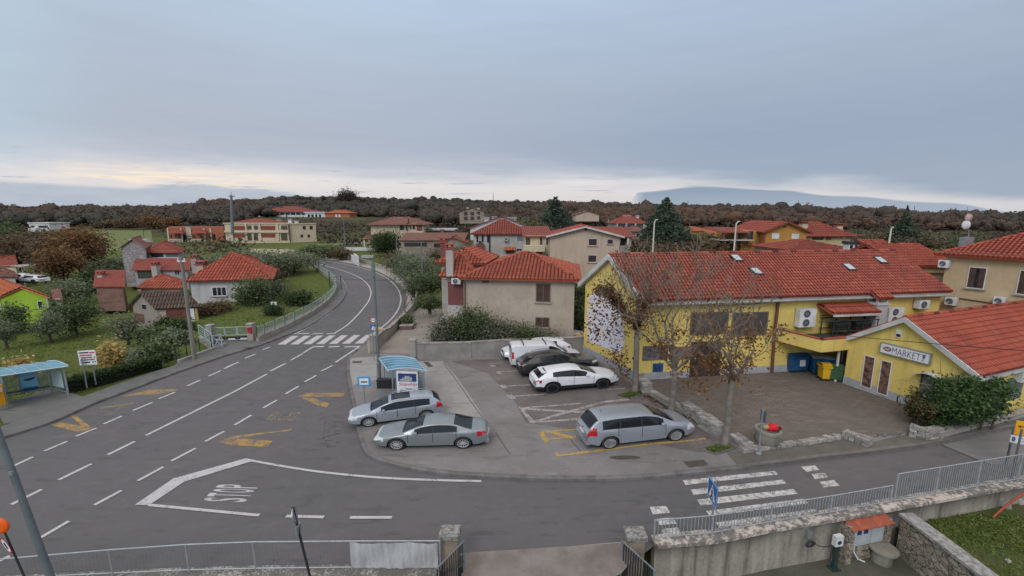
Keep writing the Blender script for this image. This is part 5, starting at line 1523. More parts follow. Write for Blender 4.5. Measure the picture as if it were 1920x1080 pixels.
for bx in ((1852,716,1880,745),(1886,709,1915,748)):
 MK.panel('side_shutter','right',bx,mat('grey_blue_door',(0.15,.17,.19,1),(0.11,.125,.14,1),3,.5,sx=(6,6,.5)))
MK.panel('wall_cabinet','right',(1903,688,1932,710),WPLAS,d1=.25)
s0,sz1=on_wall(mA,mB,1655,640);s1,sz1b=on_wall(mA,mB,1750,664)
sz0=on_wall(mA,mB,1655,661)[1];szb=on_wall(mA,mB,1750,685)[1]
sg=thing('shop_sign','white box sign with dark MARKET lettering above the shop doors','sign',mp((s0+s1)/2,(sz0+sz1)/2,.1))
zt_=(sz1+sz1b)/2;zb_=(sz0+szb)/2;hh=zt_-zb_;ww=s1-s0
mb=MB();mb.wbox(mA,mB,s0,s1,zb_,zt_,.02,.16);mb.build('case',GALV,sg)
mb=MB();mb.wbox(mA,mB,s0+.05,s1-.05,zb_+.05,zt_-.05,.16,.168);mb.build('panel',SIGNW,sg)
mb=MB()
def sgp(u,v):return mp(s0+ww*u,zb_+hh*v,.172)
add_text(mb,'MARKET',sgp(.265,.20),sgp(.82,.20)-sgp(.265,.20),sgp(.265,.78)-sgp(.265,.20),-.008);mb.build('lettering',INK,sg)
mb=MB()
ring=[sgp(.165+.085*math.cos(k*math.pi/12),.5+.22*math.sin(k*math.pi/12)) for k in range(24)];mb.poly(ring);mb.build('logo',mat('logo_brown',(0.14,.03,.025,1),None,3,.5),sg)
mb=MB();ring=[sgp(.165+.065*math.cos(k*math.pi/12),.5+.13*math.sin(k*math.pi/12))-mn*.003 for k in range(24)];mb.poly(ring);mb.build('logo_panel',mat('logo_pink',(0.42,.33,.33,1),(0.3,.2,.2,1),30,.5),sg)
mb=MB()
for u0,v0,u1,v1 in ((.84,.74,.925,.80),(.855,.46,.905,.74)):
 mb.poly([sgp(u0,v0),sgp(u1,v0),sgp(u1,v1),sgp(u0,v1)])
mb.poly([sgp(.88,.44),sgp(.90,.46),sgp(.86,.24),sgp(.85,.24)]);mb.poly([sgp(.845,.30),sgp(.90,.30),sgp(.90,.27),sgp(.845,.27)])
for u in (.85,.90):
 mb.poly([sgp(u+.008*math.cos(k*math.pi/5),.20+.035*math.sin(k*math.pi/5)) for k in range(10)])
mb.build('trolley_symbol',INKG,sg)
q1=G(1455,690,ZP);
zt1=HZ(24.0,620)
tp=[A+tv*on_wall(A,Bfar,1453,640)[0],None,None]
ZT0,ZT1=1.85,2.55
P1=tp[0];P3=mA+mdv*.05+mn*.02
P2=D(1541,650,21.6);P2=Vector((P2.x,P2.y,0))
tr=thing('flat_roof_canopy','yellow flat-roofed canopy with red trim joining market and main building','canopy',(P2.x,P2.y,ZP))
zA=HZ(P2.y,648);zB=HZ(P2.y,660)
ZT1=HZ(P2.y,638);ZT0=HZ(P2.y,661)
poly=[P1,P2,P3,P3+mn*3.2,A+tv*(on_wall(A,Bfar,1690,640)[0])]
poly=[(p.x,p.y) for p in poly]
mb=MB();mb.prism(poly[::-1] if False else poly,ZT0,ZT0+.12)
for a_,b_ in ((poly[0],poly[1]),(poly[1],poly[2])):
 va,vb=Vector((*a_,0)),Vector((*b_,0));mb.wbox(va,vb,0,(vb-va).length,ZT0,ZT1,-.16,0.004)
mb.build('parapet',YEL,tr)
mb=MB()
for a_,b_ in ((poly[0],poly[1]),(poly[1],poly[2])):
 va,vb=Vector((*a_,0)),Vector((*b_,0));mb.wbox(va,vb,-.02,(vb-va).length+.02,ZT1,ZT1+.05,-.20,.03)
mb.build('red_trim',REDP,tr)
mb=MB();mb.poly([(p[0],p[1],ZT0+.30) for p in poly]);mb.build('roof_surface',mat('dark_roofing_felt',(0.05,.055,.045,1),(0.035,.04,.034,1),1.5,.9,dirt=.4),tr)
pp=D(1573,660,22.4);mb=MB();mb.box((pp.x,22.4,1.0),(.09,.09,2.0));mb.build('post',WPLAS,tr)
hA=D(1762,560,26.6);zev=HZ(26.6,466)
Yr=24.6
hA=Vector((hA.x,26.6,0));d0_=D(1920,478,10)
for k in range(200):
 yy_=26.6-k*.05
 if HZ(yy_,478.5)>=zev or yy_<=23.8:break
hBx=D(1920,478,yy_);hB0=Vector((hBx.x,yy_,0))
hd=(hB0-hA).normalized();hB=hA+hd*14
ch=thing('cream_house','large cream house with red hipped roof at the right edge','house',hA,0,'village houses')
CH=Bld(ch,hA,hB,9.5,0,zev-.15,wall=CREAM)
CH.walls();
zrd=HZ(hA.y+3.5,420)
CH.roof('hip',2.15,TILE2,.45,True,tw=.21,th=.28)
mb=MB();mb.wbox(hA,hB,-.3,14,zev-.42,zev-.15,-.02,.34);mb.build('eaves_soffit',mat('red_brown_eaves',(0.23,.085,.06,1),(0.17,.065,.05,1),2,.7),ch)
CH.window('front',(1816,502,1847,540),'open',frame=WFRAME);CH.window('front',(1910,508,1938,552),'shutter',frame=WFRAME)
ac_unit('air conditioner under the eaves at the left corner of the cream house',hA,hB,(1764,487,1784,501),1)
ac_unit('air conditioner on the cream house wall, left of the lower pair',hA,hB,(1776,557,1798,571),1)
ac_unit('air conditioner on the cream house wall, right of the lower pair',hA,hB,(1867,556,1889,570),1)
mb=MB()
a_,z_=on_wall(hA,hB,1798,559);b_,z2_=on_wall(hA,hB,1925,578)
hn=Vector((hd.y,-hd.x,0))
mb.tube([hA+hd*a_+hn*.04+Vector((0,0,z_)),hA+hd*b_+hn*.04+Vector((0,0,z2_))],.035,6)
mb.build('wall_pipe',RAFT,ch)
sd=D(1812,452,28.0)
t_=thing('dish_mast','mast on the cream house roof with two white dishes and a thin aerial','dish mast',(sd.x,sd.y,sd.z-.2))
mb=MB();mb.box(sd+Vector((0,0,-.1)),(.55,.4,.7));mb.tube([sd+Vector((.15,0,.1)),D(1814,388,28.0)],[.035,.012],6);mb.build('mast',GALV,t_)
for px_,py_,r_,m_ in ((1812,422,.30,WPLAS),(1817,408,.26,mat('pale_red_dish',(0.45,.40,.40,1),(0.3,.12,.1,1),3,.5))):
 p=D(px_,py_,27.8);mb=MB()
 mb.lathe([(0,.10),(r_*.5,.08),(r_*.85,.03),(r_,-.02),(r_*.97,-.03),(0,.06)],(0,0,0),'y',20)
 mb.v=[(v[0]+p.x,-v[1]+p.y,v[2]+p.z) for v in mb.v];mb.build('dish',m_,t_,smooth=True)
lA=D(1690,520,31.0);lB=D(1775,520,31.0);lA.z=lB.z=0
lk=thing('link_house','tan house wing with red roof between the yellow building and cream house','house',lA,0,'village houses')
LK=Bld(lk,lA,lB,6,0,HZ(31,493),wall=PEACH);LK.walls();LK.roof('x',1.15,TILE2,.45,True,tw=.22,th=.28)
mb=MB();mb.wbox(lA,lB,-.3,LK.w,LK.ze-.7,LK.ze-.1,-.02,.2);mb.build('eaves_band',CREAM,lk)
LK.window('front',(1716,502,1731,516),'pane',sill=False,frame=BROWNW,bars=0)
tA=G(875,640,0);tB=G(1076,660,0)
tB=Vector((4.25,28.6,0));tA=Vector((-3.2,29.6,0))
zet=HZ(29.0,518)
th_=thing('tan_house','tan two-storey house with red hipped roof and brown shutters behind the shrubs','house',tA,0,'village houses')
TH=Bld(th_,tA,tB,7.5,0,zet,wall=TAN);TH.walls();TH.roof('hip',1.32,TILE3,.45,True,tw=.26,th=.31,inset=3.6)
TH.window('front',(1006,533,1031,565),'shutter',frame=mat('stone_trim',(0.2,.16,.13,1),None,3,.8));TH.window('front',(1005,596,1029,612),'shutter',frame=mat('stone_trim',(0.2,.16,.13,1)))
TH.panel('dark_patch','front',(904,526,917,530),RAFT)
mb=MB();a_=on_wall(tA,tB,873,560)[0]
mb.tube([TH.pt(a_-.25,-.45,zet-.1),TH.pt(a_,-.12,zet-.5),TH.pt(a_,-.1,0)],.06,7);mb.build('downpipe',RAFT,th_)
wA=TH.pt(-1.72,1.0,0);wB=TH.pt(0,1.0,0)
WG=Bld(th_,wA,wB,5.5,0,zet+.28,wall=GREYW);WG.walls()
WG.panel('maroon_recess','front',(840,528,869,572),MAROON,d1=.02)
WG.roof('hip',1.0,TILE3,.45,True,tw=.26,th=.31)
rA=TH.pt(-2.6,2.6,0);rB=TH.pt(.6,2.6,0)
W2=Bld(th_,rA,rB,5.0,0,zet+.75,wall=GREYW);W2.roof('hip',.8,TILE3,.4,True,tw=.26,th=.31);
W2.walls()
p=D(844,512,30.5);chimney(th_,(p.x,p.y,zet+.4),.5,1.35,GREYW,REDP)
p=D(833,490,33);chimney(th_,(p.x,p.y,zet+.8),.5,1.25,MAROON,REDP)
ac_unit('air conditioner high on the maroon wall of the tan house',wA,wB,(849,520,866,531),1)
p0=WG.pt(-.2,-1.0,1.2)
mb=MB();mb.hexa([WG.pt(-.2,-1.2,1.3),WG.pt(1.7,-1.2,1.3),WG.pt(1.7,0,1.3),WG.pt(-.2,0,1.3),WG.pt(-.2,-1.2,2.1),WG.pt(1.7,-1.2,2.1),WG.pt(1.7,0,2.1),WG.pt(-.2,0,2.1)]);mb.build('balcony',GREYW,th_)
def post_to(mb,base,py_top,r,n=8,taper=1.0):
 z=HZ(base.y,py_top);mb.tube([base,Vector((base.x,base.y,z))],[r,r*taper],n);return z
def gp(px_,py_,z=ZL):return G(px_,py_,z)
b=gp(712,716);zt=HZ(b.y,487)
t_=thing('street_lamp','grey street lamp with an arm over the road beside the blue bus shelter','street lamp',b)
mb=MB();mb.tube([b,b+Vector((0,0,1.1)),b+Vector((0,0,1.15)),Vector((b.x,b.y,zt))],[.105,.10,.075,.055],12);mb.build('post',POLE,t_)
mb=MB();aL=D(693,481,b.y);mb.tube([Vector((b.x,b.y,zt-.05)),Vector((b.x-.1,b.y,zt+.05)),aL],[.035,.035,.03],8);mb.build('arm',POLE,t_)
mb=MB();mb.box(aL+Vector((-.10,0,.0)),(.62,.26,.12));mb.build('lamp_head',GALV,t_)
mb=MB();mb.box((b.x,b.y-.05,zt-.55),(.17,.14,.75));mb.build('control_box',mat('green_grey_box',(0.14,.17,.155,1),None,3,.6),t_)
b=gp(701,676);t_=thing('traffic_sign','red-ringed round sign over a blue square crossing sign on one thin post','traffic sign',b)
mb=MB();post_to(mb,b,592,.03);mb.build('post',GALV,t_)
def disc(c,r,m,name,par,y=-.03,n=28,rr=0.0):
 mb=MB();o_=[(c[0]+r*math.cos(k*2*math.pi/n),c[1]+y,c[2]+.82*r*math.sin(k*2*math.pi/n)) for k in range(n)]
 i_=[(p[0],p[1]+.015,p[2]) for p in o_]
 a=[mb.vert(p) for p in o_];b_=[mb.vert(p) for p in i_]
 mb.face(a);mb.face(b_[::-1])
 for k in range(n):mb.face([a[k],b_[k],b_[(k+1)%n],a[(k+1)%n]])
 return mb.build(name,m,par)
c=D(700,600,b.y);sgn=disc(c,.21,SIGNR,'sign_disc',t_)
disc(c,.155,SIGNW,'sign_field',sgn,-.034)
mb=MB();mb.box(c+Vector((0,-.038,0)),(.24,.006,.035));mb.build('symbol',SIGNK,sgn)
c=D(700,614,b.y);mb=MB();mb.box(c+Vector((0,-.03,0)),(.36,.02,.36));sgn=mb.build('crossing_plate',BLUE,t_)
mb=MB();mb.poly([c+Vector((x,-.044,z)) for x,z in ((-.13,-.13),(.13,-.13),(0,.14))]);mb.build('triangle',SIGNW,sgn)
b2=gp(709,680);t_=thing('direction_sign','small faded yellow and white direction sign on a short post by the lamp','direction sign',b2)
mb=MB();post_to(mb,b2,612,.025);mb.build('post',GALV,t_)
c=D(709,616,b2.y);mb=MB();mb.box(c+Vector((0,-.03,.0)),(.62,.02,.20));pl=mb.build('plate',mat('faded_yellow_sign',(0.50,.36,.17,1),(0.52,.46,.36,1),5,.6),t_)
mb=MB();mb.box(c+Vector((.03,-.045,-.04)),(.36,.006,.05));mb.box(c+Vector((.27,-.045,-.05)),(.07,.006,.07));mb.build('worn_lettering',mat('worn_red_ink',(0.36,.16,.10,1),(0.45,.3,.2,1),20,.7),pl)
b=gp(684,757);t_=thing('bus_stop_sign','square blue and white bus stop sign on a grey post','bus stop sign',b)
mb=MB();post_to(mb,b,708,.032);mb.build('post',GALV,t_)
c=D(683,714.5,b.y);w_=.62;mb=MB();mb.box(c+Vector((0,-.04,0)),(w_,.03,.48));pl=mb.build('plate',SKYB,t_)
mb=MB();mb.box(c+Vector((0,-.058,0)),(w_*.72,.008,.33));f_=mb.build('field',SIGNW,pl)
mb=MB();mb.box(c+Vector((.01,-.065,-.02)),(w_*.5,.008,.06));mb.build('bus_symbol',SIGNK,pl)
def shelter(name,label,FL,FR,BL,zt_f,zt_b,roofm,group='bus shelters',posters=(),side_back=True):
 0
 FL,FR,BL=Vector(FL),Vector(FR),Vector(BL)
 u=FR-FL;v=BL-FL;BR=BL+u
 t_=thing(name,label,'bus shelter',(FL+BR)/2,0,group)
 W3=lambda a,b,z:FL+u*a+v*b+Vector((0,0,z))
 for a,b_,h in ((0,0,zt_f),(1,0,zt_f),(0,1,zt_b),(1,1,zt_b)):
  mb=MB();p=W3(a,b_,0);mb.tube([p,p+Vector((0,0,h))],.04,8);mb.build('post',GALV,t_)
 mb=MB();n=10
 prof=[(lerp(-.14,1.10,k/n),lerp(zt_f,zt_b,k/n)+.05+.15*math.sin(math.pi*min(1,(k/n)*.9+.05))) for k in range(n+1)]
 for k in range(n):
  (b0,z0),(b1,z1)=prof[k],prof[k+1]
  q=[W3(-.04,b0,z0),W3(1.04,b0,z0),W3(1.04,b1,z1),W3(-.04,b1,z1)]
  mb.hexa(q+[x+Vector((0,0,.02)) for x in q])
 mb.build('roof_sheet',roofm,t_,smooth=False)
 mb=MB()
 for a in (-.045,.2,.4,.6,.8,1.045):
  mb.tube([W3(a,b_,z+.03) for b_,z in prof],.028 if a in (-.045,1.045) else .014,5)
 for b_,z in (prof[0],prof[-1]):mb.tube([W3(-.05,b_,z),W3(1.05,b_,z)],.03,6)
 mb.build('roof_frame',mat('pale_blue_frame',(0.38,.47,.54,1),(0.30,.38,.44,1),3,.45),t_)
 for a in (0,1):
  mb=MB();q=[W3(a,.06,.25),W3(a,.94,.25),W3(a,.94,zt_b-.1),W3(a,.06,zt_f-.05)];mb.poly(q);mb.build('side_glass',SGLASS,t_)
 mb=MB();mb.poly([W3(.02,1,.25),W3(.98,1,.25),W3(.98,1,zt_b-.1),W3(.02,1,zt_b-.1)]);mb.build('back_glass',SGLASS,t_)
 mb=MB();mb.tube([W3(.02,1,.25),W3(.98,1,.25)],.025,5);mb.tube([W3(.5,1,.25),W3(.5,1,zt_b)],.025,5);mb.tube([W3(0,.05,.25),W3(0,1,.25)],.02,5);mb.tube([W3(1,.05,.25),W3(1,1,.25)],.02,5);mb.build('rail',GALV,t_)
 mb=MB();q=[W3(.06,.78,.42),W3(.94,.78,.42),W3(.94,.96,.42),W3(.06,.96,.42)];mb.hexa(q+[x+Vector((0,0,.05)) for x in q]);mb.build('bench',DARKM,t_)
 return t_,W3
FR=gp(129,744);FL=gp(12,764.5);BRr=gp(95,739);BLb=FL+(BRr-FR)
FL=gp(15,764)
zf=HZ(FR.y,689)-ZL;
sh,W3=shelter('bus_shelter','pale blue bus shelter with posters on the far left pavement',FL,FR,FL+(gp(97,737)-FR),zf,zf+.02,BLUEROOF2)
def poster(par,W3,a0,a1,z0,z1,b_,m,name='poster',e=-.02):
 q=[W3(a0,b_+e,z0),W3(a1,b_+e,z0),W3(a1,b_+e,z1),W3(a0,b_+e,z1)];mb=MB();mb.hexa(q+[x+(W3(0,1,0)-W3(0,0,0)).normalized()*.015 for x in q]);return mb.build(name,m,par)
po=poster(sh,W3,.52,.80,.28,1.5,1,POSTS)
po2=poster(po,W3,.55,.78,.34,.52,1,BLUE,'poster_caption',-.035);
q=W3(.66,.96,.98);
mb=MB();uu=(W3(1,0,0)-W3(0,0,0)).normalized()
for k in range(7):
 a=k/6*math.pi;
mb.poly([q+uu*(.22*math.cos(k*math.pi/8))+Vector((0,0,-.10*math.sin(k*math.pi/8)+.03*math.cos(k*math.pi/8))) for k in range(9)]);mb.build('poster_boat',SIGNK,po)
q1=[W3(1,.15,.45),W3(1,.80,.45),W3(1,.80,1.3),W3(1,.15,1.3)];mb=MB();mb.poly([x-uu*.02 for x in q1]);mb.build('frosted_poster',POSTF,sh)
q1=[W3(0,.1,.3),W3(0,.9,.3),W3(0,.9,1.45),W3(0,.1,1.45)];mb=MB();mb.poly([x+uu*.02 for x in q1]);mb.build('side_poster',mat('blue_grey_poster',(0.10,.20,.28,1),(0.30,.34,.36,1),4,.4),sh)
FL=gp(722,725.5);FRr=gp(738,750);BRr=gp(796,752)
zf=HZ(FRr.y,697)-ZL
sh2,W3=shelter('bus_shelter','blue-roofed bus shelter with a lettered poster on its end, beside the parked cars',FL,FRr,FL+(gp(796,752)-FRr),zf,zf+.02,BLUEROOF)
E1=lambda b_,z:W3(1.0,b_,z)+(W3(1,0,0)-W3(0,0,0)).normalized()*.03
def endq(b0,b1,z0,z1,e=0):
 k=(W3(1,0,0)-W3(0,0,0)).normalized()*e
 return [E1(b0,z0)+k,E1(b1,z0)+k,E1(b1,z1)+k,E1(b0,z1)+k]
mb=MB();q=endq(.12,.80,.30,1.55);mb.hexa(q+endq(.12,.80,.30,1.55,.02));po=mb.build('poster',SIGNW,sh2)
mb=MB();mb.poly(endq(.17,.76,1.02,1.44,.026));mb.build('poster_picture',mat('night_blue_picture',(0.02,.05,.20,1),(0.03,.05,.09,1),3,.4),po)
mb=MB();k=(W3(1,0,0)-W3(0,0,0)).normalized()*.03
for b0,w_,z0,h_ in ((.30,.08,1.05,.18),(.38,.16,1.05,.26),(.55,.06,1.05,.2),(.22,.08,1.06,.08)):
 mb.poly([x+k*.0 for x in endq(b0,b0+w_,z0,z0+h_,.030)])
mb.build('poster_buildings',mat('pale_picture',(0.45,.44,.42,1),(0.2,.2,.22,1),12,.4),po)
mb=MB();o_=E1(.17,.74)+k;add_text(mb,'Slobekija',o_,E1(.76,.78)-E1(.17,.74),E1(.20,.96)-E1(.17,.74));mb.build('poster_lettering',PINKI,po)
mb=MB()
for z0,b0,b1 in ((.62,.40,.7),(.54,.22,.38),(.46,.2,.5),(.50,.5,.74),(.40,.3,.44)):mb.poly(endq(b0,b1,z0,z0+.035,.03))
mb.build('poster_small_print',INK,po)
mb=MB();mb.poly(endq(.12,.86,1.58,1.72,.02));mb.build('header_strip',mat('grey_header',(0.42,.39,.40,1),(0.3,.26,.27,1),12,.5),sh2)
b=gp(716,727);t_=thing('planter_box','low black planter box beside the lamp post and shelter','planter',b)
mb=MB();mb.box(b+Vector((.25,.05,.22)),(.95,.35,.44));mb.box(b+Vector((.25,.05,.455)),(1.0,.40,.05));mb.build('box',BLACK,t_)
b=gp(-2,768);t_=thing('timetable_box','orange and yellow box with a white knob at the left shelter','box',b)
mb=MB();mb.box(b+Vector((.18,-.1,.75)),(.34,.3,1.0));mb.build('case',ORSIGN,t_)
mb=MB();mb.box(b+Vector((.38,-.15,1.05)),(.14,.16,.18));mb.build('knob',WPLAS,t_)
a=gp(163,727);c_=gp(180,721);t_=thing('information_board','white board with red and dark text rows on two posts on the left verge','sign',a)
for q,py_ in ((a,684),(c_,678)):
 mb=MB();post_to(mb,q,py_-14,.035);mb.build('post',GALV,t_)
pA=D(150.5,672,a.y+.15);pB=D(182,664,c_.y-.1)
zb,zt=HZ(a.y,686),HZ(a.y,659);
A0=Vector((pA.x,pA.y-.06,0));B0=Vector((pB.x,pB.y-.06,0));LL=(B0-A0).length
mb=MB();mb.wbox(A0,B0,0,LL,zb,zt,0,.04);bd=mb.build('board',SIGNW,t_)
rows=[(.86,.08,.62,SIGNK),(.84,.66,.95,SIGNR),(.68,.08,.40,SIGNR),(.68,.42,.78,SIGNR),(.52,.2,.78,INKG),(.36,.08,.9,INKG),(.2,.08,.2,INKG),(.18,.24,.62,SIGNK),(.18,.76,.84,SIGNK),(.2,.9,.95,SIGNK),(.5,.88,.95,SIGNR)]
for f_,u0,u1,m_ in rows:
 mb=MB();zc=lerp(zb,zt,f_);mb.wbox(A0,B0,LL*u0,LL*u1,zc-.035,zc+.035,.04,.045);mb.build('text_row',m_,bd)
b=G(365,676,0);t_=thing('utility_pole','weathered grey utility pole standing on the left pavement by the gate','utility pole',b)
mb=MB();z=post_to(mb,b,482,.125,10,.7);mb.build('pole',WOODP,t_)
mb=MB();mb.box((b.x,b.y-.02,z-.25),(.5,.09,.09));
for sx in (-.2,.2):mb.tube([(b.x+sx,b.y-.02,z-.2),(b.x+sx,b.y-.02,z-.05)],.035,6)
mb.build('crossarm',WPLAS,t_)
def lamp(label,bx,by,top_py,arm_px,arm_py,Y=None,m=POLE,r=.07,z0=0.0,head=True,group='street lamps beyond the lot'):
 b=D(bx,by,Y) if Y else G(bx,by,z0)
 zt=HZ(b.y,top_py)
 t_=thing('street_lamp',label,'street lamp',b,0,group);mb=MB();mb.tube([b-Vector((0,0,.5)),Vector((b.x,b.y,zt))],[r,r*.7],8);mb.build('post',m,t_)
 if head:
  e=D(arm_px,arm_py,b.y);mb=MB();mb.tube([Vector((b.x,b.y,zt-.03)),e],r*.55,6);mb.box(e,(abs(e.x-b.x)*.6+.12,.2,.1));mb.build('lamp_head',m,t_)
 return t_
lamp('tall grey street lamp on the right of the bend',649,487,411,643,408,m=POLE,r=.11)
lamp('plain grey post among olive trees, left of the pair',746,508,440,0,0,Y=62,r=.09,head=False)
lamp('grey street lamp post rising from the shrubs by the bend wall',793,541,455,0,0,Y=47,r=.085,head=False)
lamp('cream lamp post behind the red roof, in front of the cedar',1224,470,416,1231,412,Y=52,m=POLEL,r=.10)
lamp('cream lamp post beside the orange house',1376,470,419,1385,415,Y=52,m=POLEL,r=.10)
lamp('cream lamp post behind the right end of the yellow building roof',1664,476,430,1673,426,Y=45,m=POLEL,r=.10)
lamp('short post between the far red roofs',1140,432,412,1146,411,Y=120,m=POLEL,r=.14,head=False)
b=D(434,420,120);t_=thing('tall_mast','tall thin grey mast in front of the wooded hill','mast',b)
mb=MB();mb.tube([b-Vector((0,0,3)),D(433.5,366,120)],[.42,.30],8);mb.build('pole',POLE,t_)
mb=MB();p=D(434,368,120);mb.box(p,(1.6,.3,.25));mb.tube([p,p+Vector((0,0,1.2))],.06,5);mb.build('floodlight_head',POLE,t_)
for i,(px_,y0,y1,Y,lab) in enumerate(((135,440,418,170,'thin pole in the green field, left one'),(268,440,415,170,'thin pole in the green field, right one'),(925,380,360,500,'lattice aerial on the ridge above the far villa'),(1290,388,376,550,'small aerial mast on the ridge right of the cedar'),(1497,388,376,550,'small aerial mast on the ridge above the orange house'),(1715,400,386,550,'ridge aerial right of the spindly cedar'),(1792,402,389,550,'ridge aerial left of the satellite dishes'))):
 b=D(px_,y0,Y);t_=thing('aerial_mast',lab,'mast',b,0,'distant masts');mb=MB();mb.tube([b-Vector((0,0,4)),D(px_,y1,Y)],[.30*Y/400,.15*Y/400],5);mb.build('pole',DARKM,t_)
def cable(label,p,q,sag=.4,r=.018,name='overhead_cable'):
 mb=MB();mb.tube([p.lerp(q,k/14)-Vector((0,0,sag*4*(k/14)*(1-k/14))) for k in range(15)],r,5)
 o=mb.build(name,BLACK);tag(o,label,'cable');return o
cable('thin black cable from the bend post to the maroon wall of the tan house',D(612,523,58),D(848,524,30.6),.1,.022)
cable('black cable crossing in front of the market gable',D(1570,628,21.9),D(2010,664,14.6),.04,.016)
cable('thin cable over the flat canopy, from the downpipe to the market',D(1458,612,23.9),D(1600,637,22.4),.1,.014)
cable('cable along the eaves beam of the yellow building',Vector((*(A+tv*3.0-ndir*.1).to_2d(),ZE-.55)),Vector((*(A+tv*8.2-ndir*.1).to_2d(),ZE-.5)),.12,.016)
cable('wire from the utility pole towards the green house',D(357,546,26.6),D(44,582,38),.15,.016)
def wall_run(name,label,pts,z0,heights,th,m,copem=None,cope_h=.06,cat='wall',group=None,label_parts=True):
 0
 pts=[Vector(p) for p in pts]
 t_=thing(name,label,cat,pts[0],0,group)
 def build(lo,hi,half,nm,mm):
  l=offset(pts,half);r=offset(pts,-half);mb=MB()
  for k in range(len(pts)-1):
   mb.hexa([Vector((l[k].x,l[k].y,lo[k])),Vector((r[k].x,r[k].y,lo[k])),Vector((r[k+1].x,r[k+1].y,lo[k+1])),Vector((l[k+1].x,l[k+1].y,lo[k+1])),
     Vector((l[k].x,l[k].y,hi[k])),Vector((r[k].x,r[k].y,hi[k])),Vector((r[k+1].x,r[k+1].y,hi[k+1])),Vector((l[k+1].x,l[k+1].y,hi[k+1]))])
  return weld(mb.build(nm,mm,t_),.001)
 zt=[z0+h for h in heights]
 build([z0-.25]*len(pts),zt,th/2,'wall_body',m)
 if copem:build(zt,[z+cope_h for z in zt],th/2+.04,'coping',copem)
 return t_
h1=HZ(gp(782,675).y,646)-ZL
wall_run('low_wall','grey rendered low wall at the back of the lot, left part with a faint stencil',[gp(776,673),gp(884,671)],ZL,[h1,h1],.2,GRAVW,COPE)
wall_run('low_wall','grey rendered low wall behind the white cars',[gp(884,671),gp(940,667),gp(1093,657)],ZL,[h1+.02,h1+.02,h1-.1],.22,GRAVW,COPE)
t_=thing('gate_pier','square concrete pier at the left end of the low grey wall','pier',gp(776,673));mb=MB();p=gp(776,673);mb.box(p+Vector((0,0,.62)),(.36,.36,1.3));mb.build('shaft',CONC,t_);mb=MB();mb.box(p+Vector((0,0,1.30)),(.46,.46,.08));mb.build('cap',COPE,t_)
bw=smooth_line([gp(*p) for p in [(700,657),(709,648),(729,630),(749,610),(766,592),(778,572),(780,552),(768,533),(737,512),(692,496),(660,488)]],3)
wall_run('bend_wall','pale concrete parapet wall curving round the outside of the bend',bw,ZL,[.78]*6+[.62]*(len(bw)-6),.2,mat('pale_parapet',(0.36,.32,.275,1),(0.28,.245,.21,1),.8,.9,bmp=.2,streak=True,dirt=.3),COPE,.05)
t_=thing('gate_pier','dark pier where the bend wall meets the footpath','pier',gp(702,662));p=gp(702,662);mb=MB();mb.box(p+Vector((0,0,.62)),(.40,.4,1.25));mb.build('shaft',CONCD,t_);mb=MB();mb.box(p+Vector((0,0,1.27)),(.5,.5,.07));mb.build('cap',COPE,t_)
t_=thing('gate_pier','pale slim pier beside the dark pier near the crossing','pier',gp(695,662));p=gp(695,662);mb=MB();mb.box(p+Vector((0,0,.50)),(.26,.26,1.0));mb.build('shaft',TAN,t_);mb=MB();mb.box(p+Vector((0,0,1.02)),(.32,.32,.05));mb.build('cap',COPE,t_)
t_=thing('white_wall','white stepped garden wall beyond the end of the bend','wall',D(672,492,78));
mb=MB();q0,q1=D(650,470,96),D(672,492,78);mb.wbox(Vector((q0.x,q0.y,0)),Vector((q1.x,q1.y,0)),0,(q1-q0).length,-1,1.25,-.12,.12);mb.wbox(Vector((q0.x,q0.y,0)),Vector((q1.x,q1.y,0)),14,(q1-q0).length,1.25,1.9,-.12,.12);mb.build('wall_body',WHITEW_,t_)
fl=smooth_line([G(*p,ZL) for p in [(483,640),(535,617),(585,590),(612,570),(628,550),(630,534),(616,520),(594,505)]],3)
wf=wall_run('roadside_fence','low concrete wall with grey mesh fence panels along the inside of the bend',fl,ZL-.05,[.40]*len(fl),.18,mat('fence_base_wall',(0.31,.28,.24,1),(0.22,.2,.17,1),1,.9,streak=True),None)
wf['category']='fence'
MESHM=mat('pale_green_mesh',(0.36,.44,.42,1),(0.28,.35,.34,1),4,.5)
def mesh_panel(mb,p,q,z0,z1,nx=6,nz=4,r=.010,fr=.022):
 P=lambda u,z:p.lerp(q,u)+Vector((0,0,z))
 for u in (0,1):mb.tube([P(u,z0),P(u,z1)],fr,4)
 for z in (z0,z1):mb.tube([P(0,z),P(1,z)],fr,4)
 for k in range(1,nx):mb.tube([P(k/nx,z0),P(k/nx,z1)],r,3,False)
 for k in range(1,nz):mb.tube([P(0,lerp(z0,z1,k/nz)),P(1,lerp(z0,z1,k/nz))],r,3,False)
flz=[Vector((p.x,p.y,ZL+.35)) for p in fl]
acc=[]
for k in range(len(flz)-1):
 n_=max(1,int((flz[k+1]-flz[k]).length/1.7))
 for j in range(n_):acc.append(flz[k].lerp(flz[k+1],j/n_))
acc.append(flz[-1])
for k in range(len(acc)-1):
 mb=MB();d_=(acc[k+1]-acc[k])*.04;mesh_panel(mb,acc[k]+d_,acc[k+1]-d_,.10,.72,5,5,.012,.024);mb.build('mesh_panel',MESHM,wf)
 mb=MB();mb.tube([acc[k]-Vector((0,0,.1)),acc[k]+Vector((0,0,.82))],.03,5);mb.build('fence_post',DARKM,wf)
t_=thing('steel_barrier','thin grey steel barrier frame at the top of the inside pavement','barrier',G(620,541));mb=MB()
p0,p1=G(619,541,ZL),G(640,541,ZL);mb.tube([p0,p0+Vector((0,0,2.2))],.06,6);mb.tube([p1,p1+Vector((0,0,1.6))],.05,6);mb.tube([p0+Vector((0,0,1.45)),p1+Vector((0,0,1.5))],.035,6);mb.build('frame',DARKM,t_)
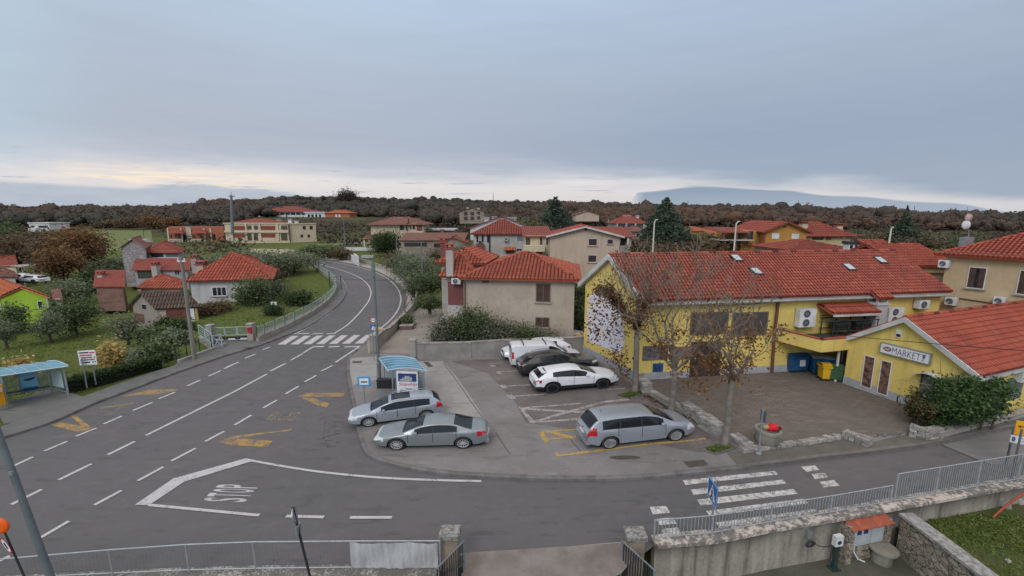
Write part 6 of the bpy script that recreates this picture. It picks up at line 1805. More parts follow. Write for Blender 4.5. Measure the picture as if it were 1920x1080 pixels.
t_=thing('steel_railing','thin brown handrail on the bend wall above the shrubs','railing',gp(762,585));mb=MB()
pp=[gp(760,600),gp(773,577),gp(781,552)]
for p in pp:mb.tube([p,p+Vector((0,0,1.7))],.04,5)
for z in (1.7,1.0):mb.tube([p+Vector((0,0,z)) for p in pp],.03,5)
mb.build('frame',RAFT,t_)
g0,g1=G(397,640,ZL),G(473,637,ZL)
for p,lab,m_ in ((g0,'left grey gate pillar of the front garden',CONC),(g1,'right gate pillar with a red letter box',mat('warm_gate_pillar',(0.34,.29,.25,1),(0.26,.22,.19,1),2,.9))):
 t_=thing('gate_pillar',lab,'pillar',p,0,'gate pillars of the front garden');mb=MB();mb.box(p+Vector((0,0,.55)),(.42,.42,1.3));mb.build('shaft',m_,t_);mb=MB();mb.box(p+Vector((0,0,1.23)),(.5,.5,.07));mb.build('cap',COPE,t_)
t_=thing('letter_box','small red letter box fixed to the gate pillar','letter box',g1+Vector((.1,-.28,.8)));mb=MB();mb.box(g1+Vector((.05,-.27,.82)),(.28,.14,.40));mb.build('case',SIGNR,t_);mb=MB();mb.box(g1+Vector((.05,-.345,.92)),(.2,.012,.05));mb.build('slot',BLACK,t_)
gt=thing('garden_gate','metal garden gate of white-framed panels with dark lower boards','gate',(g0+g1)/2)
for k in range(3):
 a=g0.lerp(g1,.06+k*.30);b_=g0.lerp(g1,.06+k*.30+.275);dd=(b_-a);nn=Vector((dd.y,-dd.x,0)).normalized()
 mb=MB();mesh_panel(mb,a,b_,.42,1.02,7,6,.008,.03);mb.build('mesh_panel',MESHM,gt)
 mb=MB();mb.wbox(a,b_,0,dd.length,.08,.42,-.02,.02);bo_=mb.build('lower_board',SIGNK,gt)
 mb=MB();mb.wbox(a,b_,dd.length*.18,dd.length*.82,.20,.30,.02,.03);mb.build('white_bar',SIGNW,bo_)
 mb=MB();mb.tube([a+Vector((0,0,.05)),b_+Vector((0,0,.05))],.03,5);mb.build('bottom_rail',WPLAS,gt)
sf=thing('side_fence','grey mesh panels on a low wall beside the pole, left of the garden gate','fence',G(385,640))
s0_,s1_=G(374,634,ZL),G(400,652,ZL)
for k in range(2):
 mb=MB();mesh_panel(mb,s0_.lerp(s1_,k*.5+.02)+Vector((0,0,.3)),s0_.lerp(s1_,k*.5+.47)+Vector((0,0,.3)),0,.75,5,4,.014,.03);mb.build('mesh_panel',MESHM,sf)
mb=MB();mb.wbox(s0_,s1_,0,(s1_-s0_).length,-.3,.28,-.08,.08);mb.build('base_wall',CONC,sf)
t_=thing('steel_barrier','pale diagonal-braced barrier standing at the end of the side fence','barrier',G(409,654));a,b_=G(401,655,ZL),G(417,652,ZL)
mb=MB();mesh_panel(mb,a,b_,.05,.95,3,3,.014,.035);mb.tube([a+Vector((0,0,.1)),b_+Vector((0,0,.9))],.03,4);mb.tube([a+Vector((0,0,.9)),b_+Vector((0,0,.1))],.03,4);mb.build('frame',mat('pale_blue_metal',(0.34,.38,.43,1),None,3,.5),t_)
wall_run('low_wall','low concrete edging wall with posts left of the utility pole',[G(335,683,0),G(400,659,0),G(424,650,0)],0,[.28,.28,.28],.2,CONC,None)
t_=thing('wire_fence','sagging wire fence on thin posts left of the utility pole','fence',G(335,680));mb=MB();pts=[G(332,682,0),G(352,674,0),G(376,666,0),G(398,658,0)]
for p in pts:mb.tube([p,p+Vector((0,0,1.1))],.03,5)
for z in (.45,.75,1.05):mb.tube([p+Vector((0,0,z)) for p in pts],.012,4)
mb.build('posts_and_wire',DARKM,t_)
def stones(label,pts,z0,h,th=.45,group='dry stone walls of the forecourt'):
 pts=[Vector(p) for p in pts];rgx=random.Random(hash(label)%997)
 t_=thing('stone_wall',label,'stone wall',pts[0],0,group)
 mb=MB();n=0
 tot=[(pts[k+1]-pts[k]).length for k in range(len(pts)-1)]
 l=offset(pts,th/2);r=offset(pts,-th/2)
 for k in range(len(pts)-1):
  seg=max(2,int(tot[k]/.22));lay=max(1,int(h/.11))
  for s_ in range(seg):
   for j in range(lay):
    for side in (l,r):
     o_=.5*(j%2)/seg
     u0,u1=max(0,s_/seg-o_),min(1,(s_+1)/seg-o_)
     if s_==seg-1:u1=1
     a=side[k].lerp(side[k+1],u0);b_=side[k].lerp(side[k+1],u1)
     mid=pts[k].lerp(pts[k+1],(u0+u1)/2)
     outd=((a+b_)/2-Vector((mid.x,mid.y,0)));outd.normalize();dirv_=(b_-a).normalized()
     z0_,z1_=z0+h*j/lay,z0+h*(j+1)/lay
     d=rgx.uniform(-.02,.045);wv=(b_-a).length*rgx.uniform(.84,.97);cc=(a+b_)/2
     zz0,zz1=z0_+rgx.uniform(0,.012),z1_-rgx.uniform(0,.014)
     if j==lay-1:zz1+=rgx.uniform(-.02,.05)
     q=[]
     for z in (zz0,zz1):
      for sx,dd in ((-.5,d),(.5,d+rgx.uniform(-.012,.012)),(.5,-th*.5),(-.5,-th*.5)):
       p=cc+dirv_*wv*sx+outd*dd;q.append(Vector((p.x,p.y,z+rgx.uniform(-.008,.008))))
     mb.hexa(q)
 mb.build('stones',ROCKI,t_)
 return t_
def island_rock():
 m,t,bs=base_mat('stone_blocks');ri=t.new('ShaderNodeNewGeometry').outputs['Random Per Island'];tc=t.new('ShaderNodeTexCoord').outputs['Object']
 col=t.ramp(ri,[(0,(0.15,.14,.128,1)),(.4,(0.27,.255,.238,1)),(.8,(0.38,.36,.34,1)),(1,(0.26,.215,.18,1))])
 n=t.noise(tc,14,5,.7);col=t.mix(t.step(n,.4,.7,0,.65),col,(0.11,.103,.094,1));t.put(bs.inputs['Base Color'],col);bs.inputs['Roughness'].default_value=.95;bump(t,bs,n,.6,.03);return m
ROCKI=island_rock()
stones('dry stone wall behind the nose of the silver people carrier',[gp(1282,773),gp(1318,799),gp(1352,822)],ZL,.55)
stones('short dry stone wall end beside the first tree',[gp(1196,722),gp(1214,741)],ZL,.62,.5)
stones('dry stone wall between the third tree and the post sign',[gp(1374,828),gp(1392,842),gp(1403,850)],ZL,.38,.4)
stones('low double stone edging at the front of the forecourt',[gp(1582,818),gp(1606,827),gp(1632,837)],ZL,.28,.42)
stones('row of edging stones along the front of the forecourt',[gp(1412,846),gp(1470,836),gp(1530,829),gp(1578,820)],ZL,.13,.22)
stones('stone planter wall under the big bush',[gp(1704,815),gp(1728,822),gp(1762,818)],ZL,.45,.3)
wall_run('low_wall','low concrete edge wall along the forecourt between the trees',[gp(1222,742),gp(1255,762),gp(1282,776)],ZL,[.25,.25,.25],.25,CONC,COPE)
wall_run('low_wall','low concrete kerb wall under the big bush by the pavement',[gp(1762,818),gp(1830,800),gp(1925,778),gp(2050,752)],ZL,[.22]*4,.22,CONC,COPE)
b=gp(1438,829,ZP);t_=thing('concrete_tub','round grey concrete tub on the forecourt','tub',b);mb=MB();mb.lathe([(.40,0),(.43,.1),(.44,.46),(.49,.47),(.49,.58),(.38,.58),(.38,.44),(0,.44)],b,'z',28);mb.build('tub_body',CONCD,t_,smooth=False)
rc=b+Vector((.10,-.05,.60));t_=thing('red_bundle','bright red cloth bundle with a tan end lying on the concrete tub','bundle',rc)
mb=MB();rgx=random.Random(3)
mb.lathe([(0,-.22),(.10,-.20),(.15,-.08),(.155,.05),(.11,.16),(0,.20)],(rc.x+.05,rc.y,rc.z+.06),'x',12);mb.v=[(v[0],v[1],v[2]+.04*math.sin(v[0]*31)) for v in mb.v];mb.build('cloth',REDCL,t_,smooth=True)
mb=MB();mb.lathe([(0,-.13),(.07,-.11),(.09,0),(.06,.11),(0,.12)],(rc.x-.24,rc.y,rc.z+.08),'x',10);mb.build('tan_end',mat('tan_cloth',(0.42,.27,.17,1),None,6,.9),t_,smooth=True)
mb=MB();mb.lathe([(0,-.08),(.07,-.07),(.09,0),(.05,.08),(0,.09)],(rc.x+.30,rc.y,rc.z+.02),'x',10);mb.build('dark_end',mat('dark_red_cloth',(0.10,.01,.014,1),None,6,.9),t_,smooth=True)
b=gp(1422,851);t_=thing('post_sign','slim grey post with a narrow sign seen edge-on in front of the tub','post',b);mb=MB();post_to(mb,b,768,.035);mb.lathe([(.11,0),(.11,.05),(.05,.07)],b,'z',12);mb.build('post',GALV,t_)
mb=MB();zt=HZ(b.y,768);mb.box((b.x+.04,b.y,zt-.26),(.03,.34,.46));mb.build('plate',INKG,t_)
def bin4(label,c,w,d,h,m,m2,rot,group='wheeled bins under the canopy',paper=None,open_=False):
 t_=thing('wheeled_bin',label,'bin',c,rot,group);W=lambda x,y,z:(x,y,z)
 mb=MB();k=.86
 lo=[(-w*k/2,-d*k/2,.14),(w*k/2,-d*k/2,.14),(w*k/2,d*k/2,.14),(-w*k/2,d*k/2,.14)]
 hi=[(-w/2,-d/2,h),(w/2,-d/2,h),(w/2,d/2,h),(-w/2,d/2,h)]
 mb.hexa([Vector(p) for p in lo+hi]);mb.build('tub',m,t_,world=False)
 mb=MB();mb.box((0,-d/2-.02,h-.04),(w+.08,.06,.10));mb.box((0,d/2+.02,h-.04),(w+.08,.06,.10));mb.box((-w/2-.02,0,h-.04),(.06,d,.10));mb.box((w/2+.02,0,h-.04),(.06,d,.10));mb.build('rim',m,t_,world=False)
 mb=MB()
 n=6
 for i in range(n):
  a0,a1=-1+2*i/n,-1+2*(i+1)/n
  z0,z1=h+.03+.09*(1-a0*a0),h+.03+.09*(1-a1*a1)
  q=[Vector((-w/2-.03,a0*d/2,z0)),Vector((w/2+.03,a0*d/2,z0)),Vector((w/2+.03,a1*d/2,z1)),Vector((-w/2-.03,a1*d/2,z1))]
  mb.hexa(q+[x+Vector((0,0,.03)) for x in q])
 mb.build('lid',m2,t_,world=False)
 for sx in (-1,1):
  for sy in (-1,1):
   mb=MB();mb.lathe([(.03,-.03),(.085,-.03),(.085,.03),(.03,.03)],(sx*w*.36,sy*d*.36,.085),'y',12);mb.build('wheel',RUBBER,t_,world=False)
 if paper:
  mb=MB();mb.box((w*.1,-d/2*.965-.012,h*.62),(w*.30,.012,h*.38),Matrix.Rotation(-.075,3,'X'));mb.build('paper_label',SIGNW,t_,world=False)
bin4('big blue wheeled bin with a white label, left of the pair',G(1493,699,ZP)+Vector((.1,.35,0)),1.2,.85,.98,BINB,BINB,R(8),paper=1)
bin4('blue wheeled bin with a pale lid, behind the yellow and green bins',G(1545,705,ZP)+Vector((0,.45,0)),1.05,.9,.98,BINB,mat('pale_bin_lid',(0.30,.32,.33,1),(0.22,.24,.25,1),2,.6),R(-14),paper=1)
bin4('slim yellow bin beside the green bin',G(1551,716,ZP)+Vector((0,.32,0)),.40,.6,.86,BINY,BINY,R(-10))
bin4('green wheeled bin at the corner of the market',G(1570,717,ZP)+Vector((0,.35,0)),.72,.66,.82,BING,BING,R(-16))
ob=G(1582,712,ZP);t_=thing('display_board','board with brown pictures behind the green bin','board',ob+Vector((0,.5,0)));
p0,p1=D(1575,690,23.6),D(1592,690,23.4);p0.z=p1.z=0
mb=MB();mb.wbox(p0,p1,0,.55,.9,1.9,0,.04);mb.build('frame',WFRAME,t_);mb=MB();mb.wbox(p0,p1,.05,.5,.95,1.85,.04,.046);mb.build('picture',POSTER,t_)
b0,b1=G(1886,872,0),G(1894,907,0)
t_=thing('direction_sign','orange-yellow board over a white Centar board with an arrow on two posts','direction sign',b1)
SY=b1.y+.35
pL,pR=D(1896,822,SY),D(1950,850,SY-1.0)
for p in (b0,b1):
 mb=MB();z=HZ(p.y,842 if p is b0 else 850);mb.tube([p-Vector((0,0,.3)),Vector((p.x,p.y,z+.9))],.035,6);mb.build('post',INKG,t_)
A0=Vector((D(1897,828,SY).x,SY,0));B0=A0+Vector((.86,-.50,0)).normalized()*1.25
zo1=HZ(SY,788);zo0=HZ(SY,813);zw1=HZ(SY,815.5);zw0=HZ(SY,829)
mb=MB();mb.wbox(A0,B0,0,1.25,zo0,zo1,0,.03);o1=mb.build('orange_board',ORSIGN,t_)
mb=MB();mb.wbox(A0,B0,-.06,1.25,zw0,zw1,0,.03);o2=mb.build('white_board',SIGNW,t_)
dd=(B0-A0).normalized();nn=Vector((dd.y,-dd.x,0))
def bp(a,z):return Vector((A0.x,A0.y,0))+dd*a+nn*.034+Vector((0,0,z))
mb=MB();hw_=zw1-zw0;o_=bp(.14,zw0+hw_*.25);add_text(mb,'Centar',o_,bp(.62,zw0+hw_*.25)-o_,bp(.14,zw0+hw_*.8)-o_);mb.build('lettering',INK,o2)
mb=MB();mb.poly([bp(.02+.045*math.cos(k*math.pi/8),zw0+hw_*.5+hw_*.34*math.sin(k*math.pi/8)) for k in range(16)]);mb.build('town_symbol',INKG,o2)
def arrow(mb,a,z,s_,dirn):
 mb.poly([bp(a+dirn*s_,z),bp(a,z+s_*.7),bp(a,z+s_*.25),bp(a-dirn*s_,z+s_*.25),bp(a-dirn*s_,z-s_*.25),bp(a,z-s_*.25),bp(a,z-s_*.7)][::int(-1 if dirn<0 else 1)])
mb=MB();arrow(mb,.80,zw0+hw_*.5,.08,1);mb.build('arrow',SIGNK,o2)
mb=MB();arrow(mb,.12,zo0+(zo1-zo0)*.62,.075,-1);mb.build('arrow',SIGNK,o1)
mb=MB();ho=zo1-zo0
for a_,f_,w_ in ((.30,.60,.34),(.26,.24,.40),(.75,.24,.2)):
 mb.poly([bp(a_,zo0+ho*f_),bp(a_+w_,zo0+ho*f_),bp(a_+w_,zo0+ho*(f_+.16)),bp(a_,zo0+ho*(f_+.16))])
mb.build('worn_lettering',mat('worn_brown_ink',(0.32,.11,.01,1),(0.55,.25,.015,1),22,.6),o1)
YZ=-1.30
zc=.20
rw_pts_=[G(1226,1012,zc),G(1340,1002,zc),G(1440,982,zc),G(1560,963,zc),G(1680,941,zc),G(1800,920,zc),G(1925,898,zc),G(2200,860,zc)]
rw_=[Vector((p.x,p.y,0)) for p in rw_pts]
rt=thing('retaining_wall','stained concrete retaining wall with worn stone coping on the right','retaining wall',rw_[0])
l=offset(rw_,.12);r=offset(rw_,-.10);l2=offset(rw_,.2);r2=offset(rw_,-.24)
def run(mb,l,r,z0,z1):
 for k in range(len(l)-1):
  mb.hexa([Vector((l[k].x,l[k].y,z0)),Vector((r[k].x,r[k].y,z0)),Vector((r[k+1].x,r[k+1].y,z0)),Vector((l[k+1].x,l[k+1].y,z0)),Vector((l[k].x,l[k].y,z1)),Vector((r[k].x,r[k].y,z1)),Vector((r[k+1].x,r[k+1].y,z1)),Vector((l[k+1].x,l[k+1].y,z1))])
mb=MB();run(mb,l,r,YZ-.3,zc-.10);weld(mb.build('wall_body',STAIN,rt),.001)
COPEW=worn_mat('flaking_coping',(0.50,.42,.37,1),(0.15,.138,.126,1),.49,.75)
mb=MB();rgx=random.Random(8)
for k in range(len(l2)-1):
 n_=max(2,int((l2[k+1]-l2[k]).length/.8))
 for j in range(n_):
  u0,u1=j/n_+.004,(j+1)/n_-.004;zz_=zc+rgx.uniform(-.012,.012)
  a,b_,c_,d_=l2[k].lerp(l2[k+1],u0),r2[k].lerp(r2[k+1],u0),r2[k].lerp(r2[k+1],u1),l2[k].lerp(l2[k+1],u1)
  mb.hexa([Vector((p.x,p.y,zc-.10)) for p in (a,b_,c_,d_)]+[Vector((p.x,p.y,zz_)) for p in (a,b_,c_,d_)])
mb.build('coping',COPEW,rt)
rl=thing('steel_railing','grey steel railing with upright bars on the right retaining wall','railing',rw_[0])
def railing(par,pts,z0,z1,step,r=.011,rail=.018,post=.03,nm='railing_panel'):
 pts=[Vector(p) for p in pts];mb=MB()
 for z in (z0,z1):mb.tube([p+Vector((0,0,z)) for p in pts],rail,6)
 for k in range(len(pts)-1):
  n_=max(1,int((pts[k+1]-pts[k]).length/step))
  for j in range(n_):
   p=pts[k].lerp(pts[k+1],j/n_);mb.tube([p+Vector((0,0,z0)),p+Vector((0,0,z1))],r,4,False)
 mb.build(nm,RAIL,par)
 for p in pts:
  mb=MB();mb.tube([p+Vector((0,0,zc-.02)),p+Vector((0,0,z1+.01))],post,6);mb.build('post',RAIL,par)
def along(px0,px1,n,zr=zc):
 out=[]
 for k in range(n+1):
  px_=lerp(px0,px1,k/n);best=None
  for s in range(len(rw_)-1):
   for j in range(60):
    p=rw_[s].lerp(rw_[s+1],j/60);p=Vector((p.x,p.y,0));q=PXY((p.x,p.y,zr))[0]
    if best is None or abs(q-px_)<best[0]:best=(abs(q-px_),p)
  out.append(best[1])
 return out
railing(rl,along(1222,1668,4),zc+.07,zc+.62,.105)
railing(rl,along(1676,1985,4),zc+.07,zc+1.00,.095)
b=along(1343,1344,1)[0]+Vector((-.02,.28,0));t_=thing('crossing_sign','blue and white pedestrian crossing sign seen at an angle behind the railing','traffic sign',b)
mb=MB();zt=HZ(b.y,902);mb.tube([b,Vector((b.x,b.y,zt))],.03,8);mb.build('post',GALV,t_)
zs1,zs0=HZ(b.y,903),HZ(b.y,940);hh=zs1-zs0;d3=Vector((-.06,-1.0,0)).normalized()
A0=b+Vector((-.05,-.02,0))-d3*hh*.5;B0=A0+d3*hh
mb=MB();mb.wbox(A0,B0,0,hh,zs0,zs1,0,.02);pl=mb.build('plate',BLUE,t_)
n3=Vector((d3.y,-d3.x,0))
def sp_(a,z):return A0+d3*(hh*a)+n3*.024+Vector((0,0,zs0+hh*z))
mb=MB();mb.poly([sp_(.13,.14),sp_(.87,.14),sp_(.5,.88)]);mb.build('triangle',SIGNW,pl)
mb=MB();mb.tube([sp_(.5,.62),sp_(.5,.38)],.02,5);mb.tube([sp_(.5,.40),sp_(.40,.18)],.018,5);mb.tube([sp_(.5,.40),sp_(.60,.18)],.018,5);mb.tube([sp_(.38,.45),sp_(.62,.5)],.014,5);mb.lathe([(0,-.03),(.03,0),(0,.03)],sp_(.5,.70),'z',8);mb.build('walking_figure',SIGNK,pl)
mb=MB()
for a0,a1,z0,z1 in ((0,1,0,.04),(0,1,.96,1),(0,.04,.04,.96),(.96,1,.04,.96)):mb.poly([sp_(a0,z0),sp_(a1,z0),sp_(a1,z1),sp_(a0,z1)])
mb.build('white_border',SIGNW,pl)
yp=[Vector((p.x,p.y)) for p in r]
tri_poly('yard_floor',[(-12,3),(40,3)]+[(p.x,p.y) for p in reversed(rw_)]+[(-1,rw_[0].y),(-12,9.7)],YZ,YARDM)
zsw=.10
sw0,sw1=G(1700,962,zsw),G(1860,1082,zsw);ex=(sw1-sw0).normalized();sw2=sw1+ex*3
swl=thing('stone_yard_wall','rubble stone wall with broad grey slab coping between yard and grass','stone wall',sw0)
A0,B0=Vector((sw0.x,sw0.y,0)),Vector((sw2.x,sw2.y,0));LL=(B0-A0).length
mb=MB();mb.wbox(A0,B0,0,LL,YZ-.2,zsw-.09,-.15,.15);mb.build('wall_body',STONEB,swl)
mb=MB();k=0;s=-.02
while s<LL:
 w_=rgx.uniform(.62,.85);mb.wbox(A0,B0,s+.006,min(LL,s+w_)-.006,zsw-.09,zsw+rgx.uniform(-.006,.008),-.23,.23);s+=w_
mb.build('slab_coping',mat('pitted_slab',(0.34,.325,.305,1),(0.15,.143,.134,1),7,.95,bmp=.5,dirt=.5),swl)
nn=Vector(((B0-A0).normalized().y,-(B0-A0).normalized().x))
gy=[A0.to_2d()-nn*.1,B0.to_2d()-nn*.1,Vector((30,3)),Vector((40,3))]+[Vector((p.x,p.y)) for p in reversed(rw_[5:])]+[Vector((rw_[4].x,rw_[4].y))]
tri_poly('grass_yard',gy,-.62,LAWNM)
rg_=np.random.default_rng(5);P=[]
while len(P)<5200:
 px_,py_=rg_.uniform(1730,1935),rg_.uniform(955,1085);
 g_=G(px_,py_,-.62);q=g_.to_2d()-A0.to_2d();
 if q.dot(-nn)<.25:continue
 if g_.y>12.8 and (g_.to_2d()-rw_[4].to_2d()).dot(Vector((0,1)))>-.1:continue
 keep=1.0 if (math.sin(g_.x*2.1)+math.sin(g_.y*2.7+1)+rg_.normal()*.6-(py_-1000)/60)>-.4 else .12
 if rg_.random()<keep:P.append((g_.x,g_.y,-.60+rg_.random()*.05))
V,F,T=cards(np.array(P),.11,9,aspect=.25);np_mesh('grass',V,F,LF_GRASS,None,T);bpy.data.objects['grass']['kind']='stuff'
cable('orange-red hose lying against the right retaining wall',G(1932,919,.1),G(1862,970,-.55),-.1,.035,'garden_hose');bpy.data.objects['garden_hose'].data.materials[0]=mat('orange_hose',(0.34,.06,.025,1),None,4,.6);bpy.data.objects['garden_hose']['category']='hose'
for i,(px_,py_,s_) in enumerate(((1885,948,.16),(1912,940,.13),(1891,1052,.05))):
 c=G(px_,py_,-.55);mb=MB();mb.lathe([(0,-s_),(s_*.8,-s_*.6),(s_,0),(s_*.75,s_*.6),(0,s_*.85)],c,'z',9);rr_=random.Random(i);mb.v=[(v[0]+rr_.uniform(-.03,.03),v[1]+rr_.uniform(-.03,.03),v[2]) for v in mb.v]
 tag(mb.build('loose_stone',ROCK,None),('large pale stone at the foot of the right wall','pale stone partly outside the right edge by the hose','small stone lying in the grass yard')[i],'stone','loose stones')
def wpx(px_,py_,z=None,d=0.0):
 0
 best=None
 for s in range(len(r)-1):
  a_,b_=Vector((r[s].x,r[s].y,0)),Vector((r[s+1].x,r[s+1].y,0));t__,zz__=on_wall(a_,b_,px_,py_)
  L_=(b_-a_).length
  if -0.02<=t__<=L_+.02:
   dd=(b_-a_).normalized();p=a_+dd*t__+Vector((dd.y,-dd.x,0))*d;return Vector((p.x,p.y,zz__)),dd
 return None
p,dd=wpx(1549,1012);nn3=Vector((dd.y,-dd.x,0));p=p+nn3*.35
foot=Vector((p.x,p.y,YZ));t_=thing('car_charger','white wall charger with a dark blue disc on a dark green pedestal','charger',foot)
rotm=Matrix.Rotation(math.atan2(dd.y,dd.x),3,'Z')
mb=MB();mb.box(foot+Vector((0,0,.42)),(.13,.09,.84),rotm);mb.box(foot+Vector((0,0,.015)),(.28,.24,.03),rotm);mb.build('pedestal',mat('dark_green_steel',(0.025,.045,.04,1),None,3,.5),t_)
mb=MB();mb.box(foot+Vector((0,0,.98))-nn3*0,(.27,.13,.33),rotm);mb.build('case',WPLAS,t_)
mb=MB();c=foot+Vector((0,0,.94))+nn3*.068;mb.poly([c+dd*(.075*math.cos(k*math.pi/9))+Vector((0,0,.065*math.sin(k*math.pi/9))) for k in range(18)]);mb.build('blue_disc',INK,t_)
p,dd=wpx(1513,1000);t_=thing('junction_box','small grey junction box on the retaining wall left of the charger','box',p);mb=MB();mb.box(p+nn3*.06+Vector((0,0,.03)),(.16,.12,.24),rotm);mb.box(p+nn3*.06+Vector((0,0,-.10)),(.10,.08,.04),rotm);mb.build('case',GALV,t_)
mb=MB();base=p+nn3*.12+Vector((0,0,-.25));pts=[]
for k in range(60):
 a=k/60*2*math.pi*3.3;rr2=.11+.02*math.sin(k*.7);pts.append(base+dd*(rr2*math.cos(a)-.02+.0012*k)+Vector((0,0,rr2*.75*math.sin(a)))+nn3*(.0008*k))
e=foot+Vector((0,0,.9));
for k in range(1,13):u=k/12;pts.append(pts[59].lerp(e,u)-Vector((0,0,.30*u*(1-u)*2)))
mb.tube(pts,.011,5);o=mb.build('charging_cable',BLACK);tag(o,'coiled black cable hanging between junction box and charger','cable')
p,dd=wpx(1567,1008);t_=thing('plug_box','small dark plug box with a pale drop pipe right of the charger','box',p);mb=MB();mb.box(p+nn3*.07,(.18,.12,.12),rotm);mb.build('case',INKG,t_);mb=MB();mb.tube([p+nn3*.06,Vector((p.x,p.y,YZ))+nn3*.08-dd*.12],.025,6);mb.build('pipe',WPLAS,t_)
pl_,dd=wpx(1572,1010);pr_,_=wpx(1650,1000)
Am,Bm=Vector((pl_.x,pl_.y,0)),Vector((pr_.x,pr_.y,0));Lm=(Bm-Am).length
mc=thing('meter_cabinet','grey twin-door meter cabinet in a stone surround with a small tiled top','cabinet',Am)
mb=MB();mb.wbox(Am,Bm,0,.22,YZ,-.02,-.02,.30);mb.wbox(Am,Bm,Lm-.2,Lm,YZ,-.02,-.02,.30);mb.wbox(Am,Bm,.22+.28,Lm-.2,YZ,-.83,-.02,.24);mb.build('stone_surround',STONEB,mc)
mb=MB();mb.wbox(Am,Bm,.22,Lm-.2,-.80,-.16,-.02,.22);cb=mb.build('cabinet_body',GALV,mc)
for a0,a1 in ((.235,.22+(Lm-.42)*.57),(.22+(Lm-.42)*.59,Lm-.215)):
 mb=MB();mb.wbox(Am,Bm,a0,a1,-.78,-.18,.22,.24);dr=mb.build('door',mat('pale_grey_enamel',(0.37,.40,.42,1),(0.30,.33,.345,1),2,.45),mc)
for f_ in (.14,.34):
 mb=MB();mb.wbox(Am,Bm,.22+(Lm-.42)*f_,.22+(Lm-.42)*(f_+.13),-.40,-.25,.24,.247);mb.build('meter_window',INK,mc)
for k in range(5):
 mb=MB();a0=.02+k*(Lm-.04)/5;w_=(Lm-.04)/5
 for j in range(6):
  u0,u1=j/6,(j+1)/6;dn=(Bm-Am).normalized();no=Vector((dn.y,-dn.x,0))
  f0=lambda u,d_,z:Am+dn*(a0+w_*u)+no*d_+Vector((0,0,z+.045*math.sin(u*math.pi)))
  mb.poly([f0(u0,.40,-.10),f0(u1,.40,-.10),f0(u1,0.0,.07),f0(u0,0.0,.07)])
  mb.poly([f0(u0,.40,-.13),f0(u1,.40,-.13),f0(u1,.40,-.10),f0(u0,.40,-.10)])
 mb.build('roof_tile',mat('cabinet_tile_'+('red' if k%2 else 'brown'),(0.36,.085,.04,1) if k%2 else (0.26,.075,.045,1),(0.24,.07,.04,1),5,.85,bmp=.2),mc)
mb=MB();q_,_=wpx(1592,1046);mb.wbox(Am,Bm,.26,.48,YZ,-.85,-.015,.01);mb.build('dark_opening',WELL,mc)
mb=MB();q_=Am+(Bm-Am).normalized()*.46+nn3*.16;mb.tube([q_+Vector((0,0,-.82)),q_+Vector((0,0,-1.05)),q_+nn3*.1+Vector((.06,0,-1.22)),q_+nn3*.16+Vector((.22,0,-1.27))],.022,6);mb.build('conduit',WPLAS,mc)
p=G(1652,1052,YZ);t_=thing('well_head','low round concrete well head with a flat lid in the yard corner','well',p);mb=MB();mb.lathe([(.26,0),(.26,.42)],p,'z',24);mb.build('ring',CONCD,t_);mb=MB();mb.lathe([(.38,.42),(.38,.48),(.03,.49),(.03,.47),(0,.47)],p,'z',28);mb.build('lid',CONCD,t_)
zp=.04
tri_poly('driveway',[G(872,1036,zp),G(1165,1018,zp),G(1190,1046,zp),G(1165,1075,zp),G(1120,1100,zp),G(860,1110,zp),G(868,1060,zp)],zp,mat('driveway_concrete',(0.215,.185,.17,1),(0.15,.125,.11,1),1.2,.9,bmp=.3,dirt=.5))
mb=MB();kl=[G(830,1042,0),G(950,1036,0),G(1060,1028,0),G(1190,1017,0)];strip_mesh(mb,offset(kl,.05),offset(kl,-.05),.012);o=mb.build('gutter_line',mat('pale_gutter_stone',(0.30,.28,.26,1),None,3,.9),None);tag(o,kind='structure')
def pillar(label,p,h,w=.42):
 t_=thing('gate_pillar',label,'pillar',p,0,'gate pillars by the driveway');mb=MB();mb.box(p+Vector((0,0,h/2-.5)),(w,w*.8,h+1.0));mb.build('shaft',mat('sandy_pillar',(0.27,.215,.165,1),(0.19,.15,.12,1),2.5,.92,bmp=.3,dirt=.5),t_)
 mb=MB();mb.box(p+Vector((0,0,h+.08)),(w*1.3,w*1.05,.16));o=mb.build('cap',LICHEN,t_);bv=o.modifiers.new('bevel','BEVEL');bv.width=.02;bv.segments=2
pL=G(843,1062,0);pL=Vector((D(845,1040,10.15).x,10.15,0));pillar('left driveway gate pillar with a speckled cap',pL,HZ(10.15,1004))
pR=Vector((D(1192,1010,10.6).x,10.65,0));pillar('right driveway gate pillar with a speckled cap at the wall end',pR,HZ(10.65,1006),.44)
def gate_leaf(label,p,q,z0,z1,z0b,z1b):
 t_=thing('gate_leaf',label,'gate',p,0,'open driveway gate leaves');P=lambda u,z:Vector((lerp(p.x,q.x,u),lerp(p.y,q.y,u),z));mb=MB()
 mb.tube([P(0,z1),P(1,z1b)],.022,6);mb.tube([P(0,z0),P(1,z0b)],.02,6);mb.tube([P(0,z0),P(0,z1)],.028,6);mb.tube([P(1,z0b),P(1,z1b)],.022,6);mb.build('frame',mat('gate_grey',(0.20,.21,.22,1),(0.14,.15,.155,1),4,.5),t_)
 for k in range(1,13):u=k/13;mb=MB();mb.box(P(u,(lerp(z0,z0b,u)+lerp(z1,z1b,u))/2),(.025,.045,lerp(z1-z0,z1b-z0b,u)),);mb.build('bar',DARKM,t_)
gz=0.78
g0_=D(870,1018,9.9);g1_=D(815,1074,8.55)
gate_leaf('open left leaf of the barred driveway gate',Vector((g0_.x,9.9,0)),Vector((g1_.x,8.55,0)),-.5,HZ(9.9,1014),-1.1,HZ(8.55,1070))
g0_=D(1166,1016,10.3);g1_=D(1228,1072,8.9)
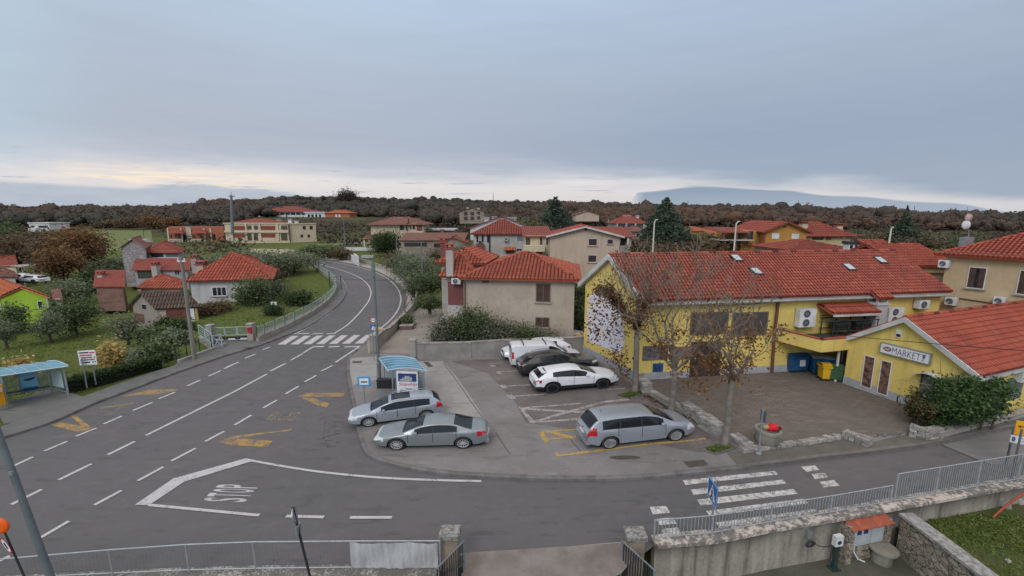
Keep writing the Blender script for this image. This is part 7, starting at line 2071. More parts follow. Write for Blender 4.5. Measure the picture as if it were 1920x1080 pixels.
gate_leaf('open right leaf of the barred driveway gate',Vector((g0_.x,10.3,0)),Vector((g1_.x,8.9,0)),-.5,HZ(10.3,1014),-1.1,HZ(8.9,1070))
zl_=.10
lf=[G(-260,1105,zl_),G(0,1088,zl_),G(212,1078,zl_),G(355,1072,zl_),G(480,1069,zl_),G(660,1067,zl_),G(826,1067,zl_)]
lf0=[Vector((p.x,p.y,0)) for p in lf]
lwl=thing('retaining_wall','low lichen-covered wall under the mesh fence at the bottom left','retaining wall',lf0[0])
mb=MB();run(mb,offset(lf0,.10),offset(lf0,-.12),-1.3,zl_-.08);weld(mb.build('wall_body',CONCD,lwl),.001)
mb=MB();run(mb,offset(lf0,.15),offset(lf0,-.26),zl_-.08,zl_);weld(mb.build('coping',worn_mat('lichen_coping',(0.36,.34,.30,1),(0.12,.112,.10,1),.46,2.2),lwl),.001)
mf=thing('mesh_fence','see-through mesh fence with thin top rail at the bottom left','fence',lf0[0])
ztop=HZ(lf0[5].y,1014.5)
hs=[HZ(p.y,q) for p,q in zip(lf0,(1070,1049,1031,1021,1016,1014.5,1014))]
mb=MB();mb.tube([Vector((p.x,p.y,h)) for p,h in zip(lf0,hs)],.018,6);mb.build('top_rail',RAIL,mf)
mb=MB();mb.tube([Vector((p.x,p.y,zl_+.06)) for p in lf0],.016,6);mb.build('bottom_rail',RAIL,mf)
for p,h in zip(lf0,hs):mb=MB();mb.tube([p+Vector((0,0,zl_-.02)),Vector((p.x,p.y,h))],.022,6);mb.build('post',RAIL,mf)
mb=MB()
for k in range(1,len(lf0)-1):
 n_=int((lf0[k+1]-lf0[k]).length/.10)
 for j in range(n_):
  u=j/n_;p=lf0[k].lerp(lf0[k+1],u);mb.tube([p+Vector((0,0,zl_+.06)),Vector((p.x,p.y,lerp(hs[k],hs[k+1],u)))],.0013,3,False)
 for j in range(1,8):
  z=j/8;mb.tube([lf0[k]+Vector((0,0,lerp(zl_+.06,hs[k],z))),lf0[k+1]+Vector((0,0,lerp(zl_+.06,hs[k+1],z)))],.0013,3,False)
mb.build('wire_mesh',INKG,mf)
a_,b_=lf0[5],lf0[6]
tp_=lambda u,z:a_.lerp(b_,u*.97+.005)+Vector((0,-.035+.018*math.sin(u*40)*(1-.5*z)+.02*math.sin((u*9-z*4)),lerp(zl_+.07,hs[5]-.02-.02*math.sin(u*9)**2,z)))
mb=MB();NU,NV=60,14;idx=[[mb.vert(tp_(i/NU,j/NV)) for j in range(NV+1)] for i in range(NU+1)]
for i in range(NU):
 for j in range(NV):mb.face([idx[i][j],idx[i+1][j],idx[i+1][j+1],idx[i][j+1]])
o=mb.build('tarpaulin',TARP,None,smooth=True);tag(o,'pale grey crumpled tarpaulin tied to the mesh fence','tarpaulin')
b=D(98,1090,8.6);t_=thing('street_lamp','tall dark grey lamp post crossing the left edge of the foreground','street lamp',(b.x,b.y,-.2))
b0_=Vector((b.x,b.y,0));tp2=D(-2,815,8.6+.0);
mb=MB();bot=Vector((b.x,b.y,-1.2));topv=bot+(Vector((tp2.x,tp2.y,tp2.z))-b)*2.0+Vector((0,0,1));topv=Vector((lerp(b.x,tp2.x,1.0),tp2.y,tp2.z));mb.tube([Vector((b.x+(b.x-tp2.x)*.3,b.y,b.z-(tp2.z-b.z)*.3)),b,topv,topv+(topv-b)*1.2],[.075,.075,.058,.045],12);mb.build('post',POLE,t_)
mb=MB();c=D(21,887,8.55);mb.box(c,(.09,.05,.09));mb.build('tag_plate',GALV,t_)
SYb=8.9
b=D(46,1082,SYb);t_=thing('traffic_sign','orange disc above a slim red-ringed no-turn sign on a thin leaning post','traffic sign',(b.x,b.y,-.2))
mb=MB();q=D(3,985,SYb);mb.tube([b-(q-b)*.5,b,q+(q-b)*.2],.022,6);mb.build('post',DARKM,t_)
c=D(0,986,SYb-.05);mb=MB();mb.lathe([(0,-.05),(.14,-.045),(.19,-.02),(.20,.0),(.19,.03),(0,.05)],c,'y',26);mb.build('orange_disc',ORANGE,t_)
c=D(11.5,1023,SYb-.04);ax=(D(21,1036,SYb)-D(2,1009,SYb));ax2=Vector((.5,.85,.0)).normalized()*.055
def el_(name,r,m,par,e):
 mb=MB();mb.poly([c+Vector((0,-e,0))+ax*.56*r*math.cos(k*math.pi/12)+ax.cross(Vector((0,1,0))).normalized()*(.062*r)*math.sin(k*math.pi/12) for k in range(24)]);return mb.build(name,m,par)
s1_=el_('sign_ring',1.0,SIGNR,t_,0.0);el_('sign_field',.78,SIGNW,s1_,.004);
mb=MB();mb.tube([c+Vector((0,-.008,0))-ax*.2,c+Vector((0,-.008,0))+ax*.2],.012,5);mb.build('arrow',SIGNK,s1_)
SYc=9.2
b=D(581,1080,SYc);q=D(556,985,SYc);t_=thing('leaning_sign','round traffic sign seen edge-on on a leaning dark post by the mesh fence','traffic sign',(b.x,b.y,0))
mb=MB();mb.tube([b-(q-b)*.6,b,D(549,951,SYc)],.030,8);mb.build('post',DARKM,t_)
axu=(D(549,950,SYc)-D(557,981,SYc)).normalized();axs=Vector((.22,-.95,.12)).normalized()
c=D(552.5,965,SYc);mb=MB();n=28;R_=.19
fr_=[c+axu*R_*math.cos(k*2*math.pi/n)+axs*R_*math.sin(k*2*math.pi/n) for k in range(n)];nrm=axu.cross(axs).normalized()*.012
i0=[mb.vert(p-nrm) for p in fr_];i1=[mb.vert(p+nrm) for p in fr_];mb.face(i0[::-1]);mb.face(i1)
for k in range(n):mb.face([i0[k],i0[(k+1)%n],i1[(k+1)%n],i1[k]])
mb.build('sign_disc',GALV,t_)
c2=D(559.5,992,SYc);mb=MB();mb.box(c2,(.035,.22,.22));mb.build('small_plate',GALV,t_)
def hroot(name,label,A,group='village houses',cat='house'):
 return thing(name,label,cat,(A.x,A.y,A.z),0,group)
def GY(px_,py_,z):return G(px_,py_,z)
def DY(px_,Y,z=0.0):
 p=D(px_,540,Y);return Vector((p.x,p.y,z))
def xat(px_,Y,py_):
 p=D(px_,py_,Y);return Vector((p.x,p.y,0))
def wins(b,f,boxes,**kw):
 for bx in boxes:b.window(f,bx,**kw)
zg=-1.5;A=G(9,606,zg);B=G(95,604,zg)
r_=hroot('green_house','bright lime green gabled house with orange roof at the left edge',A)
b=Bld(r_,A,B,9,zg,HZ(A.y,556),wall=LIME,back=G(-22,585,zg));rh=on_wall(A,B,48,538)[1]-b.ze
b.walls('y',rh);b.roof('y',rh,TILEO,.3,True,tw=.3,th=.45)
b.window('front',(72,565,80,577),bars=0,sill=False);b.window('front',(44,576,48,581),bars=0,sill=False);b.panel('vent','front',(29,564,32,567),DARKM)
mb=MB();mb.tube([b.pt(-.05,-.06,zg),b.pt(-.05,-.06,b.ze)],.06,6);mb.tube([b.pt(b.w+.05,-.06,zg),b.pt(b.w+.05,-.06,b.ze)],.06,6);mb.build('downpipe',FASC,r_)
A=G(97,600,zg);B=G(119,597,zg);r_=hroot('white_annex','small white annex with dark doorway beside the green house',A);b=Bld(r_,A+Vector((.2,.5,0)),B,5,zg,HZ(A.y,563),wall=WHITEW_,ray=1);b.walls();b.roof('mono',.5,TILEP,.2);b.panel('door','front',(97,570,108,593),DARKM)
A=xat(-70,52,540);B=xat(32,52,540);A.z=B.z=-2.2;r_=hroot('grey_house','grey house with red hipped roof half outside the left edge',A);b=Bld(r_,A,B,7,-2.2,HZ(52,517),wall=GREYW,ray=1);b.walls();b.roof('hip',1.5,TILEP,.35,True,tw=.32,th=.5)
A=xat(-30,64,505);B=xat(32,64,505);A.z=B.z=-2.4;r_=hroot('cream_cottage','cream cottage with small red roof behind the grey house',A);b=Bld(r_,A,B,6,-2.4,HZ(64,498),wall=CREAM2,ray=1);b.walls();b.roof('mono',1.3,TILEF,.3)
A=xat(34,60,520);B=xat(45,60,520);A.z=B.z=-2.4;r_=hroot('carport','pale open carport beside the cream cottage',A,cat='carport');mb=MB();z_=HZ(60,499)
mb.hexa([A+Vector((-.4,-.3,z_-A.z)),B+Vector((.3,-.3,z_-A.z-.15)),B+Vector((.3,3,z_-A.z-.15)),A+Vector((-.4,3,z_-A.z)),A+Vector((-.4,-.3,z_-A.z+.12)),B+Vector((.3,-.3,z_-A.z-.03)),B+Vector((.3,3,z_-A.z-.03)),A+Vector((-.4,3,z_-A.z+.12))]);mb.build('roof',GREYW,r_)
for p in (A,B):mb=MB();mb.box((p.x,p.y,(z_+A.z)/2),(.12,.12,z_-A.z));mb.build('post',GREYW,r_)
A=xat(184,46,562);B=xat(233,46,560);A.z=B.z=HZ(46,563);r_=hroot('brick_shed','low pink brick shed with red lean-to roof among the trees',A,cat='shed');b=Bld(r_,A,B,4.5,A.z,HZ(46,535),wall=BRICKD,ray=.9);b.walls();b.roof('mono',1.25,TILEF,.3)
p=D(190,514,48);chimney(r_,(p.x,p.y,HZ(48,526)),.55,.7,GREYW)
r0=xat(235,60,520);r0.z=HZ(60,522);r_=hroot('stone_house','tall lilac-grey stone house with stepped red roofs and a balcony',r0)
A=xat(236,60,520);B=xat(280,60,520);A.z=B.z=r0.z
b=Bld(r_,A,B,10,r0.z,HZ(60,462),wall=STONEL,ray=.85);b.walls('y',1.1);b.roof('y',1.1,TILEP,.3)
A2=xat(278,61.5,500);B2=xat(338,61.5,500);A2.z=B2.z=r0.z
b2=Bld(r_,A2,B2,8,r0.z,HZ(61.5,470),wall=LILAC,ray=.85);b2.walls();b2.roof('hip',1.15,TILEF,.5,inset=2.5)
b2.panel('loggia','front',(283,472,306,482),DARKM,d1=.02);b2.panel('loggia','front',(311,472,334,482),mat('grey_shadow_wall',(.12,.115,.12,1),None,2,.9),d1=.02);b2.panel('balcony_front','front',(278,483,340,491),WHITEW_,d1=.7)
A3=xat(254,56.5,515);B3=xat(352,56.5,515);A3.z=B3.z=r0.z
b3=Bld(r_,A3,B3,4.5,r0.z,HZ(56.5,504),wall=LILAC,ray=.85);b3.walls();b3.roof('mono',1.05,TILEF,.4);
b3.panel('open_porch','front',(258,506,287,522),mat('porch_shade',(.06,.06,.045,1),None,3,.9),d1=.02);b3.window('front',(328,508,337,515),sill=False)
p=D(292,500,56);chimney(r_,(p.x,p.y,HZ(56,512)),.7,1.1,GREYW);p=D(365,480,56);chimney(r_,(p.x,p.y,HZ(56,503)),.7,1.4,LILAC)
p=D(262,451,66);mb=MB();mb.box((p.x,p.y,p.z),(2.6,.8,.5));mb.build('roof_tank',WPLAS,r_)
zw=-.35;A=G(362,572,zw);B=G(508,568,zw)
r_=hroot('white_house','white bungalow with red hipped roof and triple window on the left',A);b=Bld(r_,A,B,8.5,zw,HZ(A.y,521),wall=mat('greyish_white_render',(0.43,.41,.41,1),(0.36,.345,.34,1),.6,.9,bmp=.1,streak=True),ray=.7);b.walls();b.roof('hip',2.35,TILE2,.5,True,tw=.34,th=.5)
b.window('front',(399,539,424,554),bars=2);b.panel('plinth','front',(399,567,447,573),MAROON,d1=.04)
mb=MB();a_=on_wall(A,B,450,540)[0];mb.wbox(A,B,a_,a_+.15,b.ze-.9,b.ze-.2,.02,.15);mb.build('alarm_box',DARKM,r_)
p=D(379,506,48);chimney(r_,(p.x,p.y,HZ(48,512)),.85,1.0,TAN);p=D(450,484,55);mb=MB();q=D(458,487,54);bb=Bld(r_,xat(438,54,490),xat(478,54,490),4,zw,HZ(54,490),wall=GREYW,ray=.85);bb.roof('hip',.75,TILEF,.3)
A=G(274,560,zw);B=G(350,560,zw);b=Bld(r_,A+Vector((0,-.5,0)),B+Vector((0,-.5,0)),5,zw,HZ(A.y-.5,537),wall=GREYW,ray=.85);b.walls();b.roof('hip',1.15,TILE3,.4,True,tw=.34,th=.5)
zs=-.3;A=G(297,608,zs);B=G(374,604,zs);r_=hroot('stone_garage','old stone garage with mossy brown tiled roof and red-brown door',A,cat='garage')
b=Bld(r_,A,B,4.6,zs,HZ(A.y,576),back=G(253,601,zs),wall=mat('dun_render',(.27,.235,.20,1),(.2,.172,.148,1),.8,.9,bmp=.2,streak=True,dirt=.4));rh=1.15;b.walls('x',rh);b.roof('x',rh,TILEOLD,.25,True,tw=.26,th=.4)
b.panel('garage_door','front',(313,578,355,608),REDDOOR,d1=.03);b.panel('stone_facing','front',(298,577,312,609),STONEH,d1=.02);b.panel('white_board','front',(357,577,365,604),WFRAME,d1=.05);b.panel('yellow_edge','front',(367,577,371,603),mat('ochre_edge',(.4,.27,.06,1),None,3,.9),d1=.05)
b.window('left',(267,571,275,580),bars=0,sill=False,frame=GREYW);b.panel('red_base','left',(253,588,270,604),MAROON,d1=.03)
Yu=150;zu=HZ(Yu,463);A=xat(316,Yu,450);B=xat(421,Yu,450);A.z=B.z=zu
r_=hroot('unfinished_building','unfinished two-storey building in raw red brick with empty openings',A,cat='building');b=Bld(r_,A,B,12,zu,HZ(Yu,426),wall=BRICK,ray=.85);b.walls()
for x0,x1 in ((320,323),(328,331),(336,339),(362,366),(376,379),(382,385)):b.panel('opening','front',(x0,440,x1,446),BLACK);b.panel('opening','front',(x0,452,x1,458),BLACK)
for x0,x1 in ((316,343),(358,386)):b.panel('floor_slab','front',(x0,448,x1,451),CREAM2,d1=.3);b.panel('lower_storey','front',(x0,451,x1,463),GREYW,d1=.12)
for x0 in (316,341,358,384,396):b.panel('concrete_column','front',(x0,428,x0+2.5,463),CREAM2,d1=.35)
b.panel('grey_stair_wall','front',(351,425,359,463),GREYW,d1=.25);b.panel('dark_bay','front',(344,440,351,463),WELL);b.panel('dark_bay','front',(393,439,404,450),WELL)
mb=MB();z_=HZ(Yu-2,437);roof_sheet(mb,[xat(315,Yu-3,437)+Vector((0,0,z_)),xat(344,Yu-3,437)+Vector((0,0,z_)),xat(340,Yu,430)+Vector((0,0,z_+1.2)),xat(320,Yu,430)+Vector((0,0,z_+1.2))],.4,.6,False);roof_sheet(mb,[xat(358,Yu-3,437)+Vector((0,0,z_)),xat(387,Yu-3,437)+Vector((0,0,z_)),xat(383,Yu,430)+Vector((0,0,z_+1.2)),xat(362,Yu,430)+Vector((0,0,z_+1.2))],.4,.6,False);mb.build('roof',TILEF,r_)
Ya=140;za=HZ(Ya,450);A=xat(423,Ya,440);B=xat(543,Ya-2,440);A.z=B.z=za
r_=hroot('apartment_block','long cream two-storey apartment block with rust red shutters',A,cat='building');b=Bld(r_,A,B,20,za,HZ(Ya,419),wall=CREAM2,ray=.85);b.walls();b.roof('hip',1.5,TILEF,-1.5,inset=9)
mb=MB();mb.wbox(b.A,b.B,-.3,b.w+.3,b.ze-.1,b.ze+.25,-.3,.25);mb.build('parapet',CREAM2,r_)
RS=mat('rust_shutter',(.24,.06,.035,1),(.18,.045,.03,1),2,.7)
for y0,y1 in ((424,431),(439,445)):
 for x0,x1 in ((435,459),(489,516)):b.window('front',(x0,y0,x1,y1),'shutter',m=RS,frame=RS,sill=False)
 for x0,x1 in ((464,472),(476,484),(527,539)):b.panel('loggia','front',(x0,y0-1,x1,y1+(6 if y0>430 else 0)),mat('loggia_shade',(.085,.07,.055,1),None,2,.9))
mb=MB()
for x0 in (434,461,487,520):
 a_=on_wall(b.A,b.B,x0,430)[0];mb.wbox(b.A,b.B,a_,a_+.5,za,b.ze,0,.35)
a_=0;zf=on_wall(b.A,b.B,480,434)[1];mb.wbox(b.A,b.B,0,b.w,zf-.35,zf+.35,0,.5);mb.build('bay_frames',CREAM2,r_)
b2=Bld(r_,xat(545,Ya-2,440),xat(593,Ya+3,440),16,za,HZ(Ya,420),wall=CREAM2);b2.walls();mb=MB();mb.wbox(b2.A,b2.B,-.2,b2.w+.2,b2.ze-.1,b2.ze+.25,-.3,.2);mb.build('parapet',CREAM2,r_)
for x0 in (568,581):b2.window('front',(x0,424,x0+5,430),bars=0,sill=False,frame=BROWNW);b2.window('front',(x0-4,440,x0,445),bars=0,sill=False,frame=BROWNW)
mb=MB();mb.tube([b2.pt(-.4,-.3,za),b2.pt(-.4,-.3,b2.ze)],.25,5);mb.build('downpipe',RAFT,r_)
for x0,y0 in ((471,415),(483,413),(523,412),(544,411),(556,414)):p=D(x0,y0,Ya+9);chimney(r_,(p.x,p.y,p.z-1.4),1.0,1.1,WHITEW_,WHITEW_)
wall_run('garden_wall','long grey garden wall below the apartment block',[xat(455,128,460),xat(560,128,460),xat(690,134,440)],HZ(128,470),[1.0,1.5,2.2],.3,GREYW,None)
wall_run('garden_wall','pale low roadside wall below the far apartments',[xat(470,108,465),xat(560,104,470),xat(600,100,474)],HZ(106,474),[.9,.9,.8],.3,CREAM2,None)
Ys=290;zs_=HZ(Ys,410);A=xat(484,Ys,400);B=xat(575,Ys,400);A.z=B.z=zs_
r_=hroot('school_building','long white school hall with window band and low red roof on the hillside',A,cat='building');b=Bld(r_,A,B,22,zs_,HZ(Ys,396),wall=WHITEW_);b.walls();b.roof('hip',3.6,TILEF,1.2,inset=12)
b.panel('window_band','front',(489,399,572,403),WGLASS,d1=.05)
for k in range(8):b.panel('pier','front',(494+k*10,398,495.2+k*10,404),WHITEW_,d1=.15)
b2=Bld(r_,xat(572,Ys-2,400),xat(609,Ys-2,400),14,zs_,HZ(Ys,399),wall=WHITEW_);b2.walls();b2.roof('flat',.6,WHITEW_,.6)
for x0 in (577,584,591,598):b2.panel('window','front',(x0,402,x0+4,407),WGLASS,d1=.05)
A=xat(609,Ys-3,400);B=xat(655,Ys-3,400);A.z=B.z=zs_;r_=hroot('orange_annex','orange brick annex with red hipped roof right of the white school',A,cat='building');b=Bld(r_,A,B,14,zs_,HZ(Ys-3,399),wall=mat('far_orange_wall',(.36,.13,.07,1),(.3,.11,.06,1),.3,.9));b.walls();b.roof('hip',2.0,TILEO,.8,inset=5)
for x0 in (629,635):b.panel('window','front',(x0,402,x0+3.5,407),WFRAME,d1=.05)
Ym=175;zm=HZ(Ym,434);A=xat(56,Ym,430);B=xat(94,Ym,430);A.z=B.z=zm;r_=hroot('white_modern_house','white flat-roofed modern house among dark trees on the far left',A);b=Bld(r_,A,B,8,zm,HZ(Ym,419),wall=WHITEW_);b.walls();b.roof('flat',.4,WHITEW_,.3);b.panel('opening','front',(60,423,64,427),WELL);b.panel('terrace_opening','front',(72,423,90,427),WGLASS);b.panel('wall_projection','front',(57,428,72,434),WHITEW_,d1=.8)
A=xat(108,172,436);B=xat(118,172,436);A.z=B.z=HZ(172,440);r_=hroot('ochre_hut','tiny ochre hut with pale roof at the edge of the green field',A,cat='hut');b=Bld(r_,A,B,6,A.z,HZ(172,432),wall=ORNG);b.walls('x',.8);b.roof('x',.8,TILEP,.6)
Yc=112;zc_=HZ(Yc,463);A=xat(696,Yc,440);B=xat(772,Yc,440);A.z=B.z=zc_
r_=hroot('cream_villa','cream two-storey villa with shallow pinkish roof and tiled porch',A);b=Bld(r_,A,B,9,zc_,HZ(Yc,419),wall=CREAM2);b.walls();
b2=Bld(r_,xat(772,Yc-.5,440),xat(794,Yc-.5,440),8,zc_,HZ(Yc,419),wall=CREAM2);b2.walls()
bb=Bld(r_,xat(696,Yc-.3,440),xat(794,Yc-.3,440),9.5,zc_,HZ(Yc,419),wall=CREAM2);bb.roof('hip',1.7,TILEP,.8,inset=5)
b.window('front',(750,423,757,431),'pane',bars=1,frame=BROWNW,sill=False);b.window('front',(769.5,423,772,430),bars=0,frame=BROWNW,sill=False);b2.window('front',(774,423,778,430),bars=0,frame=BROWNW,sill=False);b2.panel('loggia','front',(781,419,792,433),MAROON)
bp_=Bld(r_,xat(682,Yc-5,450),xat(716,Yc-5,450),5,zc_,HZ(Yc-5,447),wall=BRICKD);bp_.roof('mono',.8,TILEP,.4)
for x0 in (683,693,712):p=xat(x0,Yc-5,450);mb=MB();mb.box((p.x,p.y,(zc_+bp_.ze)/2),(.35,.35,bp_.ze-zc_));mb.build('porch_column',CREAM2,r_)
bp_.panel('porch_wall','front',(695,448,711,463),BRICKD,d0=-4,d1=-3.8)
p=D(751,409,Yc+4);chimney(r_,(p.x,p.y,p.z-.8),1.0,.5,WHITEW_,WHITEW_);mb=MB();mb.tube([D(762,432,Yc-.4),D(762,421,Yc-.4),D(766,417,Yc-.4),D(766,410,Yc-.4)],.18,6);mb.build('flue_pipe',DARKM,r_)
mb=MB();q=[xat(645,98,470),xat(718,98,470)];mb.wbox(q[0],q[1],0,(q[1]-q[0]).length,HZ(98,470),HZ(98,464),-.3,0);o=mb.build('terrace_edge',WHITEW_);tag(o,'white edge of a terrace below the cream villa','terrace')
Yl=84;zl2=HZ(Yl,478);A=xat(752,Yl,460);B=xat(868,Yl,460);A.z=B.z=zl2
r_=hroot('low_house','low rosy stone house with long red roof behind the olive trees',A);b=Bld(r_,A,B,6,zl2,HZ(Yl,449),wall=STONEH);b.walls();b.roof('mono',1.1,TILEP,.4)
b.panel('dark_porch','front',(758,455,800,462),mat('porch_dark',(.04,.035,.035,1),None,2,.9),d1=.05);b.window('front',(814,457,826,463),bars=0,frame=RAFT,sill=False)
b2=Bld(r_,xat(825,Yl-2,460),xat(873,Yl-2,460),5,zl2,HZ(Yl-2,453),wall=STONEH);b2.walls('y',.9);b2.roof('y',.9,TILEF,.4)
A=xat(800,118,440);B=xat(846,118,440);A.z=B.z=HZ(118,446);r_=hroot('flat_roof_house','long pale flat-roofed house behind a dark hedge',A);b=Bld(r_,A,B,7,A.z,HZ(118,432),wall=GREYW);b.walls();b.roof('flat',.4,mat('pale_flat_roof',(.42,.42,.41,1),None,1,.9),1.0)
p=D(829,432,116);chimney(r_,(p.x,p.y,p.z-1),.8,1.0,BRICKD)
def far_house(name,label,x0,x1,yb,ye,Y,m,roofm,rh,kind='hip',d=8,boxes=(),chim=(),wst={}):
 z=HZ(Y,yb);A=xat(x0,Y,yb);B=xat(x1,Y,yb);A.z=B.z=z
 r_=hroot(name,label,A);b=Bld(r_,A,B,d,z,HZ(Y,ye),wall=m);b.walls(kind if kind in 'xy' else None,rh);b.roof(kind,rh,roofm,.5)
 for bx in boxes:b.window('front',bx,**({'bars':0,'sill':False,'frame':BROWNW}|wst))
 for cx,cy,w_ in chim:p=D(cx,cy,Y+d*.4);chimney(r_,(p.x,p.y,p.z-1.0),w_,.7,WHITEW_,WHITEW_)
 return r_,b
r_,b=far_house('stone_villa','pale stone villa with arched openings alone on the wooded slope',862,908,414,396,190,STONEH,TILEP,1.6,'y',12,((895,397,900,402),(895,406,900,411)),((877,389,.9),(897,390,.9)))
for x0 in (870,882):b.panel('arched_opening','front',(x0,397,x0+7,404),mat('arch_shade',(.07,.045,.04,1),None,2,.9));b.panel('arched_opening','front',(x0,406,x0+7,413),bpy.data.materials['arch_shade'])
far_house('far_house','pale house with arched windows on the slope right of the cedar',1079,1123,410,402,200,PEACH,TILEP,1.6,'y',10)
r_,b=far_house('far_house','red-roofed house with two chimneys left of the second cedar',1152,1212,432,417,110,GREYW,TILEF,2.0,'hip',8,(),((1171,405,.7),(1179,405,.7),(1195,404,.7)))
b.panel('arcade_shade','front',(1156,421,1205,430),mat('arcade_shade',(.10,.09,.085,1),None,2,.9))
for x0 in (1155,1172,1189,1205):b.panel('arcade_column','front',(x0,419,x0+3,432),LILAC,d1=.5)
far_house('far_house','small grey house below the red-roofed house by the cedar',1176,1214,446,432,95,GREYW,TILEP,.9,'hip',6,((1184,438,1188,444),(1194,438,1198,444)))
far_house('far_house','low house showing only a long orange roof right of the cedar',1283,1338,440,432,120,ORNG,TILEO,1.0,'hip',8)
far_house('far_house','pale scattered hillside house on the left of a pair',1336,1352,409,404,300,GREYW,TILEP,1.4,'x',8)
far_house('far_house','pale scattered hillside house on the right of a pair',1366,1380,410,405,300,GREYW,TILEP,1.4,'x',8)
Yw=72;zw_=HZ(Yw,482);A=xat(888,Yw,450);B=xat(994,Yw,450);A.z=B.z=zw_
r_=hroot('grey_white_house','grey-white house with red hipped roof, shutters and a small tiled niche',A);b=Bld(r_,A,B,9,zw_,HZ(Yw,436),wall=GREYW);b.walls();b.roof('hip',2.1,TILEF,.5,True,tw=.4,th=.6)
b.window('front',(969,441,982,453),'roller',m=mat('blue_grey_shutter',(.17,.18,.20,1),None,2,.6),sill=False);b.window('front',(969,466,978,471),bars=1,sill=False)
b.panel('niche_shade','front',(948,468,964,476),MAROON);b.panel('wall_box','front',(945,447,953,452),GALV,d1=.5);b.panel('box_grille','front',(947,446.5,951,449),BLACK,d0=.5,d1=.52)
mb=MB();q=[on_wall(b.A,b.B,x,466)[0] for x in (945,967)];z0_=on_wall(b.A,b.B,956,467)[1];roof_sheet(mb,[b.pt(q[0],-.7,z0_-.1),b.pt(q[1],-.7,z0_-.1),b.pt(q[1],0,z0_+.35),b.pt(q[0],0,z0_+.35)],.5,.5,False);mb.build('niche_roof',TILEO,r_)
for x0 in (893,903,913):b.window('front',(x0,440,x0+4,455),bars=0,sill=False,frame=WFRAME)
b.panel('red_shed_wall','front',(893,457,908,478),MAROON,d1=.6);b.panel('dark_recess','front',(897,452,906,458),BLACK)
mb=MB();mb.tube([b.pt(on_wall(b.A,b.B,918,440)[0],-.1,b.ze),b.pt(on_wall(b.A,b.B,918,440)[0],-.1,zw_)],.13,6);mb.build('downpipe',DARKM,r_)
r_,b=far_house('white_house','white gabled house behind the grey-white house',882,998,440,426,92,WHITEW_,TILEF,2.4,'y',12,((944,417,950,420),),((913,408,1.0),(927,407,1.0),(960,408,1.6)))
Yb=50;zb_=HZ(Yb,512);A=xat(1031,Yb+.6,470);B=xat(1162,Yb-.4,470);A.z=B.z=zb_
r_=hroot('beige_house','large beige gabled house with dark red shutters and a side balcony',A);b=Bld(r_,A,B,13,zb_,HZ(Yb,442),wall=PEACH);rh=on_wall(A,B,1097,425)[1]-b.ze;b.walls('y',rh);b.roof('y',rh,TILEF,.45,True,tw=.36,th=.55)
mb=MB()
for p0,p1 in (((-.45,b.ze-rh/(b.w/2)*.45),(b.w/2,b.ze+rh)),((b.w/2,b.ze+rh),(b.w+.45,b.ze-rh/(b.w/2)*.45))):
 q=[b.pt(p0[0],-.52,p0[1]-.12),b.pt(p1[0],-.52,p1[1]-.12),b.pt(p1[0],-.40,p1[1]-.12),b.pt(p0[0],-.40,p0[1]-.12)];mb.hexa(q+[x+Vector((0,0,.2)) for x in q])
mb.build('verge_board',FASC,r_)
DR=mat('dark_plum_shutter',(.045,.022,.03,1),(.035,.018,.024,1),3,.6)
for bx in ((1104,448,1119,460),(1139,449,1149,457),(1103,479,1118,491)):b.window('front',bx,'roller',m=DR,sill=True,frame=FASC)
mb=MB();mb.lathe([(.16,-.02),(.16,.02)],b.pt(on_wall(A,B,1098,430)[0],-.05,on_wall(A,B,1098,430)[1]),'y',10);mb.build('vent',DARKM,r_)
wA=xat(985,Yb+3,470);wB=xat(1031,Yb+3,470);wA.z=wB.z=zb_;b2=Bld(r_,wA,wB,8,zb_,HZ(Yb+3,441),wall=CREAM2);b2.walls();b2.roof('mono',.9,TILEF,.4)
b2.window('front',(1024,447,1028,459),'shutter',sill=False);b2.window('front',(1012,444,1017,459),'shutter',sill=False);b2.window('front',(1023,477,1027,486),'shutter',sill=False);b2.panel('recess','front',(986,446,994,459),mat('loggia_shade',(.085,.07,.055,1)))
b2.panel('balcony','front',(981,459,1020,470),CREAM2,d0=.0,d1=1.6)
for x0 in (996,1002):p=xat(x0,Yb+1.6,480);mb=MB();mb.box((p.x,p.y,(zb_+HZ(Yb+1.6,470))/2),(.3,.3,HZ(Yb+1.6,470)-zb_));mb.build('porch_column',CREAM2,r_)
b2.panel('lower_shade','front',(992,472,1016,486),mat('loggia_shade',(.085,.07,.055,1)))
r_,b=far_house('veranda_house','small house with red roof and open veranda right of the beige house',1133,1183,470,442,60,GREYW,TILEF,1.1,'mono',6)
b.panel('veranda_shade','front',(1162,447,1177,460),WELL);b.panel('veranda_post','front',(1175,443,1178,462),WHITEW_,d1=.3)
Yo=62;zo=HZ(Yo,472);A=xat(1434,Yo,450);B=xat(1511,Yo-1,450);A.z=B.z=zo
r_=hroot('orange_house','orange gabled house with white roller shutters and a covered terrace',A);b=Bld(r_,A,B,14,zo,HZ(Yo,432),wall=ORNG);rh=on_wall(A,B,1469,416)[1]-b.ze;b.walls('y',rh);b.roof('y',rh,TILEF,.6,True,tw=.4,th=.6)
for bx in ((1448,438,1460,447),(1485,439,1497,447)):b.window('front',bx,'roller',sill=False)
b.panel('vent','front',(1468,424,1474,427),DARKM)
mb=MB();mb.tube([b.pt(-.1,-.1,b.ze),b.pt(-.1,-.1,zo)],.16,6);mb.build('downpipe',REDP,r_)
b2=Bld(r_,xat(1390,Yo+2,450),xat(1433,Yo+2,450),8,zo,HZ(Yo+2,433),wall=ORNG);b2.walls();b2.panel('terrace_shade','front',(1385,435,1408,446),mat('loggia_shade',(.085,.07,.055,1)));b2.window('front',(1402,434,1411,450),bars=1,sill=False,frame=BROWNW)
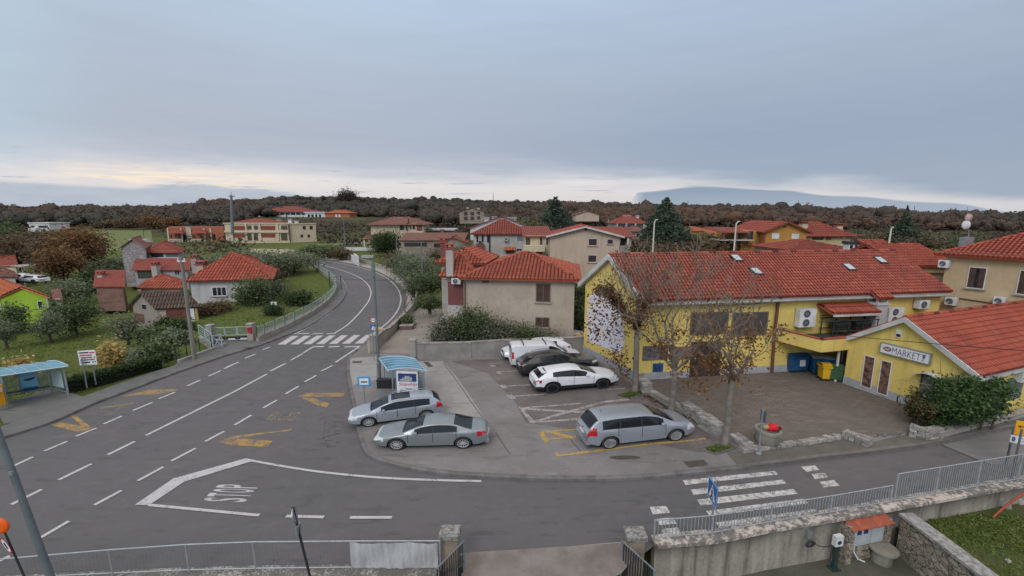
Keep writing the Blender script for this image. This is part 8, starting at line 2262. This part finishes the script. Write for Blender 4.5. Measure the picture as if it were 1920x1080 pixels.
b3=Bld(r_,xat(1354,Yo+1,450),xat(1400,Yo+1,450),6,zo,HZ(Yo+1,434),wall=ORNG);b3.roof('mono',.5,TILEF,.3)
for x0 in (1356,1380):p=xat(x0,Yo+1,450);mb=MB();mb.box((p.x,p.y,(zo+b3.ze)/2),(.3,.3,b3.ze-zo));mb.build('terrace_post',RAFT,r_)
mb=MB();mb.hexa([b3.pt(-.5,-.5,HZ(Yo,452)),b3.pt(4.5,-.5,HZ(Yo,452)),b3.pt(4.5,3,HZ(Yo,452)),b3.pt(-.5,3,HZ(Yo,452)),b3.pt(-.5,-.5,HZ(Yo,450)),b3.pt(4.5,-.5,HZ(Yo,450)),b3.pt(4.5,3,HZ(Yo,450)),b3.pt(-.5,3,HZ(Yo,450))]);mb.build('terrace_slab',GREYW,r_)
r_,b=far_house('far_house','low orange-roofed house half hidden left of the orange house terrace',1345,1380,464,444,74,ORNG,TILEO,1.1,'mono',6)
Yy=76;zy=HZ(Yy,462);A=xat(1508,Yy,450);B=xat(1600,Yy,450);A.z=B.z=zy
r_=hroot('yellow_house','pale yellow house with red roof and balcony right of the orange house',A);b=Bld(r_,A,B,9,zy,HZ(Yy,440),wall=CREAM);b.walls();b.roof('hip',2.2,TILEF,.6,True,tw=.45,th=.7,inset=3.5)
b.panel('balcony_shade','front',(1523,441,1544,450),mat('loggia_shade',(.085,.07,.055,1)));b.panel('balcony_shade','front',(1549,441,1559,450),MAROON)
for x0,y0 in ((1507,420),(1572,424)):p=D(x0,y0,Yy+3);chimney(r_,(p.x,p.y,p.z-1.3),1.0,1.4,CREAM2,REDP)
Yr2=46;A=xat(1482,Yr2,480);B=xat(1600,Yr2,480);A.z=B.z=0;r_=hroot('low_house','low house showing a long red roof behind the yellow building',A);b=Bld(r_,A,B,7,0,HZ(Yr2,468),wall=GREYW);b.walls();b.roof('hip',.85,TILEF,.4,True,tw=.34,th=.5)
for i,(x0,lab) in enumerate(((1595,'pale chimney box with a dark top, leftmost of the row behind the ridge'),(1615,'small tiled chimney next to the dark-topped one'),(1641,'small tiled chimney at the right end of the row'))):
 p=D(x0,470,36);w_=.9 if i==0 else .8;t_=thing('ridge_chimney',lab,'chimney',(p.x,p.y,p.z-1),0,'chimneys behind the yellow roof ridge')
 zt=HZ(36,456);mb=MB();mb.box((p.x,p.y,(p.z-1+zt)/2),(w_,.6,zt-p.z+1));mb.build('shaft',WHITEW_ if i==0 else PEACH,t_)
 for sx in (-.25,.2):mb=MB();mb.box((p.x+sx*w_,p.y-.305,zt-.28),(w_*.26,.02,.3));mb.build('vent_opening',WELL,t_)
 mb=MB();
 if i==0:mb.box((p.x,p.y,zt+.06),(w_*1.2,.8,.22));mb.build('cap',DARKM,t_)
 else:
  roof_sheet(mb,[Vector((p.x-.55,p.y-.5,zt)),Vector((p.x+.55,p.y-.5,zt)),Vector((p.x+.55,p.y,zt+.28)),Vector((p.x-.55,p.y,zt+.28))],.2,.3);roof_sheet(mb,[Vector((p.x+.55,p.y+.5,zt)),Vector((p.x-.55,p.y+.5,zt)),Vector((p.x-.55,p.y,zt+.28)),Vector((p.x+.55,p.y,zt+.28))],.2,.3);mb.build('tiled_cap',TILE2,t_)
FARSP=dict(WAGON);
c1_=make_car('distant_car','white car parked on the track beyond the green house, right one','car',CROSS,DY(62,55,HZ(55,531)),R(170),'cars parked beyond the green house')
c1_.scale=(1,.75,.75)
pw=DY(45,56,HZ(56,528));c2_=copy_thing(c1_,loc=pw,rotz=R(160));c2_['label']='white car parked on the track beyond the green house, left one'
pk_=gp(1048,636);
put_direct('white car behind the low grey wall, partly hidden by the shrubs',CROSS,(1072,640),(1012,642),name='parked_car',group='cars parked in the lot')
t_=thing('yellow_container','small yellow container by the corner of the yellow building behind the wall','container',gp(1087,645));mb=MB();p=gp(1086,648);mb.box(p+Vector((0,0,.38)),(.55,.4,.7));mb.build('tub',BINY,t_);mb=MB();mb.box(p+Vector((0,0,.76)),(.6,.46,.06));mb.build('lid',BINY,t_)
def branch_tree(label,base,fork_py,top_py,spread,seed,leaf_blobs,leafm,lean=0.0,r0=.16,forks=6,leaf=.13,name='plane_tree',stray=260,group='plane trees beside the forecourt',up=1.0,depth=6):
 base=Vector(base);t_=thing(name,label,'tree',base,0,group);rg=random.Random(seed)
 zf=HZ(base.y,fork_py);zt=HZ(base.y,top_py);H=zt-base.z
 mb=MB();tw=MB();tips=[];mids=[]
 fork=Vector((base.x+lean,base.y,zf))
 pts=[base-Vector((0,0,.2)),base+Vector((0,0,.02)),base.lerp(fork,.35)+Vector((rg.uniform(-.04,.04),0,0)),base.lerp(fork,.7)+Vector((rg.uniform(-.05,.05),0,0)),fork]
 mb.tube(pts,[r0*1.7,r0*1.25,r0*1.0,r0*.92,r0*.85],12)
 def grow(p,d,L_,r,lev):
  n=4;pp=[p];rr_=[r];q=p.copy();dd=d.copy()
  for k in range(n):
   dd=(dd+Vector((rg.gauss(0,.13),rg.gauss(0,.13),rg.gauss(.05,.09)))).normalized();q=q+dd*(L_/n);pp.append(q.copy());rr_.append(max(.0105,r*(1-.42*(k+1)/n)))
  (mb if lev==0 else tw).tube(pp,rr_,7 if lev==0 else (5 if lev<3 else 4),False)
  mids.extend(pp[1:])
  if lev>=depth or r<.0075:tips.append(q);return
  for k in range(rg.choice((2,3,3)) if lev<3 else rg.choice((2,2,3))):
   a=Vector((rg.gauss(0,1),rg.gauss(0,1),rg.gauss(.25,.5)));a=(a-dd*a.dot(dd)).normalized()
   nd=(dd+a*rg.uniform(.35,.85)).normalized()
   st_=pp[rg.choice((2,3,4,4))]
   grow(st_,nd,L_*rg.uniform(.56,.82),rr_[-1]*rg.uniform(.62,.85),lev+1)
 for k in range(forks):
  a=2*math.pi*k/forks+rg.uniform(-.3,.3);sp=rg.uniform(.45,1.0)*spread
  d=Vector((math.cos(a)*sp,math.sin(a)*sp*.8,up*rg.uniform(.75,1.2))).normalized()
  grow(fork-Vector((0,0,rg.uniform(0,.35)*(zf-base.z)*.25)),d,(zt-zf)*rg.uniform(.40,.52),r0*rg.uniform(.40,.58),0)
 mb.build('trunk',BARK,t_,smooth=True);tw.build('branches',TWIG,t_)
 P=[]
 rgn=np.random.default_rng(seed)
 for c,rad,n in leaf_blobs:
  M_=np.array([tuple(m) for m in mids+tips]);dist=(((M_-np.array(c))/np.array(rad))**2).sum(1);near=M_[dist<1.0]
  if len(near)<5:near=M_[np.argsort(dist)[:40]]
  P.append(near[rgn.integers(0,len(near),n)]+rgn.normal(size=(n,3))*.16-np.array([0,0,.06]))
  q=rgn.normal(size=(n//2,3));q/=np.linalg.norm(q,axis=1)[:,None];P.append(np.array(c)+q*np.array(rad)*(rgn.random(n//2)**.4)[:,None]+rgn.normal(size=(n//2,3))*.12)
 M_=np.array([tuple(m) for m in tips]);P.append(M_[rgn.integers(0,len(M_),stray)]+rgn.normal(size=(stray,3))*.08)
 P=np.vstack(P);V,F,T=cards(P,leaf,seed,aspect=.75);np_mesh('leaves',V,F,leafm,t_,T)
 return t_
b1=gp(1191,736);b2=gp(1257,779);b3=gp(1358,836)
def at(b,px_,py_):p=D(px_,py_,b.y);return (p.x,p.y,p.z)
branch_tree('plane tree with dark brown leaves on its left, at the corner of the yellow building',b1,612,468,1.0,11,[(at(b1,1125,615),(.95,1.1,1.0),560),(at(b1,1165,600),(.8,1.1,1.2),330),(at(b1,1158,670),(.65,.8,.6),420),(at(b1,1172,700),(.35,.5,.35),160),(at(b1,1130,565),(1.0,1,.8),300),(at(b1,1225,585),(1.1,1.2,1.2),220)],LF_MAROON,-.08,.145,6,.14,depth=5)
branch_tree('middle plane tree, mostly bare, in front of the brown shop door',b2,690,490,1.0,23,[(at(b2,1285,700),(1.1,1.1,.7),240),(at(b2,1240,640),(1.0,1.0,.9),160)],LF_AUT,.04,.135,6,.13,stray=160,depth=5)
branch_tree('third plane tree with hanging orange leaves, nearest the road',b3,705,562,1.25,37,[(at(b3,1318,690),(.9,.9,.8),180),(at(b3,1400,700),(.9,.9,.7),130),(at(b3,1310,725),(.6,.7,.4),110),(at(b3,1360,640),(1.0,1,.7),130),(at(b3,1450,640),(.6,.7,.7),120)],LF_AUT,.10,.125,6,.125,stray=220,depth=5)
for b_,q in ((b1,[(1158,742),(1196,731),(1212,740),(1182,748)]),(b3,[(1314,842),(1345,836),(1378,842),(1340,853)])):
 o=tri_poly('tree_pit',[gp(*p) for p in q],ZL+.016,LAWNM)
 mb=MB();pts=[gp(*p)+Vector((0,0,.03)) for p in q]
 for k in range(3 if b_ is b1 else 4):mb.tube([pts[k],pts[(k+1)%4]],.05,4)
 tag(mb.build('pit_edging',KERB),kind='structure')
 rgn=np.random.default_rng(3);c=sum((gp(*p) for p in q),Vector())/4;ee=np.array([tuple(gp(*p)) for p in q]);w_=rgn.dirichlet((1,1,1,1),420);Pp=w_@ee;Pp[:,2]=ZL+.05+rgn.random(420)*.06
 V,F,T=cards(Pp,.12,5,aspect=.3);tag(np_mesh('pit_grass',V,F,LF_GRASS,None,T),kind='stuff')
rgn=np.random.default_rng(12);P=[]
for k in range(1500):
 u,v_=rgn.random(),rgn.normal()*.5
 px_=lerp(1195,1300,u)+v_*22+10;py_=lerp(742,800,u)-abs(rgn.normal())*9+v_*6
 if rgn.random()<.16:px_,py_=rgn.uniform(1180,1480),rgn.uniform(715,835)
 g_=gp(px_,py_);P.append((g_.x,g_.y,ZL+.02+(.11 if px_>1290 and py_<800 else 0)))
V,F,T=cards(np.array(P),.10,4,aspect=.7);V[:,2]=np.where(True,.14+(V[:,2]-V[:,2])+np.repeat(np.array(P)[:,2]-.12,4),0);np_mesh('fallen_leaves',V,F,LF_AUT,None,T);bpy.data.objects['fallen_leaves']['kind']='stuff'
c=gp(1790,800)
bt=thing('big_bush','big dense dark green bush with brownish left end beside the market','bush',c)
def bl(px_,py_,Y,rx,ry,rz,n,cl=16):p=D(px_,py_,Y);return ((p.x,p.y,p.z),(rx,ry,rz),n,dict(clumps=cl,tight=.30))
Yb_=mB.y-.25
crown('foliage',bt,[bl(1770,758,Yb_,1.0,.75,.85,7600,26),bl(1825,750,Yb_-.05,1.05,.7,.85,7600,26),bl(1862,745,Yb_+.1,.6,.6,.75,3800,16),bl(1755,775,Yb_-.1,.8,.6,.6,2600,14),bl(1805,716,Yb_+.1,1.3,.5,.40,2000,14)],.13,leaf_mat('market_bush_leaves',[(0,(.012,.022,.008,1)),(.5,(.028,.050,.016,1)),(1,(.055,.085,.030,1))]),3)
crown('brown_foliage',bt,[bl(1722,756,Yb_+.1,.40,.5,.70,1700,12)],.13,leaf_mat('brownish_bush_leaves',[(0,(.018,.013,.007,1)),(.5,(.05,.036,.015,1)),(1,(.085,.075,.03,1))]),5)
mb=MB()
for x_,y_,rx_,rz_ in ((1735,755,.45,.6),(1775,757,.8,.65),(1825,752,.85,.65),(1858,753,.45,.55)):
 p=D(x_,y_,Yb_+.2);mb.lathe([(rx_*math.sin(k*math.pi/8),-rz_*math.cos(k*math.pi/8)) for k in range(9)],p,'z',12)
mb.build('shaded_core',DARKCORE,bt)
mb=MB();rgx=random.Random(2)
for k in range(16):
 p=D(rgx.uniform(1715,1870),rgx.uniform(700,745),Yb_);q=D(PXY(p)[0]+rgx.uniform(-22,16),PXY(p)[1]-rgx.uniform(10,34),Yb_+rgx.uniform(-.2,.3));mb.tube([p,p.lerp(q,.5)+Vector((rgx.uniform(-.05,.05),0,.03)),q],[.014,.01,.005],4)
pts=[D(x,y,Yb_-.2) for x,y in ((1745,722),(1715,716),(1690,712),(1672,717))];mb.tube(pts,[.012,.01,.008,.005],4);mb.build('stray_twigs',TWIG,bt)
mb=MB();
for k in range(8):p=Vector((lerp(D(1720,800,Yb_).x,D(1860,800,Yb_).x,k/7),Yb_,ZL-.05));mb.tube([p,p+Vector((rgx.uniform(-.2,.2),0,1.1))],[.05,.02],5)
mb.build('stem',BARKD,bt)
for i,(px_,py_,rx,ry,rz,n,m,lab) in enumerate(((838,648,1.0,1.0,1.25,2400,LF_GREYB,'grey-green shrub with reddish stems at the left end behind the low wall'),(880,650,1.45,1.1,1.6,4600,LF_GREEN,'tall dark shrub in front of the tan house'),(930,652,1.4,1.1,1.25,4000,LF_GREYB,'pale grey-green shrub behind the white cars, left part'),(985,650,1.5,1.0,1.0,3600,LF_GREEN,'spreading dark shrub behind the white cars, right part'),(1028,642,.9,.8,.75,1500,LF_GREYB,'small shrub beside the white car behind the wall'))):
 bush('garden_shrub',lab,'shrub',Vector((D(px_,640,27.85).x,27.85+.12*(i%2),ZL)),(rx,.62,rz),int(n*1.6),m,40+i,.10,'shrubs behind the low wall')
bush('potted_bush','small bush growing over the bend wall by the footpath','bush',gp(763,612),(.55,.6,.55),1400,LF_GREEN,51,.09)
t_=thing('planter_trough','stone trough under the small bush by the footpath','planter',gp(763,617));mb=MB();p=gp(763,617);mb.box(p+Vector((0,0,.15)),(1.0,.6,.36));mb.build('box',BRICKD,t_);mb=MB();mb.box(p+Vector((0,0,.34)),(1.08,.68,.05));mb.build('rim',CONC,t_)
hp=[G(118,736,0),G(200,716,0),G(262,698,0),G(300,688,0)]
ht=thing('clipped_hedge','low dark clipped hedge behind the information board','hedge',hp[0])
P=[];rgn=np.random.default_rng(6)
for k in range(len(hp)-1):
 n_=2600;u=rgn.random(n_);base_=np.outer(1-u,np.array(hp[k]))+np.outer(u,np.array(hp[k+1]));d_=(hp[k+1]-hp[k]).normalized();nn_=np.array([-d_.y,d_.x,0])
 w_=rgn.uniform(-.45,.45,n_);z_=.66*rgn.random(n_)**.5+.06*np.sin(u*23);P.append(base_+nn_*w_[:,None]+np.c_[np.zeros(n_),np.zeros(n_),z_+.04])
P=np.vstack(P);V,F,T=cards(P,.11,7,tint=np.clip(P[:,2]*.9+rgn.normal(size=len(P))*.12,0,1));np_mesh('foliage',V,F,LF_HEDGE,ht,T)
mb=MB();run(mb,offset(hp,.3),offset(hp,-.3),-.1,.5);mb.build('shaded_hedge_core',DARKCORE,ht)  # solid near-black block; the shade inside the hedge is put into its colour
for i,(px_,py_,z,rx,rz,n,m,s_,lab) in enumerate((
 (40,706,-.9,.62,.75,1300,LF_YELL,.13,'round yellowish shrub behind the left shelter'),(212,688,-.4,.75,.85,1900,LF_YELL,.13,'yellow-green shrub right of the information board'),
 (262,682,-.2,.75,.5,1000,LF_OLIVE,.13,'grey-green bush at the edge of the pavement near the hedge end'),(300,676,-.1,1.0,.75,1600,LF_GREEN,.13,'dark bush beside the wire fence'),(330,648,-.3,1.1,.7,1400,LF_OLIVE,.14,'pale olive bush left of the utility pole'),(285,640,-.6,1.1,.6,1200,LF_GREEN,.16,'wide dark bush in the garden behind the pavement'),
 (316,617,-.3,.8,.55,1200,LF_HEDGE,.12,'clipped dark shrub in front of the stone garage, left'),(345,622,-.2,1.0,.6,1500,LF_HEDGE,.12,'clipped dark shrub in front of the stone garage, right'),(405,590,-.3,1.6,.7,2000,LF_BROWN,.16,'brownish hedge bush below the white house window'),
 (483,575,-.3,2.0,1.7,3200,LF_GREEN,.18,'leafy green tree-like bush at the corner of the white house'),(512,558,-.2,1.5,1.2,1600,LF_OLIVE,.18,'olive bush behind the corner of the white house'),(558,570,0,1.6,.8,1600,LF_HEDGE,.16,'round dark shrub on the lawn inside the bend'),(512,590,0,.9,.6,900,LF_HEDGE,.13,'small dark hedge beside the white panel on the lawn'),
 (505,530,0,2.5,1.4,1800,LF_BROWN,.24,'brown-green shrub behind the white house'))):
 bush('garden_bush',lab,'bush',G(px_,py_,z),(rx,rx*.8,rz),n,m,70+i,s_,'bushes on the left side of the road')
t_=thing('notice_sign','white four-pane notice sign standing on the lawn by the roadside fence','sign',G(515,592,0));a,b_=G(510,588,0),G(521,588,0);mb=MB();mb.wbox(a,b_,0,(b_-a).length,.25,1.15,-.03,.03);mb.build('board',SIGNW,t_);mb=MB();mb.tube([a.lerp(b_,.5)+Vector((0,-.06,-.2)),a.lerp(b_,.5)+Vector((0,-.06,1.15))],.04,5);mb.build('post',GALV,t_);mb=MB();mb.tube([a+Vector((0,-.05,.7)),b_+Vector((0,-.05,.7))],.025,4);mb.build('crossbar',GALV,t_)
T_=[
 (30,625,-1.5,572,1.5,1.3,1500,LF_GREEN,.20,'small leafy dark tree in front of the green house'),
 (95,640,-1.4,590,1.5,1.0,1500,LF_OLIVE,.17,'pale olive tree on the lawn right of the green house'),
 (145,625,-1.4,556,2.2,1.7,2600,LF_GREEN,.2,'large dark green tree between the green house and the brick shed'),
 (240,640,-.8,590,1.5,1.0,1500,LF_OLIVE,.16,'low olive tree above the garden bushes'),
 (135,575,-2.0,525,2.8,1.7,1900,LF_OLIVE,.26,'broad olive tree behind the white annex'),
 (175,555,-2.0,502,2.4,2.1,2000,LF_GREEN,.26,'dark tree left of the brick shed'),
 (205,520,-2.2,478,4.0,1.9,1800,LF_OLIVE,.36,'grey-green trees left of the stone house'),
 (15,655,-1.5,600,1.0,.9,900,LF_OLIVE,.15,'thin olive sapling at the far left lawn')]
for i,(px_,pb,z,pt_,rx,rz,n,m,s_,lab) in enumerate(T_):
 b_=G(px_,pb,z);H=HZ(b_.y,pt_)-z
 simple_tree('olive_tree' if m is LF_OLIVE else 'garden_tree',lab,'tree',b_,H,(rx*.82,rx*.7,min(rz,H*.48)),int(n*1.1),m,100+i,s_*.85,.3,'trees in the left valley',22,.09)
B_=[(150,505,432,66,5.5,4200,LF_ORNG,.42,'big rust-brown oak, tallest in the left valley'),(105,512,450,64,4.2,2600,LF_BROWN,.42,'dull brown round tree left of the big oak'),(118,526,466,58,3.6,2600,LF_ORNG,.36,'reddish round tree in front of the big oak'),(40,505,440,70,5.0,2600,LF_BROWN,.45,'brown-green tree behind the carport'),(72,500,438,74,4.6,2200,LF_BROWN,.45,'dull olive-brown tree left of the round brown tree'),
 (290,434,404,215,8,1500,LF_ORNG,.9,'orange autumn tree at the edge of the green field, left'),(325,436,408,200,6,1200,LF_ORNG,.9,'bright orange autumn tree beside the unfinished building'),(195,434,412,218,7,1000,LF_BROWN,1.0,'brown tree at the left end of the green field'),(245,433,408,220,8,1100,LF_BROWN,1.0,'brown tree behind the middle of the field'),
 (18,452,416,160,6,1500,LF_GREEN,.9,'dark green tree at the far left edge'),(55,450,436,160,6,1000,LF_GREEN,.8,'dark green tree in front of the white modern house'),(106,452,434,158,5,1000,LF_GREEN,.8,'dark green tree right of the white modern house'),(5,462,428,140,6,1200,LF_GREEN,.8,'dark bushy tree in the left corner')]
for i,(px_,pb,pt_,Y,r_x,n,m,s_,lab) in enumerate(B_):
 b_=D(px_,pb,Y);H=HZ(Y,pt_)-b_.z
 simple_tree('oak_tree',lab,'tree',b_,H,(r_x*.72,r_x*.6,H*.42),int(n*1.25),m,130+i,s_*.72,.22,'autumn trees in the valley',24,.2)
M_=[(450,508,480,62,5.5,2600,LF_OLIVE,.34,'broad grey olive crown behind the white house, left'),(505,512,470,66,5.5,3400,LF_OLIVE,.34,'broad grey olive crown behind the white house, middle'),(552,508,474,70,4.0,2400,LF_OLIVE,.34,'broad grey olive crown left of the bend, right'),
 (590,480,460,95,3.6,1500,LF_GREEN,.40,'dark shrub at the end of the bend, left'),(618,482,461,92,3.2,1400,LF_GREEN,.40,'dark shrub at the end of the bend, right'),(640,486,468,88,2.4,900,LF_BROWN,.36,'brown shrub by the tall lamp on the bend'),
 (728,478,434,96,3.6,3600,LF_HEDGE,.34,'dense dark round evergreen tree in front of the cream villa'),(742,505,472,62,2.3,900,LF_BROWN,.26,'leafless brown shrub beside the plain grey post'),(760,520,476,56,2.6,1900,LF_OLIVE,.26,'olive tree behind the bend wall, left'),(790,535,482,50,2.6,2400,LF_OLIVE,.24,'olive tree behind the bend wall, middle'),(812,560,500,43,2.3,2400,LF_GREEN,.2,'dark green shrub between bend wall and maroon wall'),(775,552,522,42,1.1,1000,LF_OLIVE,.18,'grey-green shrub right behind the bend wall'),(806,583,552,38,1.1,1500,LF_GREEN,.15,'dark shrub above the footpath'),(835,500,466,66,3.2,1300,LF_BROWN,.3,'brownish shrub below the rosy stone house'),(870,490,462,66,2.6,1300,LF_GREEN,.3,'green shrub left of the grey-white house'),
 (825,452,440,112,3.5,900,LF_HEDGE,.4,'dark hedge tree in front of the flat-roofed house'),(860,450,438,112,3.5,900,LF_HEDGE,.4,'dark hedge tree beside the grey-white house'),(795,446,428,116,3.0,800,LF_GREEN,.4,'green tree left of the flat-roofed house'),
 (1085,640,560,32,1.2,1900,LF_GREEN,.15,'dark narrow shrub between the tan house and yellow building'),(1083,585,530,40,1.5,1300,LF_GREEN,.2,'dark tree behind the tan house corner'),(1240,478,450,62,6,1700,LF_BROWN,.4,'brown leafless shrubs in front of the second cedar'),(1310,470,444,66,6,1700,LF_BROWN,.4,'brown scrub left of the orange house'),(1185,468,446,66,3.5,1000,LF_BROWN,.4,'brown scrub beside the veranda house'),(1290,458,440,74,6,1800,LF_GREEN,.42,'spreading green tree right of the second cedar'),(1345,455,436,84,4,1200,LF_GREEN,.42,'dark green tree behind the low orange roof'),(1700,470,440,60,5,1800,LF_BROWN,.42,'brown bush right of the spindly cedar'),(1740,462,440,62,5,1500,LF_GREEN,.42,'olive-green bush left of the satellite dishes'),(1650,462,440,64,4,1200,LF_BROWN,.4,'brown scrub behind the row of chimneys'),(1010,455,420,78,4.2,1500,LF_BROWN,.42,'brown tree behind the beige house balcony'),(975,440,412,104,5,1400,LF_GREEN,.5,'dark green tree above the white gabled house'),
 (655,400,358,560,13,9000,LF_WOOD,1.5,'tall round tree standing above the ridge line')]
for i,(px_,pb,pt_,Y,r_x,n,m,s_,lab) in enumerate(M_):
 b_=D(px_,pb,Y);H=max(1.0,HZ(Y,pt_)-b_.z)
 simple_tree('garden_tree',lab,'tree',b_,H,(r_x,r_x*.8,H*.46),int(n*1.35),m,170+i,s_*.8,.25,'garden trees and shrubs of the village',20,.08+.0015*Y)
b_=D(1040,445,88);conifer('broad dark cedar behind the beige house',b_,HZ(88,369)-b_.z,5.4,3,9000,.50)
b_=D(1245,462,66);conifer('large dark cedar with wide lower limbs in the middle distance',b_,HZ(66,369)-b_.z,5.0,7,11500,.42)
b_=D(1690,466,60);conifer('spindly cedar with a crooked thin top on the right',b_,HZ(60,386)-b_.z,3.4,9,5600,.36,bulge=1.25)
b_=D(1668,0,60)
rgn=np.random.default_rng(77);Vs,Fs,Ts,o=[],[],[],0
spots=[]
for k in range(900):
 px_=rgn.uniform(-60,1990);Y=rgn.uniform(62,235)
 p=D(px_,500,Y)
 if 110<px_<345 and 105<Y<215:continue
 if 555<px_<800 and Y<108:continue
 if 660<px_<1000 and 100<Y<125:continue
 if 425<px_<640 and Y<134:
  if not (Y>100 and px_<470):continue
 if px_<440 and Y<75:continue
 spots.append((p.x,Y,terrain(p.x,Y),rgn.uniform(1.0,2.1)*(1+Y/220)))
for x,y,z,rr_ in spots:
 n_=42;P=np.array([x,y,z+rr_*.3])+rgn.normal(size=(n_,3))*np.array([rr_,rr_*.8,rr_*.42]);P[:,2]=np.maximum(P[:,2],z)
 V,F,T=cards(P,.4+y*.0042,int(rgn.integers(1e6)),tint=np.clip(rgn.uniform(.05,.6)+(P[:,2]-z)/rr_*.25+rgn.normal(size=n_)*.05,0,1));Vs.append(V);Fs.append(F+o);Ts.append(T);o+=len(V)
u_=np_mesh('undergrowth',np.vstack(Vs),np.vstack(Fs),LF_WOOD,None,np.concatenate(Ts));tag(u_,kind='stuff')
N=15000;px_=rgn.uniform(-120,2040,N);Y=225+440*rgn.random(N)**.9
u=(px_-960)/FPX
P0=[]
for k in range(N):
 d_=Y[k]*_c+6*_s;x=u[k]*d_;z=terrain(x,Y[k])
 pxx=px_[k]
 if 470<pxx<665 and Y[k]<285:continue
 if 850<pxx<915 and Y[k]<200:continue
 if math.sin(pxx*.011+1.2)+math.sin(Y[k]*.02+pxx*.004)>1.72:continue
 if 655<pxx<800 and Y[k]<300:continue
 P0.append((x,Y[k],z,rgn.normal()*.07+.42+.20*math.sin(x*.011)+.20*math.sin(Y[k]*.03+x*.006)))
P0=np.array(P0);nT=len(P0);K=18
hh=rgn.uniform(3.4,6.8,nT)*(1+.35*np.sin(P0[:,0]*.021)*np.sin(P0[:,1]*.05+P0[:,0]*.013))*np.where(rgn.random(nT)<.05,1.45,1.0);rad=hh*rgn.uniform(.36,.55,nT)
gr=(1+5**.5)/2
IV=np.array([(-1,gr,0),(1,gr,0),(-1,-gr,0),(1,-gr,0),(0,-1,gr),(0,1,gr),(0,-1,-gr),(0,1,-gr),(gr,0,-1),(gr,0,1),(-gr,0,-1),(-gr,0,1)])/1.902
IF=np.array([(0,11,5),(0,5,1),(0,1,7),(0,7,10),(0,10,11),(1,5,9),(5,11,4),(11,10,2),(10,7,6),(7,1,8),(3,9,4),(3,4,2),(3,2,6),(3,6,8),(3,8,9),(4,9,5),(2,4,11),(6,2,10),(8,6,7),(9,8,1)])
mid={};VV=[tuple(v) for v in IV];FF=[]
def midp(a,b):
 k=(min(a,b),max(a,b))
 if k not in mid:m=(np.array(VV[a])+np.array(VV[b]))/2;m/=np.linalg.norm(m);VV.append(tuple(m));mid[k]=len(VV)-1
 return mid[k]
for a_,b_,c_ in IF:
 x_,y_,z_=midp(a_,b_),midp(b_,c_),midp(c_,a_);FF+=[(a_,x_,z_),(b_,y_,x_),(c_,z_,y_),(x_,y_,z_)]
VV=np.array(VV);FF=np.array(FF);nv=len(VV)
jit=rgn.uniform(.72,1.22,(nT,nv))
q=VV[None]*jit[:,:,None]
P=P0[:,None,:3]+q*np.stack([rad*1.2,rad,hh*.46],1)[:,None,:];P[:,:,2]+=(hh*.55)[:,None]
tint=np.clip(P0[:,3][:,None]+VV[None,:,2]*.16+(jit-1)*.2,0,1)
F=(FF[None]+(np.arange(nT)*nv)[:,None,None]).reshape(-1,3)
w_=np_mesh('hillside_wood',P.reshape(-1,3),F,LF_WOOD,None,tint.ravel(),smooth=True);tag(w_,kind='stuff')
q=rgn.normal(size=(nT,K,3));q/=np.linalg.norm(q,axis=2)[:,:,None];q[:,:,2]=np.abs(q[:,:,2])
P=P0[:,None,:3]+q*np.stack([rad*1.25,rad,hh*.5],1)[:,None,:];P[:,:,2]+=(hh*.55)[:,None]
V,F,T=cards(P.reshape(-1,3),1.3,91,tint=np.clip(P0[:,3][:,None]+q[:,:,2]*.12,0,1).ravel(),aspect=.75)
tag(np_mesh('hillside_wood_sprays',V,F,LF_WOOD,None,T),kind='stuff')
fpts=[]
for px0,py0 in ((178,436),(270,434),(282,446),(262,456),(205,456),(182,448)):
 p=D(px0,py0,170);fpts.append(p)
mb=MB()
cols=14;rows_=6;idx=[]
for i in range(cols+1):
 row=[]
 for j in range(rows_+1):
  Y=lerp(128,205,j/rows_);p=D(lerp(168,286,i/cols),450,Y);row.append(mb.vert((p.x,Y,terrain(p.x,Y)+.12)))
 idx.append(row)
for i in range(cols):
 for j in range(rows_):mb.face([idx[i][j],idx[i+1][j],idx[i+1][j+1],idx[i][j+1]])
tag(mb.build('field',FIELDM,smooth=True),kind='structure')
rgn=np.random.default_rng(15);P=[]
for k in range(9000):
 px_,py_=rgn.uniform(-10,330),rgn.uniform(600,830)
 g_=G(px_,py_,-.3);z=terrain(g_.x,g_.y);g_=G(px_,py_,z);z=terrain(g_.x,g_.y)
 yk=np.interp(px_,[0,100,160,225,325],[790,752,735,714,687])
 if py_>yk-2:continue
 P.append((g_.x,g_.y,z+.03+rgn.random()*.05))
for k in range(5200):
 px_,py_=rgn.uniform(375,610),rgn.uniform(505,640)
 if py_>np.interp(px_,[375,470,545,612],[632,628,598,560]):continue
 g_=G(px_,py_,-.05);P.append((g_.x,g_.y,terrain(g_.x,g_.y)+.04+rgn.random()*.05))
V,F,T=cards(np.array(P),.22,19,aspect=.3);g_=np_mesh('lawn_grass',V,F,LF_GRASS,None,T);tag(g_,kind='stuff')
